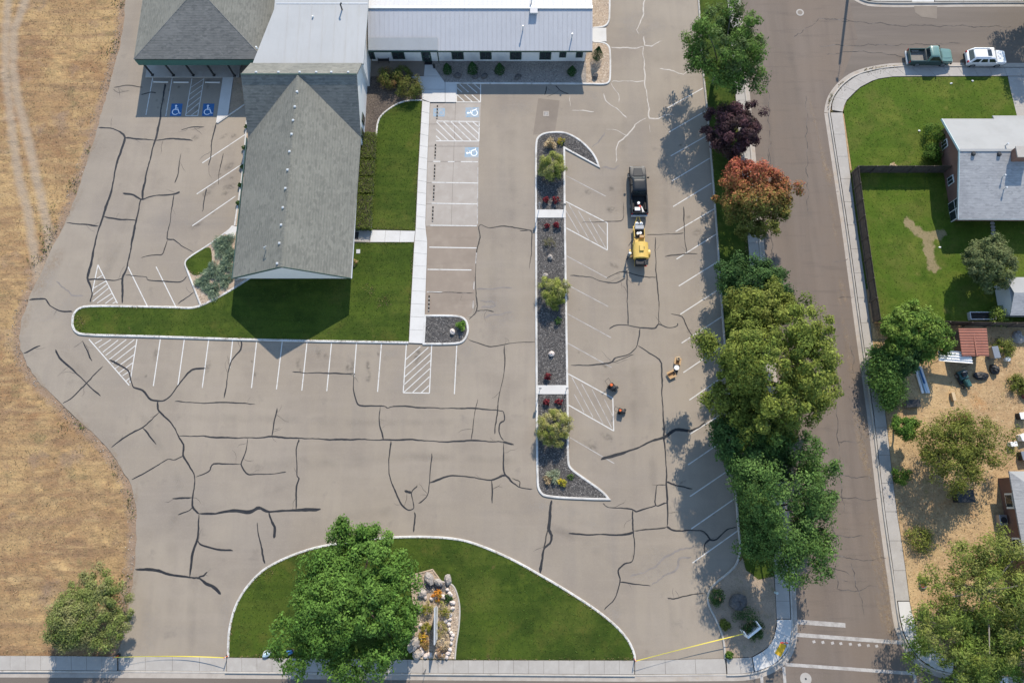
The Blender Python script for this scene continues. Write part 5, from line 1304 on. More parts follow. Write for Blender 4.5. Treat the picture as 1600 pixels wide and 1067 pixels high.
m = MB(); m.box((63.5, hs + .02, HE - .22), (25, .12, .2)); m.build('gutter', 'trim_white', HB, world=True)
gy = [(26.0, 0), (26.0, HE - .1), (hr, HZ - .25), (14.6, HE - .3), (14.6, 0)]
m = MB(); m.loft([[(51.9, a, b) for a, b in gy], [(52.1, a, b) for a, b in gy]]); m.build('end_wall', 'brick', HB, world=True)
wallbox(HB, 52.1, 75, 14.6, 14.8, 0, HE - .2, 'brick'); wallbox(HB, 52.1, 75, 25.8, 26.0, 0, HE - .2, 'brick')
for yy in (24.0, 19.3):
    w = MB(); w.box((51.88, yy, 1.15), (.1, 1.0, 1.1)); wo = w.build('window', 'trim_white', HB, world=True)
    for s in (-1, 1):
        g = MB(); g.box((51.81, yy + s * .22, 1.15), (.03, .36, .9)); go = g.build('pane', 'glass_dark', wo); go.location = -HB.location
w = MB(); w.box((51.84, 15.6, 1.25), (.1, 2.3, 2.3)); wo = w.build('sunroom', 'trim_white', HB, world=True, label='white framed sunroom glazing at the corner')
for i in range(2):
    for j in range(2):
        g = MB(); g.box((51.77, 15.03 + i * 1.14, .68 + j * 1.12), (.03, 1.0, 1.0)); go = g.build('pane', 'glass_dark', wo); go.location = -HB.location
q = P(1592, 237, 5.2); m = MB(); m.box((q.x + .4, 20.6, 4.7), (1.7, 1.2, 1.5)); ch = m.build('chimney', 'brick', HB, world=True)
m = MB(); m.box((q.x + .4, 20.6, 5.5), (1.85, 1.35, .12)); c2 = m.build('chimney_cap', 'concrete', ch); c2.location = -HB.location
hz = lambda y: HZ - (hr - y) * (HZ - HE + .1) / (hr - hs)
for px, py, mt in ((1520.5, 241, 'dark_metal'), (1561, 241.5, 'dark_metal')):
    q = P(px, py, 4.6); m = MB(); m.bevbox((q.x, q.y, hz(q.y) + .08), (.4, .4, .3), .06); m.build('roof_vent', mt, HB, world=True)
for px, py in ((1572, 227), (1573, 272), (1579, 289)):
    q = P(px, py, 4.6); zz = hz(q.y) if q.y < hr else HZ - (q.y - hr) * .38
    m = MB(); m.cyl((q.x, q.y, zz - .1), (q.x, q.y, zz + .45), .06); m.cyl((q.x, q.y, zz + .45), (q.x, q.y, zz + .55), .11); m.build('vent_pipe', 'galvanised', HB, world=True)

# ---- house at the lower right
H2 = thing('brown_house', (56, -16, 0), 'brown walled house with grey hip roof at the right edge', 'house')
a = P(1576.7, 736, 2.7); b = P(1600, 846, 2.7); ax = a.x
roofplane(H2, [(ax, a.y, 2.7), (ax + .1, -28, 2.7), (ax + 4.5, -24, 4.4), (ax + 4.5, a.y - 4.5, 4.4)], 'shingle_house')
roofplane(H2, [(ax, a.y, 2.7), (ax + 4.5, a.y - 4.5, 4.4), (ax + 12, a.y - 4.5, 4.4), (ax + 12, a.y, 2.7)], 'roof_house_n')
wallbox(H2, ax + .55, ax + .75, -27.5, a.y - .6, 0, 2.65, 'brick')
wallbox(H2, ax + .75, ax + 12, a.y - .8, a.y - .6, 0, 2.65, 'brick')
for yy in (a.y - 3.0, a.y - 7.5):
    w = MB(); w.box((ax + .52, yy, 1.3), (.1, 1.6, 1.1)); wo = w.build('window', 'trim_white', H2, world=True)
    g = MB(); g.box((ax + .45, yy, 1.3), (.03, 1.2, .9)); go = g.build('pane', 'glass_dark', wo); go.location = -H2.location
q = P(1560, 812)
m = MB(); AC = thing('air_conditioner', (q.x, q.y, .06), 'grey boxy air conditioner beside the brown house wall', 'air conditioner')
m.bevbox((0, 0, .4), (.85, 1.1, .8), .06); m.build('case', 'grey_metal', AC)
m = MB(); m.cyl((0, 0, .8), (0, 0, .82), .32, n=16); m.build('fan_grille', 'dark_metal', AC)

# ---- sheds
SH = thing('shed', (60, 5, 0), 'shed with white and grey roof slopes at the right edge below the fruit tree', 'shed')
a = P(1579, 433, 2.4); rr_ = P(1582, 457.5, 3.0); b = P(1575, 492, 2.4)
roofplane(SH, [(rr_.x, a.y, 2.35), (rr_.x + .2, rr_.y, 3.0), (a.x + 9, rr_.y, 3.0), (a.x + 9, a.y, 2.35)], 'roof_house_n', .1)
roofplane(SH, [(rr_.x + .2, rr_.y, 3.0), (rr_.x - .1, b.y, 2.2), (a.x + 9, b.y, 2.2), (a.x + 9, rr_.y, 3.0)], 'shingle_house', .1)
wallbox(SH, rr_.x + .25, a.x + 8, b.y + .4, a.y - .3, 0, 2.3, 'wall_white')
a = P(1556, 448); b = P(1574, 482)
SH2 = thing('storage_box', ((a.x + b.x) / 2, (a.y + b.y) / 2, .08), 'tan plastic storage locker against the shed wall', 'storage locker')
m = MB(); m.bevbox((0, 0, .5), (1.25, 2.35, 1.0), .08); m.build('body', 'tan_plastic', SH2)
for s in (-1, 1):
    m = MB(); m.bevbox((0, s * .6, 1.06), (1.3, 1.15, .12), .05); m.build('lid', 'tan_plastic', SH2)
q0 = P(1497.5, 513, 2.3); q1 = P(1541.7, 513, 2.3); q2 = P(1545.5, 556, 2.1); q3 = P(1503.5, 556, 2.1)
RS = thing('red_shed', ((q0.x + q2.x) / 2, (q0.y + q2.y) / 2, .06), 'small shed with a ribbed rust red metal roof', 'shed')
roofplane(RS, [tuple(q3), tuple(q2), tuple(q1), tuple(q0)], 'roof_red', .08)
for i in range(10):
    t = (i + .5) / 10
    a, b = q0.lerp(q3, t), q1.lerp(q2, t)
    m = MB(); m.box(((a.x + b.x) / 2, (a.y + b.y) / 2, (a.z + b.z) / 2 + .02), ((b - a).length, .05, .05), math.atan2(b.y - a.y, b.x - a.x)); m.build('roof_rib', 'roof_red', RS, world=True)
mx0 = q0.lerp(q1, .52); mx1 = q3.lerp(q2, .52)
m = MB(); m.box(((mx0.x + mx1.x) / 2, (mx0.y + mx1.y) / 2, 2.24), (.1, (mx0 - mx1).length, .05), math.atan2(mx1.y - mx0.y, mx1.x - mx0.x) + math.pi / 2); m.build('roof_seam', 'roof_red', RS, world=True)
wallbox(RS, q0.x + .25, q1.x - .1, q2.y + .3, q0.y - .2, 0, 2.05, 'wood_fence')
q0 = P(1466, 547, 1.7); q1 = P(1517, 550.5, 1.9); q2 = P(1520, 568, 1.8); q3 = P(1466.7, 564, 1.6)
CS = thing('sheet_canopy', ((q0.x + q2.x) / 2, (q0.y + q2.y) / 2, .06), 'white corrugated sheet canopy on posts beside the red shed', 'canopy')
rows = 25
A_ = [q0.lerp(q3, i / (rows - 1)) for i in range(rows)]; B_ = [q1.lerp(q2, i / (rows - 1)) for i in range(rows)]
vs_ = []
for i in range(rows):
    dz = .07 * math.cos(i / (rows - 1) * 2 * math.pi * 4)
    vs_ += [(A_[i].x, A_[i].y, A_[i].z + dz), (B_[i].x, B_[i].y, B_[i].z + dz)]
m = MB(); m.add(vs_, [(2 * i + 2, 2 * i + 3, 2 * i + 1, 2 * i) for i in range(rows - 1)]); m.build('corrugated_sheet', 'trim_white', CS, world=True)
for q in (q0, q1, q2, q3):
    m = MB(); m.cyl((q.x, q.y, 0), (q.x, q.y, q.z - .08), .04); m.build('post', 'wood_fence', CS, world=True)

# ---- wooden fences: posts, rails and board panels
def fence(name, pxs, label, h=1.75, zb=.06, post=2.4, mat='wood_fence'):
    W = [P(*p, zb) for p in pxs]
    par = thing(name, W[0], label, 'fence')
    for i in range(len(W) - 1):
        a, b = W[i], W[i + 1]
        d = b - a; L = d.length; n = max(1, int(round(L / post))); ang = math.atan2(d.y, d.x)
        for k in range(n):
            p0 = a + d * (k / n); p1 = a + d * ((k + 1) / n)
            m = MB(); m.box((p0.x, p0.y, zb + h / 2 + .04), (.11, .11, h + .1), ang); m.build('post', mat, par, world=True)
            bm = MB(); nb_ = max(1, int((p1 - p0).length / .155))
            nx = Vector((-math.sin(ang), math.cos(ang), 0)) * .05
            for j in range(nb_):
                c = p0 + (p1 - p0) * ((j + .5) / nb_) + nx
                hh = h + rnd.uniform(-.03, .03)
                bm.box((c.x, c.y, zb + .03 + hh / 2), ((p1 - p0).length / nb_ - .012, .02, hh), ang + rnd.uniform(-.02, .02))
            bm.build('board_panel', mat, par, world=True, kind='stuff')
            for zz in (.4, h - .25):
                c = (p0 + p1) / 2 - nx * .4
                m = MB(); m.box((c.x, c.y, zb + zz), ((p1 - p0).length - .12, .04, .09), ang); m.build('rail', mat, par, world=True)
    return par
fence('wooden_fence', [(1330, 272), (1340, 346), (1353.5, 442), (1363, 503)], 'weathered brown board fence along the sidewalk beside the back lawn')
fence('wooden_fence', [(1330, 271), (1475, 271)], 'weathered board fence between front lawn and back lawn')
fence('wooden_fence', [(1364, 504), (1470, 509), (1640, 513)], 'dark board fence behind the red shed', 1.7)

# ================================================================== VEHICLES
def panel(mb, p00, p10, p11, p01, inset=.08, off=.012):
    a, b, c, d = [Vector(p) for p in (p00, p10, p11, p01)]
    n = (b - a).cross(d - a).normalized() * off
    q = lambda u, v: (a * (1 - u) + b * u) * (1 - v) + (d * (1 - u) + c * u) * v + n
    i = inset
    return mb.add([q(i, i), q(1 - i, i), q(1 - i, 1 - i), q(i, 1 - i)], [(0, 1, 2, 3)])
TYRE = {}
def wheel(par, x, y, r, w=.24):
    s = 1 if y > 0 else -1
    m = MB(); n = 18
    def ring(yy, rad): return [(x + rad * math.cos(2 * math.pi * k / n), y + yy, r + rad * math.sin(2 * math.pi * k / n)) for k in range(n)]
    m.loft([ring(-w / 2, r * .8), ring(-w / 2 + .03, r), ring(w / 2 - .03, r), ring(w / 2, r * .8)])
    t = m.build('wheel', 'rubber', par, smooth=True)
    m = MB(); yy = s * (w / 2)
    m.cyl((x, y + yy - s * .02, r), (x, y + yy + s * .012, r), r * .62, n=14); m.build('rim', 'grey_metal', t)
def body_ring(x, hw, z0, z1, rnd_=.10, tuck=.06):
    zm = z0 + (z1 - z0) * .55
    return [(x, -hw + tuck, z0), (x, -hw, zm), (x, -hw + .015, z1 - rnd_), (x, -hw + rnd_ * .9, z1 - .012), (x, -hw * .45, z1 + .012), (x, hw * .45, z1 + .012), (x, hw - rnd_ * .9, z1 - .012), (x, hw - .015, z1 - rnd_), (x, hw, zm), (x, hw - tuck, z0)]
def cabin(par, xb0, xb1, xt0, xt1, hwb, hwt, zb, zt, roofmat, rear_glass=True, ndoor=2):
    """belt from xb0 (rear) to xb1 (front), roof from xt0 to xt1"""
    def ring(x0, x1, hw, z, c):
        return [(x0 + c, -hw, z), (x1 - c, -hw, z), (x1, -hw + c, z), (x1, hw - c, z), (x1 - c, hw, z), (x0 + c, hw, z), (x0, hw - c, z), (x0, -hw + c, z)]
    m = MB()
    R = [ring(xb0, xb1, hwb, zb - .02, .05), ring(xt0 - (xt0 - xb0) * .06, xt1 + (xb1 - xt1) * .06, hwt + .01, zt - .06, .10), ring(xt0 + .05, xt1 - .05, hwt - .05, zt, .13), ring(xt0 + .3, xt1 - .3, hwt - .25, zt + .025, .15)]
    m.loft(R)
    cab = m.build('cabin', roofmat, par, smooth=True)
    B0, B1 = R[0], R[1]
    def glass(i, j, nm, inset=.07):
        g = MB(); panel(g, B0[i], B0[j], B1[j], B1[i], inset); return g.build(nm, 'glass_dark', cab)
    glass(2, 3, 'windshield', .05)
    if rear_glass: glass(6, 7, 'rear_window', .07)
    for (i, j) in ((0, 1), (4, 5)):
        for k in range(ndoor):
            a, b = Vector(B0[i]), Vector(B0[j]); c, d = Vector(B1[j]), Vector(B1[i])
            u0, u1 = k / ndoor + .02, (k + 1) / ndoor - .02
            g = MB(); panel(g, a.lerp(b, u0), a.lerp(b, u1), d.lerp(c, u1), d.lerp(c, u0), .06); g.build('side_window', 'glass_dark', cab)
    return cab
def pickup(name, loc, rz, label, L, W, body, roof, crew=True, liner='bed_liner'):
    t = thing(name, loc, label, 'pickup truck', None, rz)
    hw = W / 2; f = L / 2; bedL = 2.0 if not crew else 2.25
    cab0 = -f + bedL + .08
    cab1 = f - 1.5
    st_ = [(f, hw * .80, .45, .86), (f - .08, hw * .90, .38, .98), (f - .35, hw * .97, .34, 1.05), (f - 1.0, hw, .34, 1.10), (cab1 + .25, hw, .34, 1.14), (cab1, hw, .34, 1.13), (cab0, hw, .34, 1.13)]
    m = MB(); m.loft([body_ring(*s) for s in reversed(st_)]); m.build('body', body, t, smooth=True)
    m = MB(); m.loft([[(x, -hw * w_, z), (x, hw * w_, z), (x, hw * w_ * .9, z + .045), (x, -hw * w_ * .9, z + .045)] for x, w_, z in ((f - .3, .48, 1.05), (f - .9, .55, 1.095), (cab1 + .15, .58, 1.13))]); m.build('hood_bulge', body, t, smooth=True)
    cabin(t, cab0 + .02, cab1 + .10, cab0 + .14, cab1 - .58, hw - .06, hw - .20, 1.13, 1.82, roof, True, 2 if crew else 1)
    # open load bed
    fl = MB(); fl.box((-f + bedL / 2 + .04, 0, .66), (bedL, W - .22, .06)); fl.build('bed_floor', liner, t)
    for s in (-1, 1):
        m = MB(); m.loft([[(x, s * (hw - .02), .40), (x, s * hw, .72), (x, s * (hw - .01), 1.08), (x, s * (hw - .06), 1.13), (x, s * (hw - .15), 1.13), (x, s * (hw - .16), .62)] for x in (-f + .02, cab0)]); m.build('bed_side', body, t, smooth=True)
        m = MB(); m.box((-f + bedL * .42, s * (hw - .28), .80), (.85, .22, .24)); m.build('wheel_arch', liner, t)
    m = MB(); m.box((cab0 - .04, 0, .9), (.06, W - .3, .5)); m.build('bed_front', liner, t)
    m = MB(); m.box((-f + .04, 0, .85), (.08, W - .16, .58)); m.build('tailgate', body, t)
    m = MB(); m.bevbox((-f - .1, 0, .52), (.2, W - .1, .2), .04); m.build('bumper', 'galvanised', t)
    m = MB(); m.bevbox((f + .02, 0, .5), (.16, W - .18, .24), .04); m.build('bumper', 'dark_metal', t)
    m = MB(); m.box((f - .01, 0, .76), (.06, W * .5, .24)); m.build('grille', 'dark_metal', t)
    for s in (-1, 1):
        m = MB(); m.box((f - .06, s * (hw * .66), .80), (.10, .34, .18)); m.build('headlight', 'headlight', t)
        m = MB(); m.box((-f + .0, s * (hw - .1), .88), (.06, .14, .34)); m.build('taillight', 'taillight', t)
        m = MB(); m.bevbox((cab1 - .12, s * (hw + .14), 1.24), (.14, .26, .2), .04); m.build('mirror', 'black_plastic', t)
        for x in (f - 1.0, -f + 1.15):
            wheel(t, x, s * (hw - .13), .39)
    return t
a = P(996, 259, 1.0); b = P(1000, 334, 1.0)
c = (a + b) / 2
TR = pickup('pickup_truck', (c.x, c.y, .002), math.atan2((a - b).y, (a - b).x), 'black crew cab pickup truck parked in the lot towing the yellow trailer', (a - b).length - .1, 2.0, 'paint_black', 'paint_black', True)
a = P(1420.5, 88, 1.0); b = P(1489, 88, 1.0); c = (a + b) / 2
pickup('pickup_truck', (c.x, c.y + .12, .002), 0.0, 'dark green pickup truck with sunlit tone coloured into hood and roof parked on the side street', (b - a).length - .1, 1.95, 'paint_green_lit', 'paint_green_lit', False, 'bed_worn')
GP = [o for o in scene.objects if o.get('label', '').startswith('dark green pickup')][0]
for o in GP.children:
    if o.name.split('.')[0] in ('bed_side', 'tailgate'):
        o.data.materials[0] = MATS['paint_darkgreen']
for s in (-1, 1):
    m = MB(); m.box((.45, s * .985, .74), (2.0, .03, .66)); m.build('door_panel', 'paint_darkgreen', GP)  # dark green sheet covers the painted-in lit tone on the cab sides
# load in the black truck
def prop_in_truck(name, x, y, z, build, label, cat):
    q = TR.matrix_basis @ Vector((x, y, z))
    t = thing(name, q, label, cat, None, TR.rotation_euler[2]); build(t); return t
bx = -(TR.location - P(1000, 334, 1.0)).length
def cooler(t):
    m = MB(); m.bevbox((0, 0, .16), (.42, .62, .32), .03); m.build('body', 'red_plastic', t)
    m = MB(); m.bevbox((-.02, 0, .36), (.44, .64, .09), .03); m.build('lid', 'white_plastic', t)
    m = MB(); m.tube([(0, -.33, .22), (0, -.37, .34), (0, .37, .34), (0, .33, .22)], .014); m.build('handle', 'dark_metal', t)
prop_in_truck('cool_box', bx + .75, .28, .69, cooler, 'red cool box with white lid in the bed of the black truck', 'cool box')
def bucket(t):
    m = MB(); m.cyl((0, 0, 0), (0, 0, .36), .13, .155, 14); m.build('body', 'white_plastic', t, smooth=True)
    m = MB(); m.cyl((0, 0, .36), (0, 0, .385), .165, n=14); m.build('lid', 'white_plastic', t)
prop_in_truck('bucket', bx + 1.5, .1, .69, bucket, 'white lidded bucket near the cab in the black truck bed', 'bucket')
def can(t):
    m = MB(); m.bevbox((0, 0, .18), (.34, .24, .36), .04); m.build('body', 'red_plastic', t)
    m = MB(); m.cyl((.1, 0, .36), (.15, 0, .44), .03); m.build('spout', 'yellow_paint', t)
prop_in_truck('fuel_can', bx + 1.05, -.05, .69, can, 'red fuel can beside the cool box in the truck bed', 'fuel can')
def planks(t):
    for k in range(2):
        m = MB(); m.box((0, k * .12, .05 + .05 * k), (1.0, .08, .05), .35 - k * .2); m.build('tool_handle', 'white_plastic', t)
prop_in_truck('broom', bx + .7, -.45, .69, planks, 'pale long handled broom lying in the truck bed', 'broom')

# ---- white SUV
a = P(1511, 90, 1.0); b = P(1573, 89, 1.0); c = (a + b) / 2
L = (b - a).length - .1
SV = thing('suv', (c.x, c.y + .1, .002), 'white SUV with sunroof parked at the kerb of the side street', 'car')
f = L / 2; hw = .95
st_ = [(f, hw * .76, .48, .80), (f - .1, hw * .9, .38, .95), (f - .5, hw * .98, .33, 1.02), (f - 1.35, hw, .32, 1.06), (0, hw, .32, 1.06), (-f + .6, hw, .34, 1.08), (-f + .12, hw * .95, .38, 1.04), (-f, hw * .86, .46, .96)]
m = MB(); m.loft([body_ring(*s) for s in reversed(st_)]); m.build('body', 'paint_carwhite', SV, smooth=True)
cab = cabin(SV, -f + .2, f - 1.2, -f + .55, f - 1.85, hw - .05, hw - .15, 1.05, 1.66, 'paint_carwhite', True, 3)
m = MB(); m.box((f - 2.5, 0, 1.69), (.5, .95, .02)); m.build('sunroof', 'glass_dark', SV)
for s in (-1, 1):
    m = MB(); m.box((-f / 2 + .2, s * .62, 1.71), (2.1, .04, .05)); m.build('roof_rail', 'galvanised', SV)
    m = MB(); m.box((f - .1, s * .62, .82), (.16, .32, .14)); m.build('headlight', 'headlight', SV)
    m = MB(); m.box((-f + .05, s * .70, .92), (.14, .24, .22)); m.build('taillight', 'taillight', SV)
    m = MB(); m.bevbox((f - 1.5, s * 1.05, 1.12), (.14, .2, .16), .04); m.build('mirror', 'paint_carwhite', SV)
    for x in (f - .88, -f + .88): wheel(SV, x, s * .83, .36)
m = MB(); m.bevbox((-f - .02, 0, .52), (.14, 1.5, .22), .04); m.build('bumper', 'black_plastic', SV)
m = MB(); m.box((f - .04, 0, .70), (.1, .9, .16)); m.build('grille', 'dark_metal', SV)

# ---- yellow crack sealing kettle trailer
a = P(998, 346, .8); b = P(1001, 416, .8); c = (a + b) / 2
L = (a - b).length
KT = thing('kettle_trailer', (c.x, c.y, .002), 'yellow crack sealing kettle trailer hitched behind the black truck', 'trailer', None, math.atan2((a - b).y, (a - b).x))
f = L / 2
m = MB(); m.box((-.2, 0, .52), (L - .6, 1.3, .12)); m.build('frame', 'yellow_paint', KT)
for s in (-1, 1):
    m = MB(); m.tube([(f - .6, s * .5, .5), (f + 1.1, 0, .48)], .06, 6); m.build('drawbar', 'yellow_paint', KT)
m = MB(); m.cyl((f + 1.1, 0, .0), (f + 1.1, 0, .6), .04); m.build('jack', 'dark_metal', KT)
tx = -f + 1.75
m = MB(); n = 20
def tk(x, k): return [(x, .84 * k * math.cos(t) * (1.08 if abs(math.cos(t)) > .6 else 1), 1.12 + .56 * k * math.sin(t)) for t in [2 * math.pi * i / n for i in range(n)]]
m.loft([tk(tx - .98, .86), tk(tx - .93, 1), tk(tx + .93, 1), tk(tx + .98, .86)]); tank = m.build('tank', 'yellow_paint', KT, smooth=True)
m = MB(); m.bevbox((tx + .12, -.02, 1.74), (.75, .5, .2), .04); h = m.build('hatch', 'yellow_paint', tank)
m = MB(); m.box((tx + .12, -.30, 1.80), (.3, .05, .05)); m.build('hatch_handle', 'dark_metal', tank)
m = MB(); m.bevbox((-f + .38, 0, .95), (.7, 1.25, .75), .05); m.build('engine_box', 'black_plastic', KT)
m = MB(); m.cyl((-f + .3, -.35, 1.3), (-f + .3, -.35, 1.75), .06); m.build('exhaust', 'dark_metal', KT)
m = MB(); m.box((-f + .02, -.55, .8), (.1, .3, .16)); m.build('taillight', 'taillight', KT)
for s in (-1, 1):
    m = MB(); m.cyl((f - .35, s * .24, .58), (f - .35, s * .24, 1.0), .19, .19, 14); m.ball((f - .35, s * .24, 1.0), .19, 14, 6, (1, 1, .55)); tkp = m.build('propane_tank', 'white_plastic', KT, smooth=True)
    m = MB(); m.cyl((f - .35, s * .24, 1.1), (f - .35, s * .24, 1.2), .06); m.build('valve', 'galvanised', tkp)
m = MB(); m.bevbox((f - .85, 0, .86), (.5, 1.05, .55), .04); m.build('battery_box', 'grey_metal', KT)
for s in (-1, 1):
    m = MB(); m.box((f - 1.5, s * .58, .8), (1.0, .06, .4)); m.build('deck_rail', 'yellow_paint', KT)
m = MB(); m.box((f - 1.5, 0, .6), (1.0, 1.1, .03)); m.build('deck', 'dark_metal', KT)
for i, (x, y) in enumerate(((f - 1.55, .18), (f - 1.5, -.12))):
    m = MB(); m.cyl((x, y, .62), (x, y, .95), .14, .15, 12); m.cyl((x, y, .95), (x, y, .97), .16, n=12); m.build('sealant_pail', 'white_plastic', KT, smooth=True)
m = MB(); m.bevbox((f - 1.95, -.25, .82), (.3, .5, .4), .03); m.build('sealant_block', 'cardboard', KT)
m = MB(); m.tube([(tx + .9, .7, .9), (tx + .7, .95, 1.2), (tx + .1, 1.0, 1.15), (tx - .5, .95, 1.0), (tx - .9, .9, .7)], .05, 6); m.build('hose', 'rubber', KT)
m = MB(); m.tube([(tx + 1.0, .6, .6), (tx + 1.0, .75, 1.9), (tx + .9, 1.1, 2.1), (tx + .3, 1.5, 1.9)], .04, 6); m.build('hose_boom', 'dark_metal', KT)
m = MB(); m.bevbox((tx + .2, .82, .82), (1.3, .2, .45), .03); m.build('control_box', 'tan_plastic', KT)
for s in (-1, 1):
    wheel(KT, tx - .05, s * 1.06, .38, .26)
    m = MB(); m.loft([[(tx - .05 + .5 * math.cos(t), s * .93, .36 + .46 * math.sin(t)), (tx - .05 + .5 * math.cos(t), s * 1.2, .36 + .46 * math.sin(t)), (tx - .05 + .47 * math.cos(t), s * 1.2, .36 + .43 * math.sin(t)), (tx - .05 + .47 * math.cos(t), s * .93, .36 + .43 * math.sin(t))] for t in [math.radians(d) for d in range(0, 181, 20)]]); m.build('mudguard', 'yellow_paint', KT)

# ================================================================== PERSON (continuous skinned body)
def person(loc, rz, label):
    t = thing('person', loc, label, 'person', None, rz)
    V = []; E = []; R = []
    def v(x, y, z, r, par=None):
        V.append((x, y, z)); R.append(r)
        if par is not None: E.append((par, len(V) - 1))
        return len(V) - 1
    pel = v(0, 0, .95, .15)
    w1 = v(.02, 0, 1.12, .14, pel); ch = v(.03, 0, 1.32, .165, w1); nk = v(.04, 0, 1.49, .065, ch); hd = v(.06, 0, 1.60, .09, nk); top = v(.06, 0, 1.72, .085, hd); v(.15, 0, 1.63, .03, hd)
    for s in (-1, 1):
        hp = v(0, s * .09, .88, .105, pel); kn = v(.05 if s > 0 else -.04, s * .12, .48, .07, hp); an = v(.0 if s > 0 else -.12, s * .13, .10, .048, kn); toe = v(.2 if s > 0 else .07, s * .16, .04, .04, an)
        sh = v(.03, s * .20, 1.40, .07, ch); el = v(.10, s * .27, 1.14, .05, sh); wr = v(.34, s * .16, 1.02, .034, el); hand = v(.42, s * .14, 1.01, .036, wr)
        for k, dy in enumerate((-.03, -.01, .01, .03)):
            f1 = v(.48, s * .14 + dy, .995, .010, hand); v(.50 + .01 * (k in (1, 2)), s * .14 + dy, .96, .009, f1)
        th = v(.43, s * .14 - s * .05, 1.03, .011, hand); v(.47, s * .14 - s * .06, 1.03, .010, th)
    me = bpy.data.meshes.new('body'); me.from_pydata(V, E, [])
    o = bpy.data.objects.new('body', me); COL.objects.link(o)
    mod = o.modifiers.new('skin', 'SKIN')
    for i, r in enumerate(R): me.skin_vertices[0].data[i].radius = (r, r)
    me.skin_vertices[0].data[0].use_root = True
    sub = o.modifiers.new('sub', 'SUBSURF'); sub.levels = 1; sub.render_levels = 1
    dg = bpy.context.evaluated_depsgraph_get()
    ev = bpy.data.meshes.new_from_object(o.evaluated_get(dg))
    o.modifiers.clear(); o.data = ev
    ev.materials.clear()
    for mn in ('denim', 'hivis', 'skin', 'bark'): ev.materials.append(MATS[mn])
    for p in ev.polygons:
        z = p.center.z; y = abs(p.center.y); x = p.center.x
        if z < .12: i = 3
        elif z < 1.0 and x < .3: i = 0
        elif z > 1.5: i = 2
        elif x > .16: i = 2
        else: i = 1
        p.material_index = i; p.use_smooth = True
    o.parent = t
    m = MB(); m.ball((.05, 0, 1.70), .115, 12, 6, (1.05, 1, .75), flat=-.1); m.cyl((.09, 0, 1.685), (.09, 0, 1.70), .15, n=14); m.build('hard_hat', 'white_plastic', t, smooth=True)
    return t
q = P(979.5, 404)
person((q.x, q.y, .0), math.radians(10), 'worker in dark trousers and white hard hat standing beside the yellow trailer')

# ================================================================== LOOSE THINGS ON THE LOT
def blower(loc, rz, label, big):
    t = thing('walk_behind_blower', loc, label, 'blower', 'orange blowers left standing on the lot', rz)
    k = 1.0 if big else .85
    m = MB(); m.cyl((-.16 * k, 0, .48 * k), (.16 * k, 0, .48 * k), .36 * k, n=18); hs_ = m.build('fan_housing', 'black_plastic', t, smooth=True)
    m = MB(); m.bevbox((.26 * k, .25 * k, .32 * k), (.3 * k, .55 * k, .22 * k), .04); m.build('outlet', 'dark_metal', hs_)
    m = MB(); m.bevbox((-.36 * k, 0, .58 * k), (.36 * k, .42 * k, .4 * k), .06); m.build('engine', 'black_plastic', t)
    m = MB(); m.bevbox((-.34 * k, 0, .83 * k), (.3 * k, .3 * k, .12 * k), .04); m.build('fuel_tank', 'orange_plastic', t)
    m = MB(); m.box((-.15 * k, 0, .2 * k), (.8 * k, .5 * k, .08)); m.build('frame', 'dark_metal', t)
    for s in (-1, 1):
        m = MB(); m.tube([(-.5 * k, s * .24 * k, .3 * k), (-1.0 * k, s * .26 * k, .95 * k), (-1.15 * k, s * .26 * k, 1.0 * k)], .016, 6); m.build('handle_bar', 'dark_metal', t)
        m = MB(); m.cyl((-.35 * k, s * .30 * k, .2 * k), (-.35 * k, s * .38 * k, .2 * k), .2 * k, n=14); m.build('wheel', 'rubber', t)
    m = MB(); m.tube([(-1.12 * k, -.26 * k, 1.0 * k), (-1.12 * k, .26 * k, 1.0 * k)], .018, 6); m.build('cross_bar', 'dark_metal', t)
    m = MB(); m.cyl((.36 * k, -.04, .12), (.36 * k, .04, .12), .12, n=12); m.build('caster', 'rubber', t)
q = P(957, 607); blower((q.x, q.y, 0), math.radians(-48), 'larger orange blower on the lower hatched zone corner', True)
q = P(971.5, 644); blower((q.x, q.y, 0), math.radians(-20), 'smaller orange blower standing alone right of the hatched zone', False)
def carton(px, py, rz, size, label, opened=True):
    q = P(px, py); t = thing('cardboard_box', (q.x, q.y, .002), label, 'box', 'cardboard boxes on the lot', rz)
    m = MB(); sx, sy, sz = size
    for (cx_, cy_, wx, wy_) in ((0, sy / 2, sx, .02), (0, -sy / 2, sx, .02), (sx / 2, 0, .02, sy - .02), (-sx / 2, 0, .02, sy - .02)):
        m = MB(); m.box((cx_, cy_, sz / 2), (wx, wy_, sz)); m.build('side', 'cardboard', t)
    m = MB(); m.box((0, 0, .01), (sx - .03, sy - .03, .02)); m.build('base', 'cardboard', t)
    for s in (-1, 1):
        m = MB(); m.box((0, s * (sy / 2 + sy * .22), sz - .02), (sx, sy * .42, .012)); m.build('flap', 'cardboard', t)
carton(1058, 565, 1.35, (.75, .4, .32), 'open cardboard box furthest up beside the white bucket')
carton(1048.5, 585.5, .45, (.85, .45, .3), 'open cardboard box on the left below the white bucket')
q = P(1056, 575.5); t = thing('bucket', (q.x, q.y, 0), 'white lidded bucket between two cardboard boxes on the lot', 'bucket'); 
m = MB(); m.cyl((0, 0, 0), (0, 0, .4), .2, .25, 16); m.build('body', 'white_plastic', t, smooth=True); m = MB(); m.cyl((0, 0, .4), (0, 0, .43), .28, n=16); m.build('lid', 'white_plastic', t)
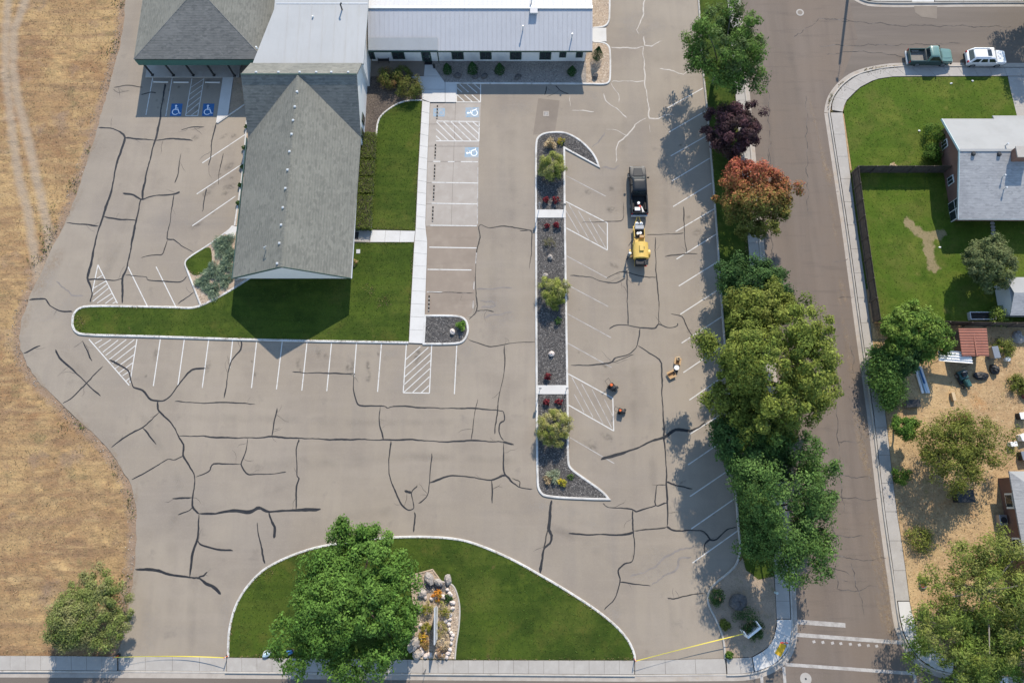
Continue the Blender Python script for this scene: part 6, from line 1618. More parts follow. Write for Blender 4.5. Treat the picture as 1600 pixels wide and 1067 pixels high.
q = P(1055, 580.5); t = thing('tool_bag', (q.x, q.y, 0), 'dark tool bag beside the lower cardboard box', 'bag'); m = MB(); m.bevbox((0, 0, .16), (.55, .35, .3), .08, .4); m.build('body', 'black_plastic', t); m = MB(); m.tube([(-.15, -.06, .3), (0, 0, .42), (.15, .06, .3)], .02); m.build('strap', 'dark_metal', t)
q = P(1059, 561); t = thing('carton_tube', (q.x, q.y, 0), 'short pale carton with dark opening at the top of the box group', 'box'); m = MB(); m.bevbox((0, 0, .2), (.4, .36, .4), .02, .2); m.build('body', 'tan_plastic', t); m = MB(); m.box((0, -.02, .405), (.26, .2, .012), .2); m.build('opening', 'black_plastic', t)

# ---- sign posts at the island crossings
def sign_post(px, py, h, label):
    q = P(px, py); t = thing('sign_post', (q.x, q.y, .1), label, 'sign post', 'sign posts at the island crossings')
    m = MB(); m.box((0, 0, h / 2), (.06, .06, h)); m.build('post', 'galvanised', t)
    m = MB(); m.box((0, -.04, h - .3), (.32, .02, .5)); m.build('sign_plate', 'grey_metal', t)
    m = MB(); m.cyl((0, 0, 0), (0, 0, .04), .12, n=10); m.build('base', 'dark_metal', t)
sign_post(842, 329, 2.1, 'slim sign post at the left end of the upper island crossing')
sign_post(880.5, 330, 2.1, 'slim sign post at the right end of the upper island crossing')
sign_post(843, 611, 2.2, 'slim sign post at the left end of the lower island crossing')
sign_post(884, 611, 2.2, 'slim sign post at the right end of the lower island crossing')

# ---- caution tape and its stands
def delineator(px, py, label, mat='orange_plastic'):
    q = P(px, py); t = thing('delineator_post', (q.x, q.y, .03), label, 'delineator', 'posts that hold the yellow tape')
    m = MB(); m.cyl((0, 0, 0), (0, 0, .08), .22, .18, 10); m.build('base', 'rubber', t)
    m = MB(); m.cyl((0, 0, .08), (0, 0, 1.05), .05, .04, 8); m.build('tube', mat, t)
    m = MB(); m.cyl((0, 0, .7), (0, 0, .85), .056, .055, 8); m.build('reflective_band', 'white_plastic', t)
    return q
A = delineator(186, 1023.5, 'orange post at the lower left bush holding sagging tape')
B_ = delineator(356.5, 1024, 'orange post at the left corner of the half round lawn')
C_ = delineator(991, 1029, 'orange post at the right corner of the half round lawn')
def tape(a, b, sag, label, twist=6):
    n = 28; vs_ = []
    for i in range(n + 1):
        t = i / n; p = Vector(a).lerp(Vector(b), t); z = p.z - sag * 4 * t * (1 - t)
        an = .2 + .25 * math.sin(t * twist)
        d = (Vector(b) - Vector(a)).normalized(); nn = Vector((-d.y, d.x, 0))
        u = nn * math.cos(an) * .045 + Vector((0, 0, 1)) * math.sin(an) * .045
        c = Vector((p.x, p.y, z)); vs_ += [c - u, c + u]
    m = MB(); m.add(vs_, [(2 * i, 2 * i + 2, 2 * i + 3, 2 * i + 1) for i in range(n)])
    m.build('caution_tape', 'yellow_tape', None, label=label, cat='tape')
up = Vector((0, 0, .95))
tape(A + up, B_ + up, .62, 'sagging yellow caution tape across the left driveway')
tape(C_ + up, P(1161, 990, 1.0), .12, 'taut yellow caution tape across the right driveway')

# ---- signs
q = P(1172, 984)
SG = thing('monument_sign', (q.x, q.y, .085), 'low white three sided monument sign in the corner bed', 'sign', None, math.radians(35))
m = MB(); m.box((0, -.02, .62), (1.75, .20, 1.2)); m.build('front_panel', 'trim_white', SG)
for s in (-1, 1):
    m = MB(); m.box((s * .82, .38, .62), (.1, .62, 1.2)); m.build('side_panel', 'trim_white', SG)
q = P(683, 972)
SG = thing('monument_sign', (q.x, q.y, .13), 'tall thin white monument sign seen from above in the rock garden', 'sign', None, math.radians(91))
m = MB(); m.box((0, 0, .35), (3.0, .22, .7)); m.build('plinth', 'concrete_new', SG)
m = MB(); m.bevbox((0, 0, 1.35), (3.4, .12, 1.7), .02); m.build('panel', 'galvanised', SG)
m = MB(); m.box((0, 0, 2.23), (3.45, .15, .05)); m.build('cap', 'galvanised', SG)
q = P(1210.5, 996)
SG = thing('street_sign', (q.x, q.y, .127), 'street sign with round plate on a slim post at the corner ramp', 'sign')
m = MB(); m.cyl((0, 0, 0), (0, 0, 2.9), .03); m.build('post', 'galvanised', SG)
m = MB(); m.cyl((0, -.03, 2.35), (0, -.06, 2.35), .40, n=8); m.build('plate', 'red_plastic', SG)
m = MB(); m.cyl((0, -.065, 2.35), (0, -.07, 2.35), .39, n=8); m.build('plate_back', 'galvanised', SG)
for k, zz in enumerate((2.82, 2.95)):
    m = MB(); m.box((0, 0, zz), (.75 if k else .03, .03 if k else .75, .16 if k else .14)); m.build('name_plate', 'trim_green', SG)
q = P(667, 1048)
SG = thing('street_sign', (q.x - .1, q.y + .2, .12), 'small sign post on the bottom sidewalk below the rock garden', 'sign')
m = MB(); m.cyl((0, 0, 0), (0, 0, 2.1), .03); m.build('post', 'dark_metal', SG)
m = MB(); m.box((0, -.04, 1.9), (.3, .02, .45)); m.build('plate', 'grey_metal', SG)
# utility pole outside the top edge: its shadow lies on the street
tip = P(1312, 100)
q = tip + Vector((sdir.x, sdir.y, 0)).normalized() * (9.6 / math.tan(SUN_EL))
UP = thing('utility_pole', (q.x, q.y, 0), 'wooden utility pole beyond the top edge casting a long thin shadow on the street', 'utility pole')
m = MB(); m.cyl((0, 0, 0), (0, 0, 9.6), .20, .15, 10); m.build('pole', 'bark_grey', UP)
m = MB(); m.tube([(0, 0, 9.3), (.05, -.1, 10.4), (-.1, -.2, 11.2)], .035); m.build('lamp_arm', 'galvanised', UP)
m = MB(); m.bevbox((-.1, -.2, 11.2), (.3, .5, .15), .04); m.build('lamp_head', 'galvanised', UP)

# ---- blue bundles on the half round lawn edge
def bundle(px, py, rz, cols, label):
    q = P(px, py); t = thing('sports_bag', (q.x, q.y, .1), label, 'bag', None, rz)
    m = MB(); m.ball((0, 0, .16), .3, 10, 6, (1.5, .8, .6), .15, rnd); m.build('bag', cols[0], t, smooth=True)
    m = MB(); m.ball((.42, .05, .12), .17, 8, 5, (1.2, 1, .6), .2, rnd); m.build('side_pocket', cols[1], t, smooth=True)
    m = MB(); m.tube([(-.3, .2, .2), (-.1, .38, .1), (.25, .36, .1), (.4, .2, .2)], .03); m.build('strap', cols[1], t)
bundle(418, 1021.5, .5, ('pale_blue', 'white_plastic'), 'pale blue and white bag lying on the lawn edge')
bundle(452, 1018.5, .3, ('blue_plastic', 'black_plastic'), 'dark blue bag half hidden under the large bottom tree')

# ================================================================== THINGS IN THE YARD
q = P(1506, 592, .4)
MW = thing('riding_mower', (q.x, q.y, .06), 'dark teal riding mower parked below the white sheet canopy', 'mower', None, math.radians(-70))
m = MB(); m.bevbox((.55, 0, .6), (.9, .55, .45), .1); m.build('hood', 'teal_paint', MW)
m = MB(); m.bevbox((-.45, 0, .5), (1.0, .95, .3), .08); m.build('rear_body', 'teal_paint', MW)
m = MB(); m.bevbox((-.45, 0, .78), (.5, .5, .16), .05); s_ = m.build('seat', 'black_plastic', MW)
m = MB(); m.bevbox((-.72, 0, .98), (.12, .5, .42), .04); m.build('seat_back', 'grey_metal', MW)
m = MB(); m.tube([(.12, .18 * math.cos(t), .98 + .18 * math.sin(t)) for t in [2 * math.pi * k / 12 for k in range(13)]], .02); m.build('steering_wheel', 'black_plastic', MW)
m = MB(); m.bevbox((.05, 0, .22), (.9, 1.2, .16), .06); m.build('mowing_deck', 'black_plastic', MW)
for x, r_, y_ in ((.8, .2, .42), (-.55, .3, .5)):
    for s in (-1, 1): wheel(MW, x, s * y_, r_, .2)
def lump(name, px, py, size, mat, label, cat, seed, z=.06):
    q = P(px, py); r2 = random.Random(seed)
    t = thing(name, (q.x, q.y, z), label, cat)
    m = MB(); m.ball((0, 0, size[2] * .35), 1, 12, 7, size, .16, r2, flat=-.35); m.build('cover', mat, t)
    m = MB(); m.box((size[0] * .4, -size[1] * .3, size[2] * .5), (size[0] * .7, .06, .05), .5); m.build('bar', 'grey_metal', t)
lump('tarp_heap', 1531, 588, (.85, .45, .35), 'black_plastic', 'black tarp heap between mower and small cart', 'tarp', 3)
lump('scrap_heap', 1551, 578, (.5, .6, .5), 'dark_metal', 'heap of grey metal scrap right of the black tarp', 'scrap', 5)
lump('stone_pile', 1589, 528, (.6, .8, .4), 'rock', 'grey stone pile near the right edge above the dirt', 'stones', 6)
lump('tarp_heap', 1598, 612, (.5, .9, .5), 'maroon', 'dark red covered heap at the right edge of the dirt yard', 'tarp', 9)
def box_thing(name, px, py, s, rz, mat, label, cat, lid=None, z=.06):
    q = P(px, py, s[2] / 2); t = thing(name, (q.x, q.y, z), label, cat, None, rz)
    m = MB(); m.bevbox((0, 0, s[2] / 2), s, min(s) * .08); m.build('body', mat, t)
    m = MB(); m.bevbox((0, 0, s[2] + .03), (s[0] * 1.04, s[1] * 1.04, .06), .02); m.build('lid', lid or mat, t)
box_thing('plastic_crate', 1488, 620, (.35, .9, .4), .1, 'cardboard', 'narrow tan crate alone on the straw ground', 'crate', 'tan_plastic')
box_thing('white_box', 1581, 694, (.7, .5, .5), .1, 'white_plastic', 'white box on the dirt above the brown house', 'box')
box_thing('white_box', 1597, 683, (.8, .7, .6), .3, 'white_plastic', 'larger white box at the right edge of the yard', 'box')
box_thing('dark_box', 1598, 712, (.8, .9, .7), .1, 'black_plastic', 'black box at the right edge above the brown house', 'box', 'grey_metal')
box_thing('black_bin', 1596, 650, (.9, .7, .7), .1, 'black_plastic', 'black bin with white lid at the right edge', 'bin', 'white_plastic')
box_thing('utility_box', 1504, 775, (1.75, 1.25, .9), .02, 'black_plastic', 'long dark grey storage trunk in the tree shade', 'trunk', 'dark_metal')
box_thing('white_box', 1563, 1062, (.9, .6, .8), .05, 'white_plastic', 'white box under the lowest tree at the bottom right', 'box')
box_thing('metal_cart', 1424, 631, (1.5, .8, .55), .05, 'grey_metal', 'grey metal cart at the end of the green hedge', 'cart', 'dark_metal')
box_thing('grey_cabinet', 1551, 552, (.7, 1.3, 1.0), .1, 'grey_metal', 'grey cabinet against the right side of the red shed', 'cabinet')
q = P(1570, 562); t = thing('bucket', (q.x, q.y, .06), 'white bucket right of the red shed on the dirt', 'bucket'); m = MB(); m.cyl((0, 0, 0), (0, 0, .45), .22, .27, 14); m.build('body', 'white_plastic', t); m = MB(); m.cyl((0, 0, .45), (0, 0, .48), .29, n=14); m.build('lid', 'white_plastic', t)
q = P(1499, 655); t = thing('wheelbarrow', (q.x, q.y, .06), 'dark red wheelbarrow on the straw ground above the airy tree', 'wheelbarrow', None, .25)
m = MB(); m.loft([[(-.3, -.2, .3), (.35, -.2, .3), (.35, .2, .3), (-.3, .2, .3)], [(-.5, -.34, .6), (.6, -.34, .6), (.6, .34, .6), (-.5, .34, .6)]]); m.build('tray', 'maroon', t)
for s in (-1, 1):
    m = MB(); m.tube([(.6, s * .1, .2), (-.3, s * .25, .4), (-1.0, s * .3, .6)], .025); m.build('handle', 'wood_fence', t)
m = MB(); m.cyl((.62, -.05, .2), (.62, .05, .2), .2, n=14); m.build('wheel', 'rubber', t)
# long panels lying on the dirt
a, b = P(1435, 571, .4), P(1448, 613, .4)
t = thing('panel_stack', ((a.x + b.x) / 2, (a.y + b.y) / 2, .06), 'stack of long white and blue panels lying beside the hedge', 'panels', None, math.atan2(b.y - a.y, b.x - a.x))
for k, (y_, z_, w_, mt) in enumerate(((-.28, .12, .3, 'white_plastic'), (.05, .2, .28, 'pale_blue'), (.34, .12, .26, 'white_plastic'), (.05, .34, .16, 'blue_plastic'))):
    m = MB(); m.bevbox((.05 * k - (.5 if mt == 'blue_plastic' else 0), y_, z_), ((3.1 if mt != 'blue_plastic' else 1.8), w_, .14), .03, .02 * (k - 1)); m.build('panel', mt, t)
for k in (-.9, .9):
    m = MB(); m.box((k, 0, .03), (.1, .9, .06)); m.build('skid', 'wood_fence', t)
q = P(1440.5, 913); t = thing('fire_ring', (q.x, q.y, .06), 'round metal fire ring on the bare soil at lower right', 'fire ring')
m = MB(); n = 18
m.loft([[((r_) * math.cos(2 * math.pi * k / n), r_ * math.sin(2 * math.pi * k / n), z_) for k in range(n)] for r_, z_ in ((.36, 0), (.38, .22), (.33, .22), (.31, .02))], caps=False); m.build('ring', 'grey_metal', t)
m = MB(); m.cyl((0, 0, 0), (0, 0, .05), .3, n=14); m.build('ash', 'maroon', t)
# low cold frame by the board fence
a = P(1512, 498); t = thing('cold_frame', (a.x + 1.4, a.y + .2, .1), 'low frame with pale rim beside the dark board fence', 'garden frame')
for (x_, y_, w_, d_) in ((0, .42, 2.9, .08), (0, -.42, 2.9, .08), (-1.42, 0, .08, .76), (1.42, 0, .08, .76)):
    m = MB(); m.box((x_, y_, .25), (w_, d_, .5)); m.build('board', 'galvanised', t)
m = MB(); m.box((0, 0, .2), (2.74, .74, .1)); m.build('soil', 'bed_liner', t)
for i in range(5):
    q = P(1549.5 + .4 * i, 350 + i * 5.2); m = MB(); m.prism([(q.x + .3 * math.cos(k * 1.05) * rnd.uniform(.8, 1.1), q.y + .22 * math.sin(k * 1.05) * rnd.uniform(.8, 1.1)) for k in range(6)], .05, .16)
    m.build('stepping_stone', 'concrete', None, label=['nearest', 'second', 'third', 'fourth', 'farthest'][i] + ' pale stepping stone counted from the brick house wall', cat='stepping stone', group='stepping stones behind the brick house')
for px, py, l in ((1436, 205, 'white paper scrap left of the shrubs on the front lawn'), (1486, 131, 'white paper scrap below the green pickup on the front lawn'), (1519, 127, 'white paper scrap below the white SUV on the front lawn'), (1468, 387, 'white paper scrap beside the bare patch of the back lawn')):
    q = P(px, py, .1); m = MB(); m.ball((q.x, q.y, .16), .13, 7, 5, (1.2, .8, .45), .3, rnd); m.build('paper_scrap', 'white_plastic', None, label=l, cat='litter', group='paper scraps on the right hand lawns')
q = P(559.5, 392.5, .2); m = MB(); m.prism([(q.x - .22, q.y - .25), (q.x + .22, q.y - .25), (q.x + .22, q.y + .25), (q.x - .22, q.y + .25)], .05, .14); m.build('valve_box_lid', 'galvanised', None, label='pale green valve box lid set in the lawn near the side door', cat='valve box')
q = P(1212, 925); t = thing('hydrant', (q.x - .1, q.y, .1), 'small pale hydrant at the grass strip edge', 'hydrant'); m = MB(); m.cyl((0, 0, 0), (0, 0, .6), .12, .11, 10); m.ball((0, 0, .6), .13, 10, 6); m.build('body', 'trim_teal', t, smooth=True); m = MB(); m.cyl((-.2, 0, .42), (.2, 0, .42), .06); m.build('nozzle', 'trim_teal', t)

# ================================================================== PLANTS
def leaf_mesh(name, C, N, S, asp, colr, mat, parent, seed, tdir=None, **tags):
    rs = np.random.RandomState(seed)
    n = len(C)
    N = N / (np.linalg.norm(N, axis=1, keepdims=True) + 1e-9)
    T = rs.normal(size=(n, 3)) if tdir is None else tdir + rs.normal(size=(n, 3)) * .35
    T -= N * (T * N).sum(1, keepdims=True)
    T /= (np.linalg.norm(T, axis=1, keepdims=True) + 1e-9)
    B = np.cross(N, T)
    S = S[:, None]
    v = np.stack([C + T * S, C + B * S * asp + N * S * .12, C - T * S, C - B * S * asp + N * S * .12], 1).reshape(-1, 3)
    me = bpy.data.meshes.new(name)
    me.vertices.add(n * 4); me.vertices.foreach_set('co', v.astype(np.float32).ravel())
    me.loops.add(n * 4); me.loops.foreach_set('vertex_index', np.arange(n * 4, dtype=np.int32))
    me.polygons.add(n); me.polygons.foreach_set('loop_start', np.arange(0, n * 4, 4, dtype=np.int32))
    me.polygons.foreach_set('loop_total', np.full(n, 4, dtype=np.int32))
    me.update(calc_edges=True)
    ca = me.color_attributes.new('Col', 'FLOAT_COLOR', 'POINT')
    cc = np.concatenate([np.repeat(colr, 4, 0), np.ones((n * 4, 1))], 1)
    ca.data.foreach_set('color', cc.astype(np.float32).ravel())
    return link(name, me, mat, parent, **tags)
def crown_points(center, rad, nclump, per, seed, rough=.32, crad=(.14, .26), lobes=(), low=-.35, shell=.45, flat=.8):
    rs = np.random.RandomState(seed)
    d = rs.normal(size=(nclump * 3, 3)); d /= np.linalg.norm(d, axis=1, keepdims=True)
    d = d[d[:, 2] > low][:nclump]
    k = rs.normal(size=(5, 3)) * 2.2; ph = rs.rand(5) * 6.3
    f = 1 + rough * (np.sin(d @ k.T + ph).mean(1) * 1.7)
    u = shell + (1 - shell) * rs.rand(len(d)) ** .6
    cc = np.array(center) + d * np.array(rad) * (f * u)[:, None]
    for (lx, ly, lz, lr, ln) in lobes:
        dd = rs.normal(size=(ln, 3)); dd /= np.linalg.norm(dd, axis=1, keepdims=True)
        cc = np.concatenate([cc, np.array(center) + np.array([lx, ly, lz]) + dd * lr * (.3 + .7 * rs.rand(ln, 1))])
    nc = len(cc)
    rc = rs.uniform(*crad, size=nc) * max(rad[0], rad[1])
    ci = np.repeat(np.arange(nc), per)
    dl = rs.normal(size=(len(ci), 3)); dl /= np.linalg.norm(dl, axis=1, keepdims=True)
    pos = cc[ci] + dl * (rc[ci] * (.35 + .75 * rs.rand(len(ci))))[:, None] * np.array([1, 1, flat])
    out = pos - np.array(center); out /= (np.linalg.norm(out, axis=1, keepdims=True) + 1e-6)
    nrm = dl * .7 + out * .25 + rs.normal(size=dl.shape) * .38 + np.array([0, 0, .5])
    return cc, rc, ci, pos, nrm, rs
def palette(rs, ci, nc, pal, jit=.26):
    pal = np.array(pal)
    a = rs.randint(0, len(pal), nc); b = rs.randint(0, len(pal), nc); t = rs.rand(nc, 1)
    cl = pal[a] * t + pal[b] * (1 - t)
    c = cl[ci] * (1 + jit * rs.normal(size=(len(ci), 1))).clip(.4, 1.8)
    return c.clip(.004, .7)
GREEN = [(.050, .098, .014), (.070, .122, .020), (.038, .078, .012)]
OLIVE = [(.094, .112, .020), (.118, .132, .028), (.070, .088, .016)]
DEEP = [(.030, .062, .018), (.042, .080, .022), (.024, .050, .014)]
def tree(name, label, px, py, r, h, pal, seed, rz=None, ry=None, nclump=150, per=90, ls=.15, asp=.55, rough=.32, bark='bark', group=None, lobes=(), shell=.45, crad=(.14, .26), colfun=None, limbs=7, cat='tree', low=-.35, base=None, dens=1.25, bright=1.65):
    rz = rz or r * .62; ry = ry or r
    zc = h - rz
    c = P(px, py, zc)
    b = Vector((c.x, c.y, .05)) if base is None else P(*base)
    t = thing(name, b, label, cat, group)
    cl = (c.x - b.x, c.y - b.y, zc - b.z)
    cc, rc, ci, pos, nrm, rs = crown_points(cl, (r, ry, rz), int(nclump * dens), int(per * 2.2), seed, rough, crad, lobes, low, shell)
    col = palette(rs, ci, len(cc), pal) * bright
    if colfun is not None:
        col = colfun(col, pos, cl, r, rs)
    S = ls * .78 * np.exp(rs.normal(size=len(pos)) * .38).clip(.4, 2.2)
    keep = pos[:, 2] > .05
    leaf_mesh('crown', pos[keep], nrm[keep], S[keep], asp, col[keep], 'leaf', t, seed + 1)
    tr = max(.10, r * .045)
    r2 = random.Random(seed)
    top = (cl[0], cl[1], cl[2] * 1.05)
    m = MB(); m.tube([(0, 0, -.1), (r2.uniform(-.1, .1), r2.uniform(-.1, .1), cl[2] * .35), (cl[0] * .6, cl[1] * .6, cl[2] * .7), top], [tr * 1.4, tr, tr * .8, tr * .35], 8); m.build('trunk', bark, t, smooth=True)
    idx = rs.choice(len(cc), min(limbs, len(cc)), replace=False)
    for i in idx:
        e = Vector(cc[i]); s0 = Vector((0, 0, cl[2] * r2.uniform(.35, .75)))
        mid = s0.lerp(e, .5) + Vector((0, 0, .12 * r))
        m = MB(); m.tube([s0, mid, e], [tr * .5, tr * .32, tr * .1], 6); m.build('limb', bark, t, smooth=True)
    return t
tree('shade_tree', 'large bright green tree on the half round lawn at the bottom', 557, 936, 6.0, 9.5, [(.052, .104, .018), (.070, .126, .024), (.040, .080, .014)], 11, rz=4.2, ry=6.0, nclump=270, per=85, ls=.135, rough=.40, lobes=((-2.2, 6.3, .3, 1.3, 12), (-.2, 5.6, .2, 1.3, 10), (-3.9, -4.4, -1, 1.3, 12), (2.6, -5.0, -1, 1.2, 9), (-1.5, -5.6, -1, 1.4, 12), (3.6, 2.0, 0, 1.2, 8)), crad=(.09, .17))
tree('round_shrub', 'large round olive shrub on the dry field at lower left', 128, 962, 3.7, 4.4, [(.110, .128, .040), (.088, .115, .028), (.130, .130, .055)], 12, rz=2.3, nclump=190, per=130, ls=.10, asp=.4, rough=.42, crad=(.09, .22), shell=.5, low=-.15, limbs=6)
tree('street_tree', 'bright green street tree with thin greyish lower crown at the top', 1137, 80, 4.5, 9.0, [(.052, .100, .018), (.070, .122, .024), (.050, .075, .026)], 13, rz=3.0, ry=4.8, nclump=180, per=85, ls=.125, rough=.42, bright=1.5, dens=1.15, bark='bark_grey', limbs=14, crad=(.11, .21), group='street trees along the grass strip', low=-.7)
tree('street_tree', 'dark purple leaved street tree', 1150, 202, 3.1, 6.2, [(.038, .020, .024), (.055, .026, .030), (.030, .020, .018)], 14, rz=2.4, nclump=110, per=85, ls=.13, rough=.42, group='street trees along the grass strip', low=-.7, crad=(.12, .23))
def autumn(col, pos, cl, r, rs):
    q = ((pos[:, 1] - cl[1]) / r * .75 + (pos[:, 2] - cl[2]) / r * .35 + .22 * rs.normal(size=len(pos)) + .36)
    red = np.array([.35, .095, .060]); org = np.array([.30, .145, .055]); grn = np.array([.135, .145, .032])
    t1 = np.clip(q * 1.6, 0, 1)[:, None]; t2 = np.clip(q * 1.6 - .75, 0, 1)[:, None]
    c = grn * (1 - t1) + org * t1; c = c * (1 - t2) + red * t2
    return (c * (1 + .25 * rs.normal(size=(len(pos), 1)))).clip(.01, .6)
tree('street_tree', 'red and orange autumn maple among the green street trees', 1182, 306, 4.2, 7.6, GREEN, 15, rz=2.8, nclump=150, per=90, ls=.13, rough=.36, colfun=autumn, group='street trees along the grass strip', low=-.7, crad=(.11, .21))
tree('street_tree', 'small dark green tree between the autumn maple and the biggest tree', 1184, 446, 3.9, 6.6, DEEP, 16, ry=2.9, nclump=110, per=85, ls=.13, rough=.35, group='street trees along the grass strip', low=-.7)
tree('street_tree', 'biggest olive green street tree overhanging lot and street', 1199, 583, 6.8, 12.5, [(.086, .108, .019), (.108, .126, .025), (.062, .084, .015)], 17, rz=5.0, ry=6.4, nclump=270, per=115, ls=.13, rough=.42, lobes=((-1.5, 6.0, -1, 1.6, 14), (4.6, 3.0, 0, 1.5, 14), (-5.6, 3.2, -1, 1.3, 12), (-4.6, -2.6, -1, 1.6, 14), (4.6, -3.0, 0, 1.4, 12)), group='street trees along the grass strip', low=-.7, crad=(.06, .16), shell=.35, bright=1.8)
tree('street_tree', 'olive branch crown between the dark small tree and the biggest tree', 1190, 478, 3.4, 8.0, OLIVE, 31, ry=2.6, nclump=110, per=85, ls=.13, rough=.4, group='street trees along the grass strip', low=-.7)
tree('street_tree', 'dark green tree in the shade just below the biggest tree', 1178, 706, 3.9, 7.0, DEEP, 18, nclump=130, per=85, ls=.13, group='street trees along the grass strip', low=-.7)
tree('street_tree', 'mid green street tree nearest the corner bed', 1220, 793, 5.1, 9.0, [(.052, .096, .022), (.068, .116, .030), (.038, .074, .018)], 19, rz=3.6, ry=5.8, nclump=200, per=105, ls=.12, rough=.45, shell=.35, lobes=((-2.5, -4.0, -1.5, 1.4, 10), (3.4, 3.2, 0, 1.4, 12), (-3.0, 3.6, -1, 1.4, 10), (3.2, -3.0, -.5, 1.2, 10)), group='street trees along the grass strip', low=-.7, crad=(.10, .20))
# right side yards
tree('yard_tree', 'bright green tree at the lower left corner of the fenced back lawn', 1418, 524, 3.7, 5.5, [(.075, .125, .020), (.098, .140, .026), (.052, .092, .016)], 21, ry=3.0, nclump=130, per=90, ls=.12, rough=.35, group='trees in the right hand yards', crad=(.12, .22))
tree('yard_tree', 'narrow dark green shrub row running down the sidewalk edge', 1384, 588, 1.6, 3.2, [(.048, .092, .020), (.062, .112, .024)], 22, ry=3.4, rz=1.4, nclump=90, per=80, ls=.10, rough=.25, group='trees in the right hand yards', crad=(.22, .38), cat='shrub')
tree('yard_tree', 'dark green tree filling the corner between hedge and panel stack', 1414, 556, 2.1, 4.0, DEEP, 23, nclump=80, per=80, ls=.12, group='trees in the right hand yards')
tree('fruit_tree', 'grey green fruit tree on the back lawn left of the shed', 1545, 408, 3.0, 4.6, [(.075, .092, .036), (.095, .110, .045), (.055, .072, .026)], 24, nclump=110, per=85, ls=.11, rough=.34, bark='bark_grey', group='trees in the right hand yards', crad=(.13, .24))
tree('yard_tree', 'wide airy olive tree over the straw yard', 1502, 702, 5.3, 5.6, [(.088, .098, .018), (.105, .112, .024), (.066, .080, .014)], 25, rz=1.9, ry=3.7, nclump=170, per=62, ls=.12, asp=.4, rough=.45, limbs=16, group='trees in the right hand yards', crad=(.10, .20), shell=.3, dens=1.0)
tree('yard_tree', 'small single sapling by the sidewalk left of the airy tree', 1415, 668, 1.25, 3.2, GREEN, 26, nclump=40, per=70, ls=.10, group='trees in the right hand yards', crad=(.2, .4))
tree('yard_tree', 'feathery yellow green tree at the lower right above the corner ramp', 1545, 925, 5.6, 7.5, [(.100, .120, .022), (.080, .110, .020), (.120, .130, .034)], 27, rz=2.8, ry=5.4, nclump=210, per=62, ls=.13, asp=.35, rough=.5, bark='bark_grey', limbs=18, group='trees in the right hand yards', crad=(.09, .18), shell=.35)
tree('yard_tree', 'feathery green tree in the bottom right corner leaning over the sidewalk', 1520, 1015, 5.0, 6.5, [(.084, .122, .022), (.066, .105, .018), (.104, .130, .030)], 28, rz=2.4, ry=4.2, nclump=190, per=62, ls=.13, asp=.35, rough=.5, limbs=12, group='trees in the right hand yards', crad=(.09, .18), shell=.35)
tree('yard_tree', 'green tree cut by the bottom right corner of the photo', 1610, 1010, 4.4, 6.5, GREEN, 29, nclump=120, per=70, ls=.13, asp=.4, rough=.4, group='trees in the right hand yards', crad=(.12, .22))
tree('yard_tree', 'tree beyond the top right edge shading the side street', 1650, -6, 4.2, 7, GREEN, 30, nclump=90, per=70, ls=.14, group='trees in the right hand yards')

def shrub(name, label, px, py, r, h, pal, seed, nclump=26, per=60, ls=.07, asp=.45, z=.08, group=None, rough=.25, cat='shrub', blade=False, crad=(.28, .5), stem=True):
    c = P(px, py, h * .5)
    t = thing(name, (c.x, c.y, z), label, cat, group)
    rs = np.random.RandomState(seed)
    if blade:
        n = nclump * per
        th = rs.rand(n) * 6.283; el = rs.uniform(.15, 1.45, n) ; ln = rs.uniform(.45, 1.0, n)
        d = np.stack([np.cos(th) * np.cos(el), np.sin(th) * np.cos(el), np.sin(el)], 1)
        pos = d * np.array([r, r, h]) * ln[:, None] * (1 + rough * np.sin(th * 3 + seed))[:, None]
        upv = np.array([0, 0, 1.0]); nrm = upv - d * d[:, 2:3] + rs.normal(size=(n, 3)) * .22
        col = palette(rs, np.arange(n) % nclump, nclump, pal, .3)
        nrm = nrm / (np.linalg.norm(nrm, axis=1, keepdims=True) + 1e-6); nrm[nrm[:, 2] < 0] *= -1; nrm += np.array([0, 0, .3])
        leaf_mesh('foliage', pos, nrm, ls * rs.uniform(.7, 1.6, n), asp, (col * 1.5).clip(0, .8), 'leaf', t, seed, tdir=d)
    else:
        cc, rc, ci, pos, nrm, rs = crown_points((0, 0, h * .5), (r, r, h * .5), nclump, per, seed, rough, crad, (), -.6, .5, .9)
        col = palette(rs, ci, len(cc), pal)
        k = pos[:, 2] > .0
        col = (col * 1.4).clip(0, .8)
        leaf_mesh('foliage', pos[k], nrm[k], (ls * rs.uniform(.6, 1.4, len(pos)))[k], asp, col[k], 'leaf', t, seed)
    if stem:
        m = MB(); m.cyl((0, 0, -.05), (0, 0, h * .6), max(.025, r * .05), .015, 6); m.build('stem', 'bark', t)
    return t
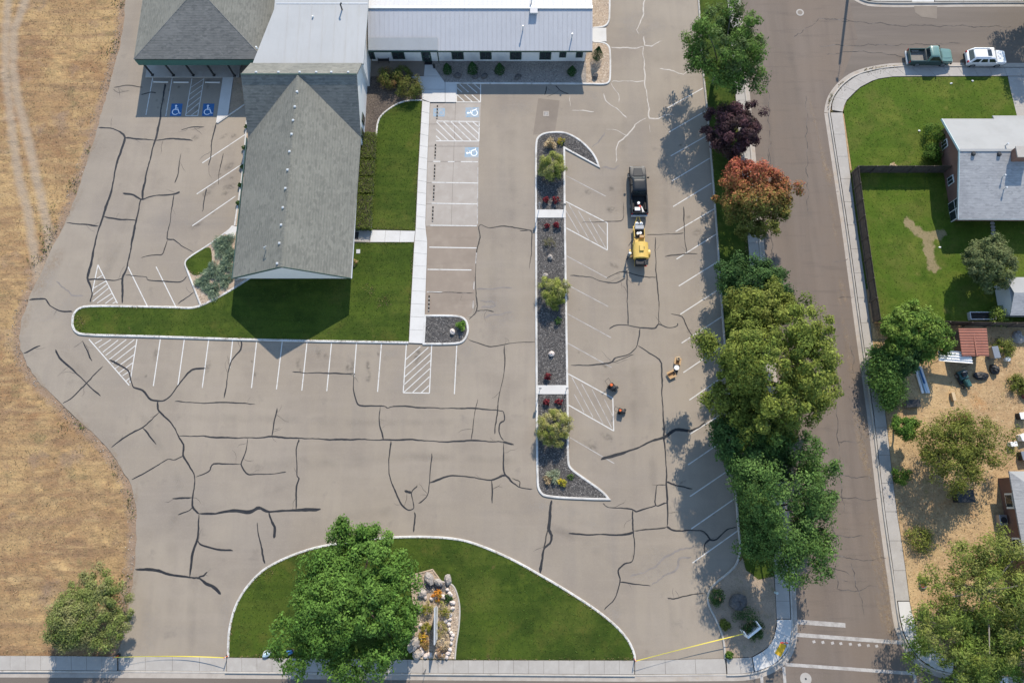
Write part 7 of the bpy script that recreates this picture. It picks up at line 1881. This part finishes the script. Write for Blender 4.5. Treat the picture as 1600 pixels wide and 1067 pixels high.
# feathery shrubs on the centre island
FE = [(.215, .235, .062), (.180, .210, .046), (.255, .260, .095), (.140, .170, .036)]
shrub('feathery_shrub', 'uppermost lime green feathery shrub on the gravel island', 862, 261, 1.6, 2.3, FE, 41, 64, 150, .13, .14, group='feathery shrubs on the island', crad=(.16, .30), rough=.2)
shrub('feathery_shrub', 'middle lime green feathery shrub on the gravel island', 866, 456, 1.75, 2.2, FE, 42, 70, 150, .13, .14, group='feathery shrubs on the island', crad=(.15, .28), rough=.24)
shrub('feathery_shrub', 'lowest and yellowest feathery shrub on the gravel island', 864, 668, 1.8, 2.4, [(.250, .240, .085), (.200, .210, .055), (.280, .255, .120), (.150, .170, .040)], 43, 74, 150, .125, .16, group='feathery shrubs on the island', crad=(.14, .27), rough=.18)
RED = [(.120, .014, .022), (.085, .012, .016), (.15, .026, .030)]
for i, (px, py, r, l) in enumerate([(853, 313, .46, 'left of the two red shrubs above the upper island crossing'), (869, 313, .5, 'right of the two red shrubs above the upper island crossing'), (854.5, 353.5, .36, 'left of the two red shrubs below the upper island crossing'), (868.5, 352.5, .42, 'right of the two red shrubs below the upper island crossing'), (856.5, 588, .5, 'single round red shrub above the lower island crossing'), (854, 628, .42, 'left of the two red shrubs below the lower island crossing'), (873.5, 627.5, .44, 'right of the two red shrubs below the lower island crossing')]):
    shrub('red_shrub', l, px, py, r * .8, r * 1.3, RED, 50 + i, 18, 45, .06, .5, group='small red shrubs on the island')
TAN = [(.36, .285, .18), (.30, .225, .13), (.42, .34, .22)]
shrub('grass_clump', 'tan dry grass clump at the top of the gravel island', 860, 224, .75, .8, TAN, 60, 20, 60, .12, .12, blade=True, stem=False, cat='grass clump')
shrub('flower_clump', 'yellow flowering clump at the top of the gravel island', 877, 221, .45, .6, [(.36, .27, .03), (.12, .15, .03), (.30, .22, .03)], 61, 14, 40, .06, .5, cat='flowers')
shrub('grass_clump', 'pale silvery grass clump at the bottom of the gravel island', 865, 743, .8, .6, [(.22, .26, .17), (.27, .29, .20)], 62, 18, 60, .12, .14, blade=True, stem=False, cat='grass clump')
shrub('grass_clump', 'straw coloured clump left of the silvery clump on the island', 856.5, 749, .55, .5, TAN, 63, 16, 45, .10, .14, blade=True, stem=False, cat='grass clump')
shrub('flower_clump', 'yellow flowers right of the silvery clump on the island', 879, 753, .5, .5, [(.42, .33, .03), (.18, .18, .03), (.5, .40, .05)], 64, 16, 45, .06, .5, cat='flowers')
shrub('dry_shrub', 'sparse olive shrub on the island below the upper crossing', 859, 379, .65, .9, [(.10, .10, .045), (.13, .115, .06)], 65, 18, 30, .06, .4, cat='shrub')
shrub('low_plant', 'small dark green plant in the shadow on the island', 871, 502, .45, .6, DEEP, 66, 12, 40, .06, .5, cat='plant')
shrub('low_plant', 'faint green weed near the bottom kerb of the island', 892, 745, .35, .3, GREEN, 67, 8, 30, .05, .5, cat='plant')
shrub('low_plant', 'bright green plant on the small gravel island', 720.5, 508, .6, .8, [(.085, .16, .025), (.11, .19, .035)], 68, 18, 50, .09, .22, blade=True, stem=False, cat='plant')
# porch bushes
shrub('porch_bush', 'left reddish green bush in front of the porch', 608, 123, 1.35, 1.5, [(.098, .105, .026), (.145, .085, .035), (.075, .098, .020)], 70, 44, 80, .08, .4, group='round bushes at the porch')
shrub('porch_bush', 'right olive green bush beside the forecourt', 640, 139, 1.45, 1.5, [(.080, .100, .020), (.105, .120, .028), (.120, .105, .030)], 71, 46, 80, .08, .4, group='round bushes at the porch')
shrub('porch_bush', 'upper middle green bush between the two porch bushes', 629, 117, 1.0, 1.5, [(.075, .100, .020), (.110, .115, .028)], 72, 30, 80, .08, .4, group='round bushes at the porch')
def conifer(label, px, py, r, h, seed):
    c = P(px, py, h * .45); t = thing('clipped_conifer', (c.x, c.y, .09), label, 'conifer', 'clipped conifers along the north wing')
    rs = np.random.RandomState(seed); n = 2600
    u = rs.rand(n) ** .7; th = rs.rand(n) * 6.283
    pr = np.where(u < .25, .7 + 1.2 * u, 1.0 - (u - .25) / .75 * .9) * r * (1 + .10 * np.sin(th * 4 + seed) + .08 * rs.normal(size=n))
    pr *= np.sqrt(rs.uniform(.6, 1, n))
    pos = np.stack([pr * np.cos(th), pr * np.sin(th), .05 + u * h], 1)
    nrm = np.stack([np.cos(th), np.sin(th), np.full(n, .5)], 1) + rs.normal(size=(n, 3)) * .4
    col = palette(rs, rs.randint(0, 20, n), 20, [(.018, .058, .016), (.028, .076, .022)], .3)
    leaf_mesh('foliage', pos, nrm, .055 * rs.uniform(.6, 1.5, n), .45, col, 'leaf_conifer', t, seed)
    m = MB(); m.cyl((0, 0, -.05), (0, 0, h * .7), .05, .02, 6); m.build('trunk', 'bark', t)
for i, (px, py, r, h, l) in enumerate([(698.6, 108, .62, 1.7, 'first clipped conifer right of the glass door'), (738.3, 107, .72, 2.0, 'second clipped conifer right of the glass door'), (780.5, 108, .68, 1.8, 'third clipped conifer right of the glass door'), (893.5, 111, .6, 1.5, 'clipped conifer under the two small windows'), (934, 84, .72, 2.1, 'sunlit clipped conifer at the corner of the north wing')]):
    conifer(l, px, py, r, h, 80 + i)
# hedges
def hedge(label, q, h, seed, pal):
    W = [P(*p, h) for p in q]
    c = sum(W, Vector()) / 4; t = thing('clipped_hedge', (c.x, c.y, .08), label, 'hedge', 'clipped hedge blocks beside the inner lawn')
    x0 = min(p.x for p in W) - c.x; x1 = max(p.x for p in W) - c.x; y0 = min(p.y for p in W) - c.y; y1 = max(p.y for p in W) - c.y
    rs = np.random.RandomState(seed); A = (x1 - x0) * (y1 - y0); n = int(A * 520)
    pos = np.stack([rs.uniform(x0, x1, n), rs.uniform(y0, y1, n), h - .22 * rs.rand(n) ** 2], 1)
    pos[:, 2] += .07 * np.sin(pos[:, 0] * 5 + seed) * np.cos(pos[:, 1] * 4)
    s = rs.rand(n) < .35; k = rs.randint(0, 4, n)
    for kk, (ax, val) in enumerate(((0, x0), (0, x1), (1, y0), (1, y1))):
        mm = s & (k == kk); pos[mm, ax] = val + rs.normal(size=mm.sum()) * .05; pos[mm, 2] = rs.uniform(.05, h, mm.sum())
    nrm = rs.normal(size=(n, 3)) * .6 + np.array([0, 0, .8])
    col = palette(rs, rs.randint(0, 60, n), 60, pal, .3)
    leaf_mesh('foliage', pos, nrm, .06 * rs.uniform(.6, 1.4, n), .5, col, 'leaf', t, seed)
    m = MB(); m.box(((x0 + x1) / 2, (y0 + y1) / 2, (h - .2) / 2), (x1 - x0 - .2, y1 - y0 - .2, h - .2)); m.build('inner_growth', 'bark', t)
HG = [(.115, .155, .026), (.150, .182, .034), (.090, .128, .020)]
hedge('top block of the clipped hedge beside the inner lawn', [(565, 207), (588, 207), (586, 246), (564, 246)], .95, 90, HG)
hedge('second block of the clipped hedge from the top', [(563, 249), (585.5, 249), (583.5, 274), (562, 274)], .95, 91, HG)
hedge('third block of the clipped hedge from the top', [(561, 276), (584, 276), (582, 301), (559, 301)], .95, 92, HG)
hedge('lowest block of the clipped hedge by the side door', [(557, 304), (581, 304), (579.5, 356), (555.5, 356)], .95, 93, HG)
# junipers of the west wedge
JU = [(.150, .200, .135), (.185, .235, .165), (.115, .160, .100)]
for i, (px, py, r, l) in enumerate([(352, 378, 1.15, 'topmost blue green juniper in the west planting bed'), (345, 388, 1.1, 'upper left blue green juniper in the west planting bed'), (360, 398, 1.2, 'right blue green juniper against the hall wall'), (352, 416, 1.15, 'middle blue green juniper in the west planting bed'), (331, 425, 1.2, 'lower left blue green juniper beside the turf patch'), (318, 441, 1.0, 'leftmost low blue green juniper at the lower kerb'), (332, 452, 1.25, 'lowest blue green juniper in the west planting bed'), (352, 437, 1.0, 'lower right blue green juniper near the shadow')]):
    shrub('juniper', l, px, py, r, .36, JU, 100 + i, 26, 60, .13, .14, blade=True, stem=False, group='junipers in the west planting bed', cat='juniper', rough=.3)
for i, (px, py) in enumerate([(384, 200), (381, 232), (378, 262), (375, 290), (371, 318)]):
    shrub('wall_plant', ['topmost', 'second', 'third', 'fourth', 'lowest'][i] + ' dark green plant in the strip along the hall west wall', px + 1.5, py, .3, .4, DEEP, 120 + i, 12, 40, .07, .5, group='plants along the hall west wall', cat='plant')
# rock garden plants
YG = [(.150, .150, .022), (.200, .175, .025), (.095, .110, .018)]
for i, (px, py, r, l, pal) in enumerate([(683, 930, .5, 'orange flowering plant below the dark pond rocks', [(.50, .20, .02), (.42, .15, .02), (.13, .14, .02)]), (668, 949, .65, 'yellow green plant left of the white sign top', YG), (694, 950, .8, 'yellow green plant right of the white sign top', YG), (667, 981, .55, 'yellow green plant left of the white sign middle', YG), (690, 982, .7, 'dry green plant right of the white sign middle', [(.15, .14, .04), (.20, .17, .06)]), (661, 996, .45, 'orange yellow plant at the lower left of the white sign', [(.42, .24, .03), (.2, .17, .03)]), (693, 1002, .75, 'pale straw plant at the lower right of the white sign', TAN), (665, 1007, .45, 'rust coloured plant at the bottom of the rock garden', [(.30, .16, .06), (.2, .14, .05)]), (689, 1018, .5, 'dry reddish plant near the bottom sidewalk', [(.25, .15, .09), (.3, .22, .13)]), (700, 934, .4, 'dark green plant at the right path edge', DEEP)]):
    shrub('garden_plant', l, px, py, r, r * 1.1, pal, 130 + i, 16, 45, .07, .35, group='plants in the rock garden', cat='plant', z=.13)
# corner bed and yard shrubs
for i, (px, py, r, h, l, pal) in enumerate([(1120, 931, .85, .9, 'round dark shrub at the bend of the lot kerb', DEEP), (1164, 968, 1.25, 1.3, 'dark green shrub behind the white corner sign', DEEP), (1180, 984, .9, .8, 'dark shrub in front of the white corner sign', DEEP), (1133, 975, .5, .4, 'low olive weed at the lower kerb of the corner bed', OLIVE), (1139, 1022, .35, .4, 'small green weed at the end of the lot kerb', GREEN)]):
    shrub('corner_shrub', l, px, py, r, h, pal, 150 + i, 24, 60, .07, .45, group='shrubs in the corner bed')
for i, (px, py, r, h, l, pal) in enumerate([(1461, 207, 1.35, 1.6, 'upper shrub beside the brick house wall', GREEN), (1457, 238, 1.2, 1.4, 'lower shrub beside the brick house wall', GREEN), (1560, 496, 1.1, 1.4, 'bright green shrub by the dark board fence', [(.11, .16, .03), (.14, .18, .04)]), (1437, 842, 1.5, 1.0, 'sprawling yellow green shrub by the sidewalk', [(.14, .15, .03), (.11, .13, .025)]), (1408, 742, .9, 1.4, 'green shrub at the sidewalk edge below the airy tree', GREEN), (1570, 545, 1.1, 1.0, 'olive shrub right of the red shed', OLIVE), (1590, 600, 1.0, .8, 'green shrub on the dirt at the right edge', OLIVE), (1395, 262, .45, .5, 'dry weed at the front lawn fence', TAN)]):
    shrub('yard_shrub', l, px, py, r, h, pal, 170 + i, 34, 60, .08, .45, group='shrubs in the right hand yards')
# the crown lawn flower row at the hall
shrub('flower_row', 'row of small reddish flowers along the hall east wall', 553.5, 411, .45, .35, [(.30, .16, .07), (.12, .14, .03), (.36, .26, .14)], 190, 14, 40, .06, .5, cat='flowers', z=.1)

# ================================================================== ROCKS
def rock(name, px, py, s, mat, label, group, seed, z=.1, cat='rock'):
    q = P(px, py, s[2] * .5); r2 = random.Random(seed)
    m = MB(); m.ball((0, 0, s[2] * .3), 1, 9, 6, s, .17, r2, flat=-.45)
    o = m.build(name, mat, None, label=label, cat=cat, group=group); o.location = (q.x, q.y, z); o.rotation_euler = (0, 0, r2.uniform(0, 3))
    return o
rock('boulder', 671, 903, (.75, .5, .5), 'rock', 'largest grey boulder at the head of the rock garden', None, 1, cat='boulder')
rock('boulder', 685, 909, (.36, .5, .5), 'rock', 'upright grey boulder in the middle of the pond rocks', None, 2, cat='boulder')
rock('boulder', 700, 905, (.55, .36, .35), 'rock', 'flat topped boulder at the right end of the pond rocks', None, 3, cat='boulder')
rock('boulder', 660, 926, (.5, .45, .4), 'rock', 'grey boulder left of the orange flowers', None, 4, cat='boulder')
rock('boulder', 647, 1006, (.5, .9, .45), 'rock', 'tan boulder at the lower left edge of the rock garden', None, 5, cat='boulder')
rock('boulder', 652, 1022, (.5, .5, .35), 'rock', 'brown boulder by the bottom sidewalk at the rock garden corner', None, 8, cat='boulder')
rock('boulder', 1154, 940, (.95, .85, .7), 'rock_dark', 'large grey boulder in the corner bed', None, 6, cat='boulder')
WR = [(700, 921), (704, 928), (707, 941), (706.5, 950), (702.5, 960), (703, 967), (697.5, 970), (702, 975), (701.5, 983), (704, 988), (708, 992), (705, 997), (705, 1004), (703, 1014), (700, 1020), (664, 932), (675, 935), (693, 932), (652, 1001), (655, 1007), (658, 1012), (660, 1018), (665, 1024), (672, 1022), (683, 1021), (692, 1022), (699, 1026), (657, 953), (658, 976)]
for i, (px, py) in enumerate(WR):
    rock('white_rock', px + rnd.uniform(-1, 1), py, (rnd.uniform(.16, .34), rnd.uniform(.14, .26), .2), 'rock_pale', 'pale pinkish white rock edging the path through the rock garden', 'pale rocks in the rock garden', 30 + i, .13)
for i, (px, py, l) in enumerate([(715, 118.5, 'dark rock between the first two conifers'), (757, 119, 'dark rock between the second and third conifers'), (809, 120.5, 'dark rock right of the third conifer'), (930, 119.5, 'sunlit dark rock at the corner of the north wing bed'), (743, 119, 'small dark rock under the second conifer')]):
    rock('bed_rock', px, py, (.5, .35, .35), 'rock_dark', l, None, 70 + i)
for i, (px, py, l, mt) in enumerate([(859.6, 402, 'small pale rock on the island below the olive shrub', 'rock'), (862, 553, 'pale flat rock on the island above the single red shrub', 'rock_pale'), (852, 431, 'brown rock at the top of the middle feathery shrub', 'rock'), (707, 518.5, 'round pale rock on the small gravel island', 'rock_pale')]):
    rock('island_rock', px, py, (.36, .3, .3), mt, l, None, 80 + i)

# ================================================================== GROUND COVER THAT NOBODY COUNTS
def blades(name, label, polys, dens, hgt, wid, pal, seed, zbase, mask=None, cat='grass'):
    rs = np.random.RandomState(seed); PX = []; 
    for poly in polys:
        xs = [p[0] for p in poly]; ys = [p[1] for p in poly]
        A = (max(xs) - min(xs)) * (max(ys) - min(ys)); n = int(A * dens)
        X = rs.uniform(min(xs), max(xs), n); Y = rs.uniform(min(ys), max(ys), n)
        k = inpoly(X, Y, poly)
        if mask is not None: k &= mask(X, Y, rs)
        PX.append(np.stack([X[k], Y[k]], 1))
    XY = np.concatenate(PX); n = len(XY)
    h = hgt * rs.uniform(.5, 1.5, n)
    pos = np.concatenate([XY, (zbase + h * .4)[:, None]], 1)
    th = rs.rand(n) * 6.283
    nrm = np.stack([np.cos(th), np.sin(th), rs.uniform(.2, 1.2, n)], 1)
    td = np.stack([rs.normal(size=n) * .6, rs.normal(size=n) * .6, np.ones(n)], 1)
    pal_ = np.array(pal); base = pal_[rs.randint(0, len(pal_), n)] * (1 + .3 * rs.normal(size=(n, 1))).clip(.3, 1.8)
    leaf_mesh(name, pos, nrm, h, wid, base.clip(.005, .8), 'leaf_conifer', None, seed, tdir=td, label=label, cat=cat, kind='stuff')
blades('grass_blades', 'short mown grass blades on the green lawns', LAWNS, 26, .055, .42, [(.036, .080, .012), (.052, .105, .016), (.075, .115, .026), (.026, .058, .010)], 200, .10)
blades('yard_grass', 'uneven grass blades on the right hand lawns', [lawnN, lawnS], 22, .05, .5, [(.068, .104, .014), (.088, .124, .018), (.120, .124, .034), (.048, .080, .010)], 201, .11, mask=lambda X, Y, rs: f_bare(X, Y) < .35 + .4 * rs.rand(len(X)))
deadspots = [P(124, 502), P(129, 507), P(400, 895), P(590, 849), P(420, 890), P(600, 846), P(580, 455), P(600, 470)]
def deadmask(X, Y, rs):
    k = np.zeros(X.shape, bool)
    for L in LAWNS:
        k |= dist_line(X, Y, list(L) + [L[0]]) < .12 + .5 * np.clip(vnoise(X, Y, .55, 55) - .45, 0, 1)
    for q in deadspots:
        k |= np.hypot(X - q.x, Y - q.y) < .35 + 1.0 * rs.rand(len(X)) * vnoise(X, Y, 1.3, 56)
    return k
blades('dead_grass', 'dead straw coloured grass at lawn edges and bare spots', LAWNS, 90, .06, .45, [(.22, .17, .085), (.28, .21, .11), (.16, .13, .05), (.10, .11, .03)], 206, .105, mask=deadmask)
fp = [(-80, SWL), (-80, TOPY)] + [(p[0] - .15, p[1]) for p in westW]
blades('dry_grass', 'dry straw coloured grass tufts on the field', [fp], 14, .08, .30, [(.30, .22, .115), (.34, .26, .14), (.23, .16, .085), (.17, .14, .065), (.26, .18, .10)], 202, -.06, mask=lambda X, Y, rs: (f_track(X, Y) < .25 + .3 * rs.rand(len(X))) & (vnoise(X, Y, .35, 9) + .5 * rs.rand(len(X)) > .45))
def weedmask(X, Y, rs):
    d = dist_line(X, Y, edge)
    return (d < 2.4) & (vnoise(X, Y, .42, 21) > .72) & (rs.rand(len(X)) > d / 3)
blades('edge_weeds', 'green weeds along the ragged west edge of the lot', [fp], 26, .13, .3, [(.12, .13, .04), (.085, .11, .03), (.16, .15, .06)], 203, -.05, mask=weedmask, cat='weeds')
yp = [tuple(P(*p)[:2]) for p in yb] + [(70, -36), (70, 12)]
blades('straw_litter', 'straw and dead grass strewn over the right hand yard', [[p for p in yp if p[1] < P(1400, 505).y] + [(70, P(1400, 505).y), (P(1366, 505).x, P(1366, 505).y)]], 14, .07, .3, [(.40, .29, .16), (.32, .21, .11), (.25, .18, .10), (.13, .13, .05)], 204, .09, mask=lambda X, Y, rs: vnoise(X, Y, .5, 31) + .4 * rs.rand(len(X)) > .45, cat='straw')
# weeds in the gutter at the upper right corner
cw = PP([(1300, 170), (1303, 150), (1317, 134), (1338, 118), (1365, 112), (1400, 108)])
blades('gutter_weeds', 'dry weeds growing in the gutter around the upper right corner', [[tuple(P(*p)[:2]) for p in [(1285, 185), (1285, 120), (1340, 100), (1420, 98), (1420, 112), (1345, 122), (1306, 155), (1300, 190)]]], 60, .12, .3, [(.24, .20, .09), (.13, .14, .05), (.34, .25, .13)], 205, .02, mask=lambda X, Y, rs: (dist_line(X, Y, cw) < .55) & (vnoise(X, Y, .8, 41) > .38), cat='weeds')
def stones(name, label, polys, dens, size, cols, seed, z):
    """loose gravel: small flattened octahedra in one mesh"""
    rs = np.random.RandomState(seed); PX = []
    for poly in polys:
        xs = [p[0] for p in poly]; ys = [p[1] for p in poly]
        n = int((max(xs) - min(xs)) * (max(ys) - min(ys)) * dens)
        X = rs.uniform(min(xs), max(xs), n); Y = rs.uniform(min(ys), max(ys), n); k = inpoly(X, Y, poly); PX.append(np.stack([X[k], Y[k]], 1))
    XY = np.concatenate(PX); n = len(XY); s = size * rs.uniform(.5, 1.6, n)
    o = np.array([(1, 0, 0), (0, 1, 0), (-1, 0, 0), (0, -1, 0), (0, 0, .75)])
    V = np.concatenate([XY, np.full((n, 1), z)], 1)[:, None, :] + o[None] * s[:, None, None] * rs.uniform(.6, 1.3, (n, 5, 1))
    Fc = (np.array([(0, 1, 4), (1, 2, 4), (2, 3, 4), (3, 0, 4)])[None] + (np.arange(n) * 5)[:, None, None]).reshape(-1, 3)
    me = bpy.data.meshes.new(name); me.from_pydata(V.reshape(-1, 3).tolist(), [], Fc.tolist()); me.update()
    ca = me.color_attributes.new('Col', 'FLOAT_COLOR', 'POINT'); pal_ = np.array(cols)
    c = pal_[rs.randint(0, len(pal_), n)] * (1 + .25 * rs.normal(size=(n, 1))).clip(.4, 1.7)
    ca.data.foreach_set('color', np.concatenate([np.repeat(c, 5, 0), np.ones((n * 5, 1))], 1).astype(np.float32).ravel())
    return link(name, me, 'pebble', None, label=label, cat='gravel', kind='stuff')
layered('pebble', (.1, .1, .1), [], rough=.9, vcol='Col')
stones('gravel', 'loose dark gravel covering the two islands', GRAV, 42, .05, [(.06, .057, .055), (.09, .085, .08), (.15, .14, .13), (.04, .039, .039), (.22, .205, .19)], 210, .088)
stones('garden_gravel', 'loose tan gravel in the rock garden', [RGW], 40, .05, [(.38, .30, .22), (.48, .40, .31), (.28, .21, .15)], 211, .128)
stones('verge_gravel', 'crumbled stones along the ragged west asphalt edge', [[(p[0] - 1.3, p[1]) for p in westW] + [(p[0] - .05, p[1]) for p in reversed(westW)]], 10, .045, [(.30, .26, .22), (.22, .19, .16), (.38, .33, .28)], 212, -.03)
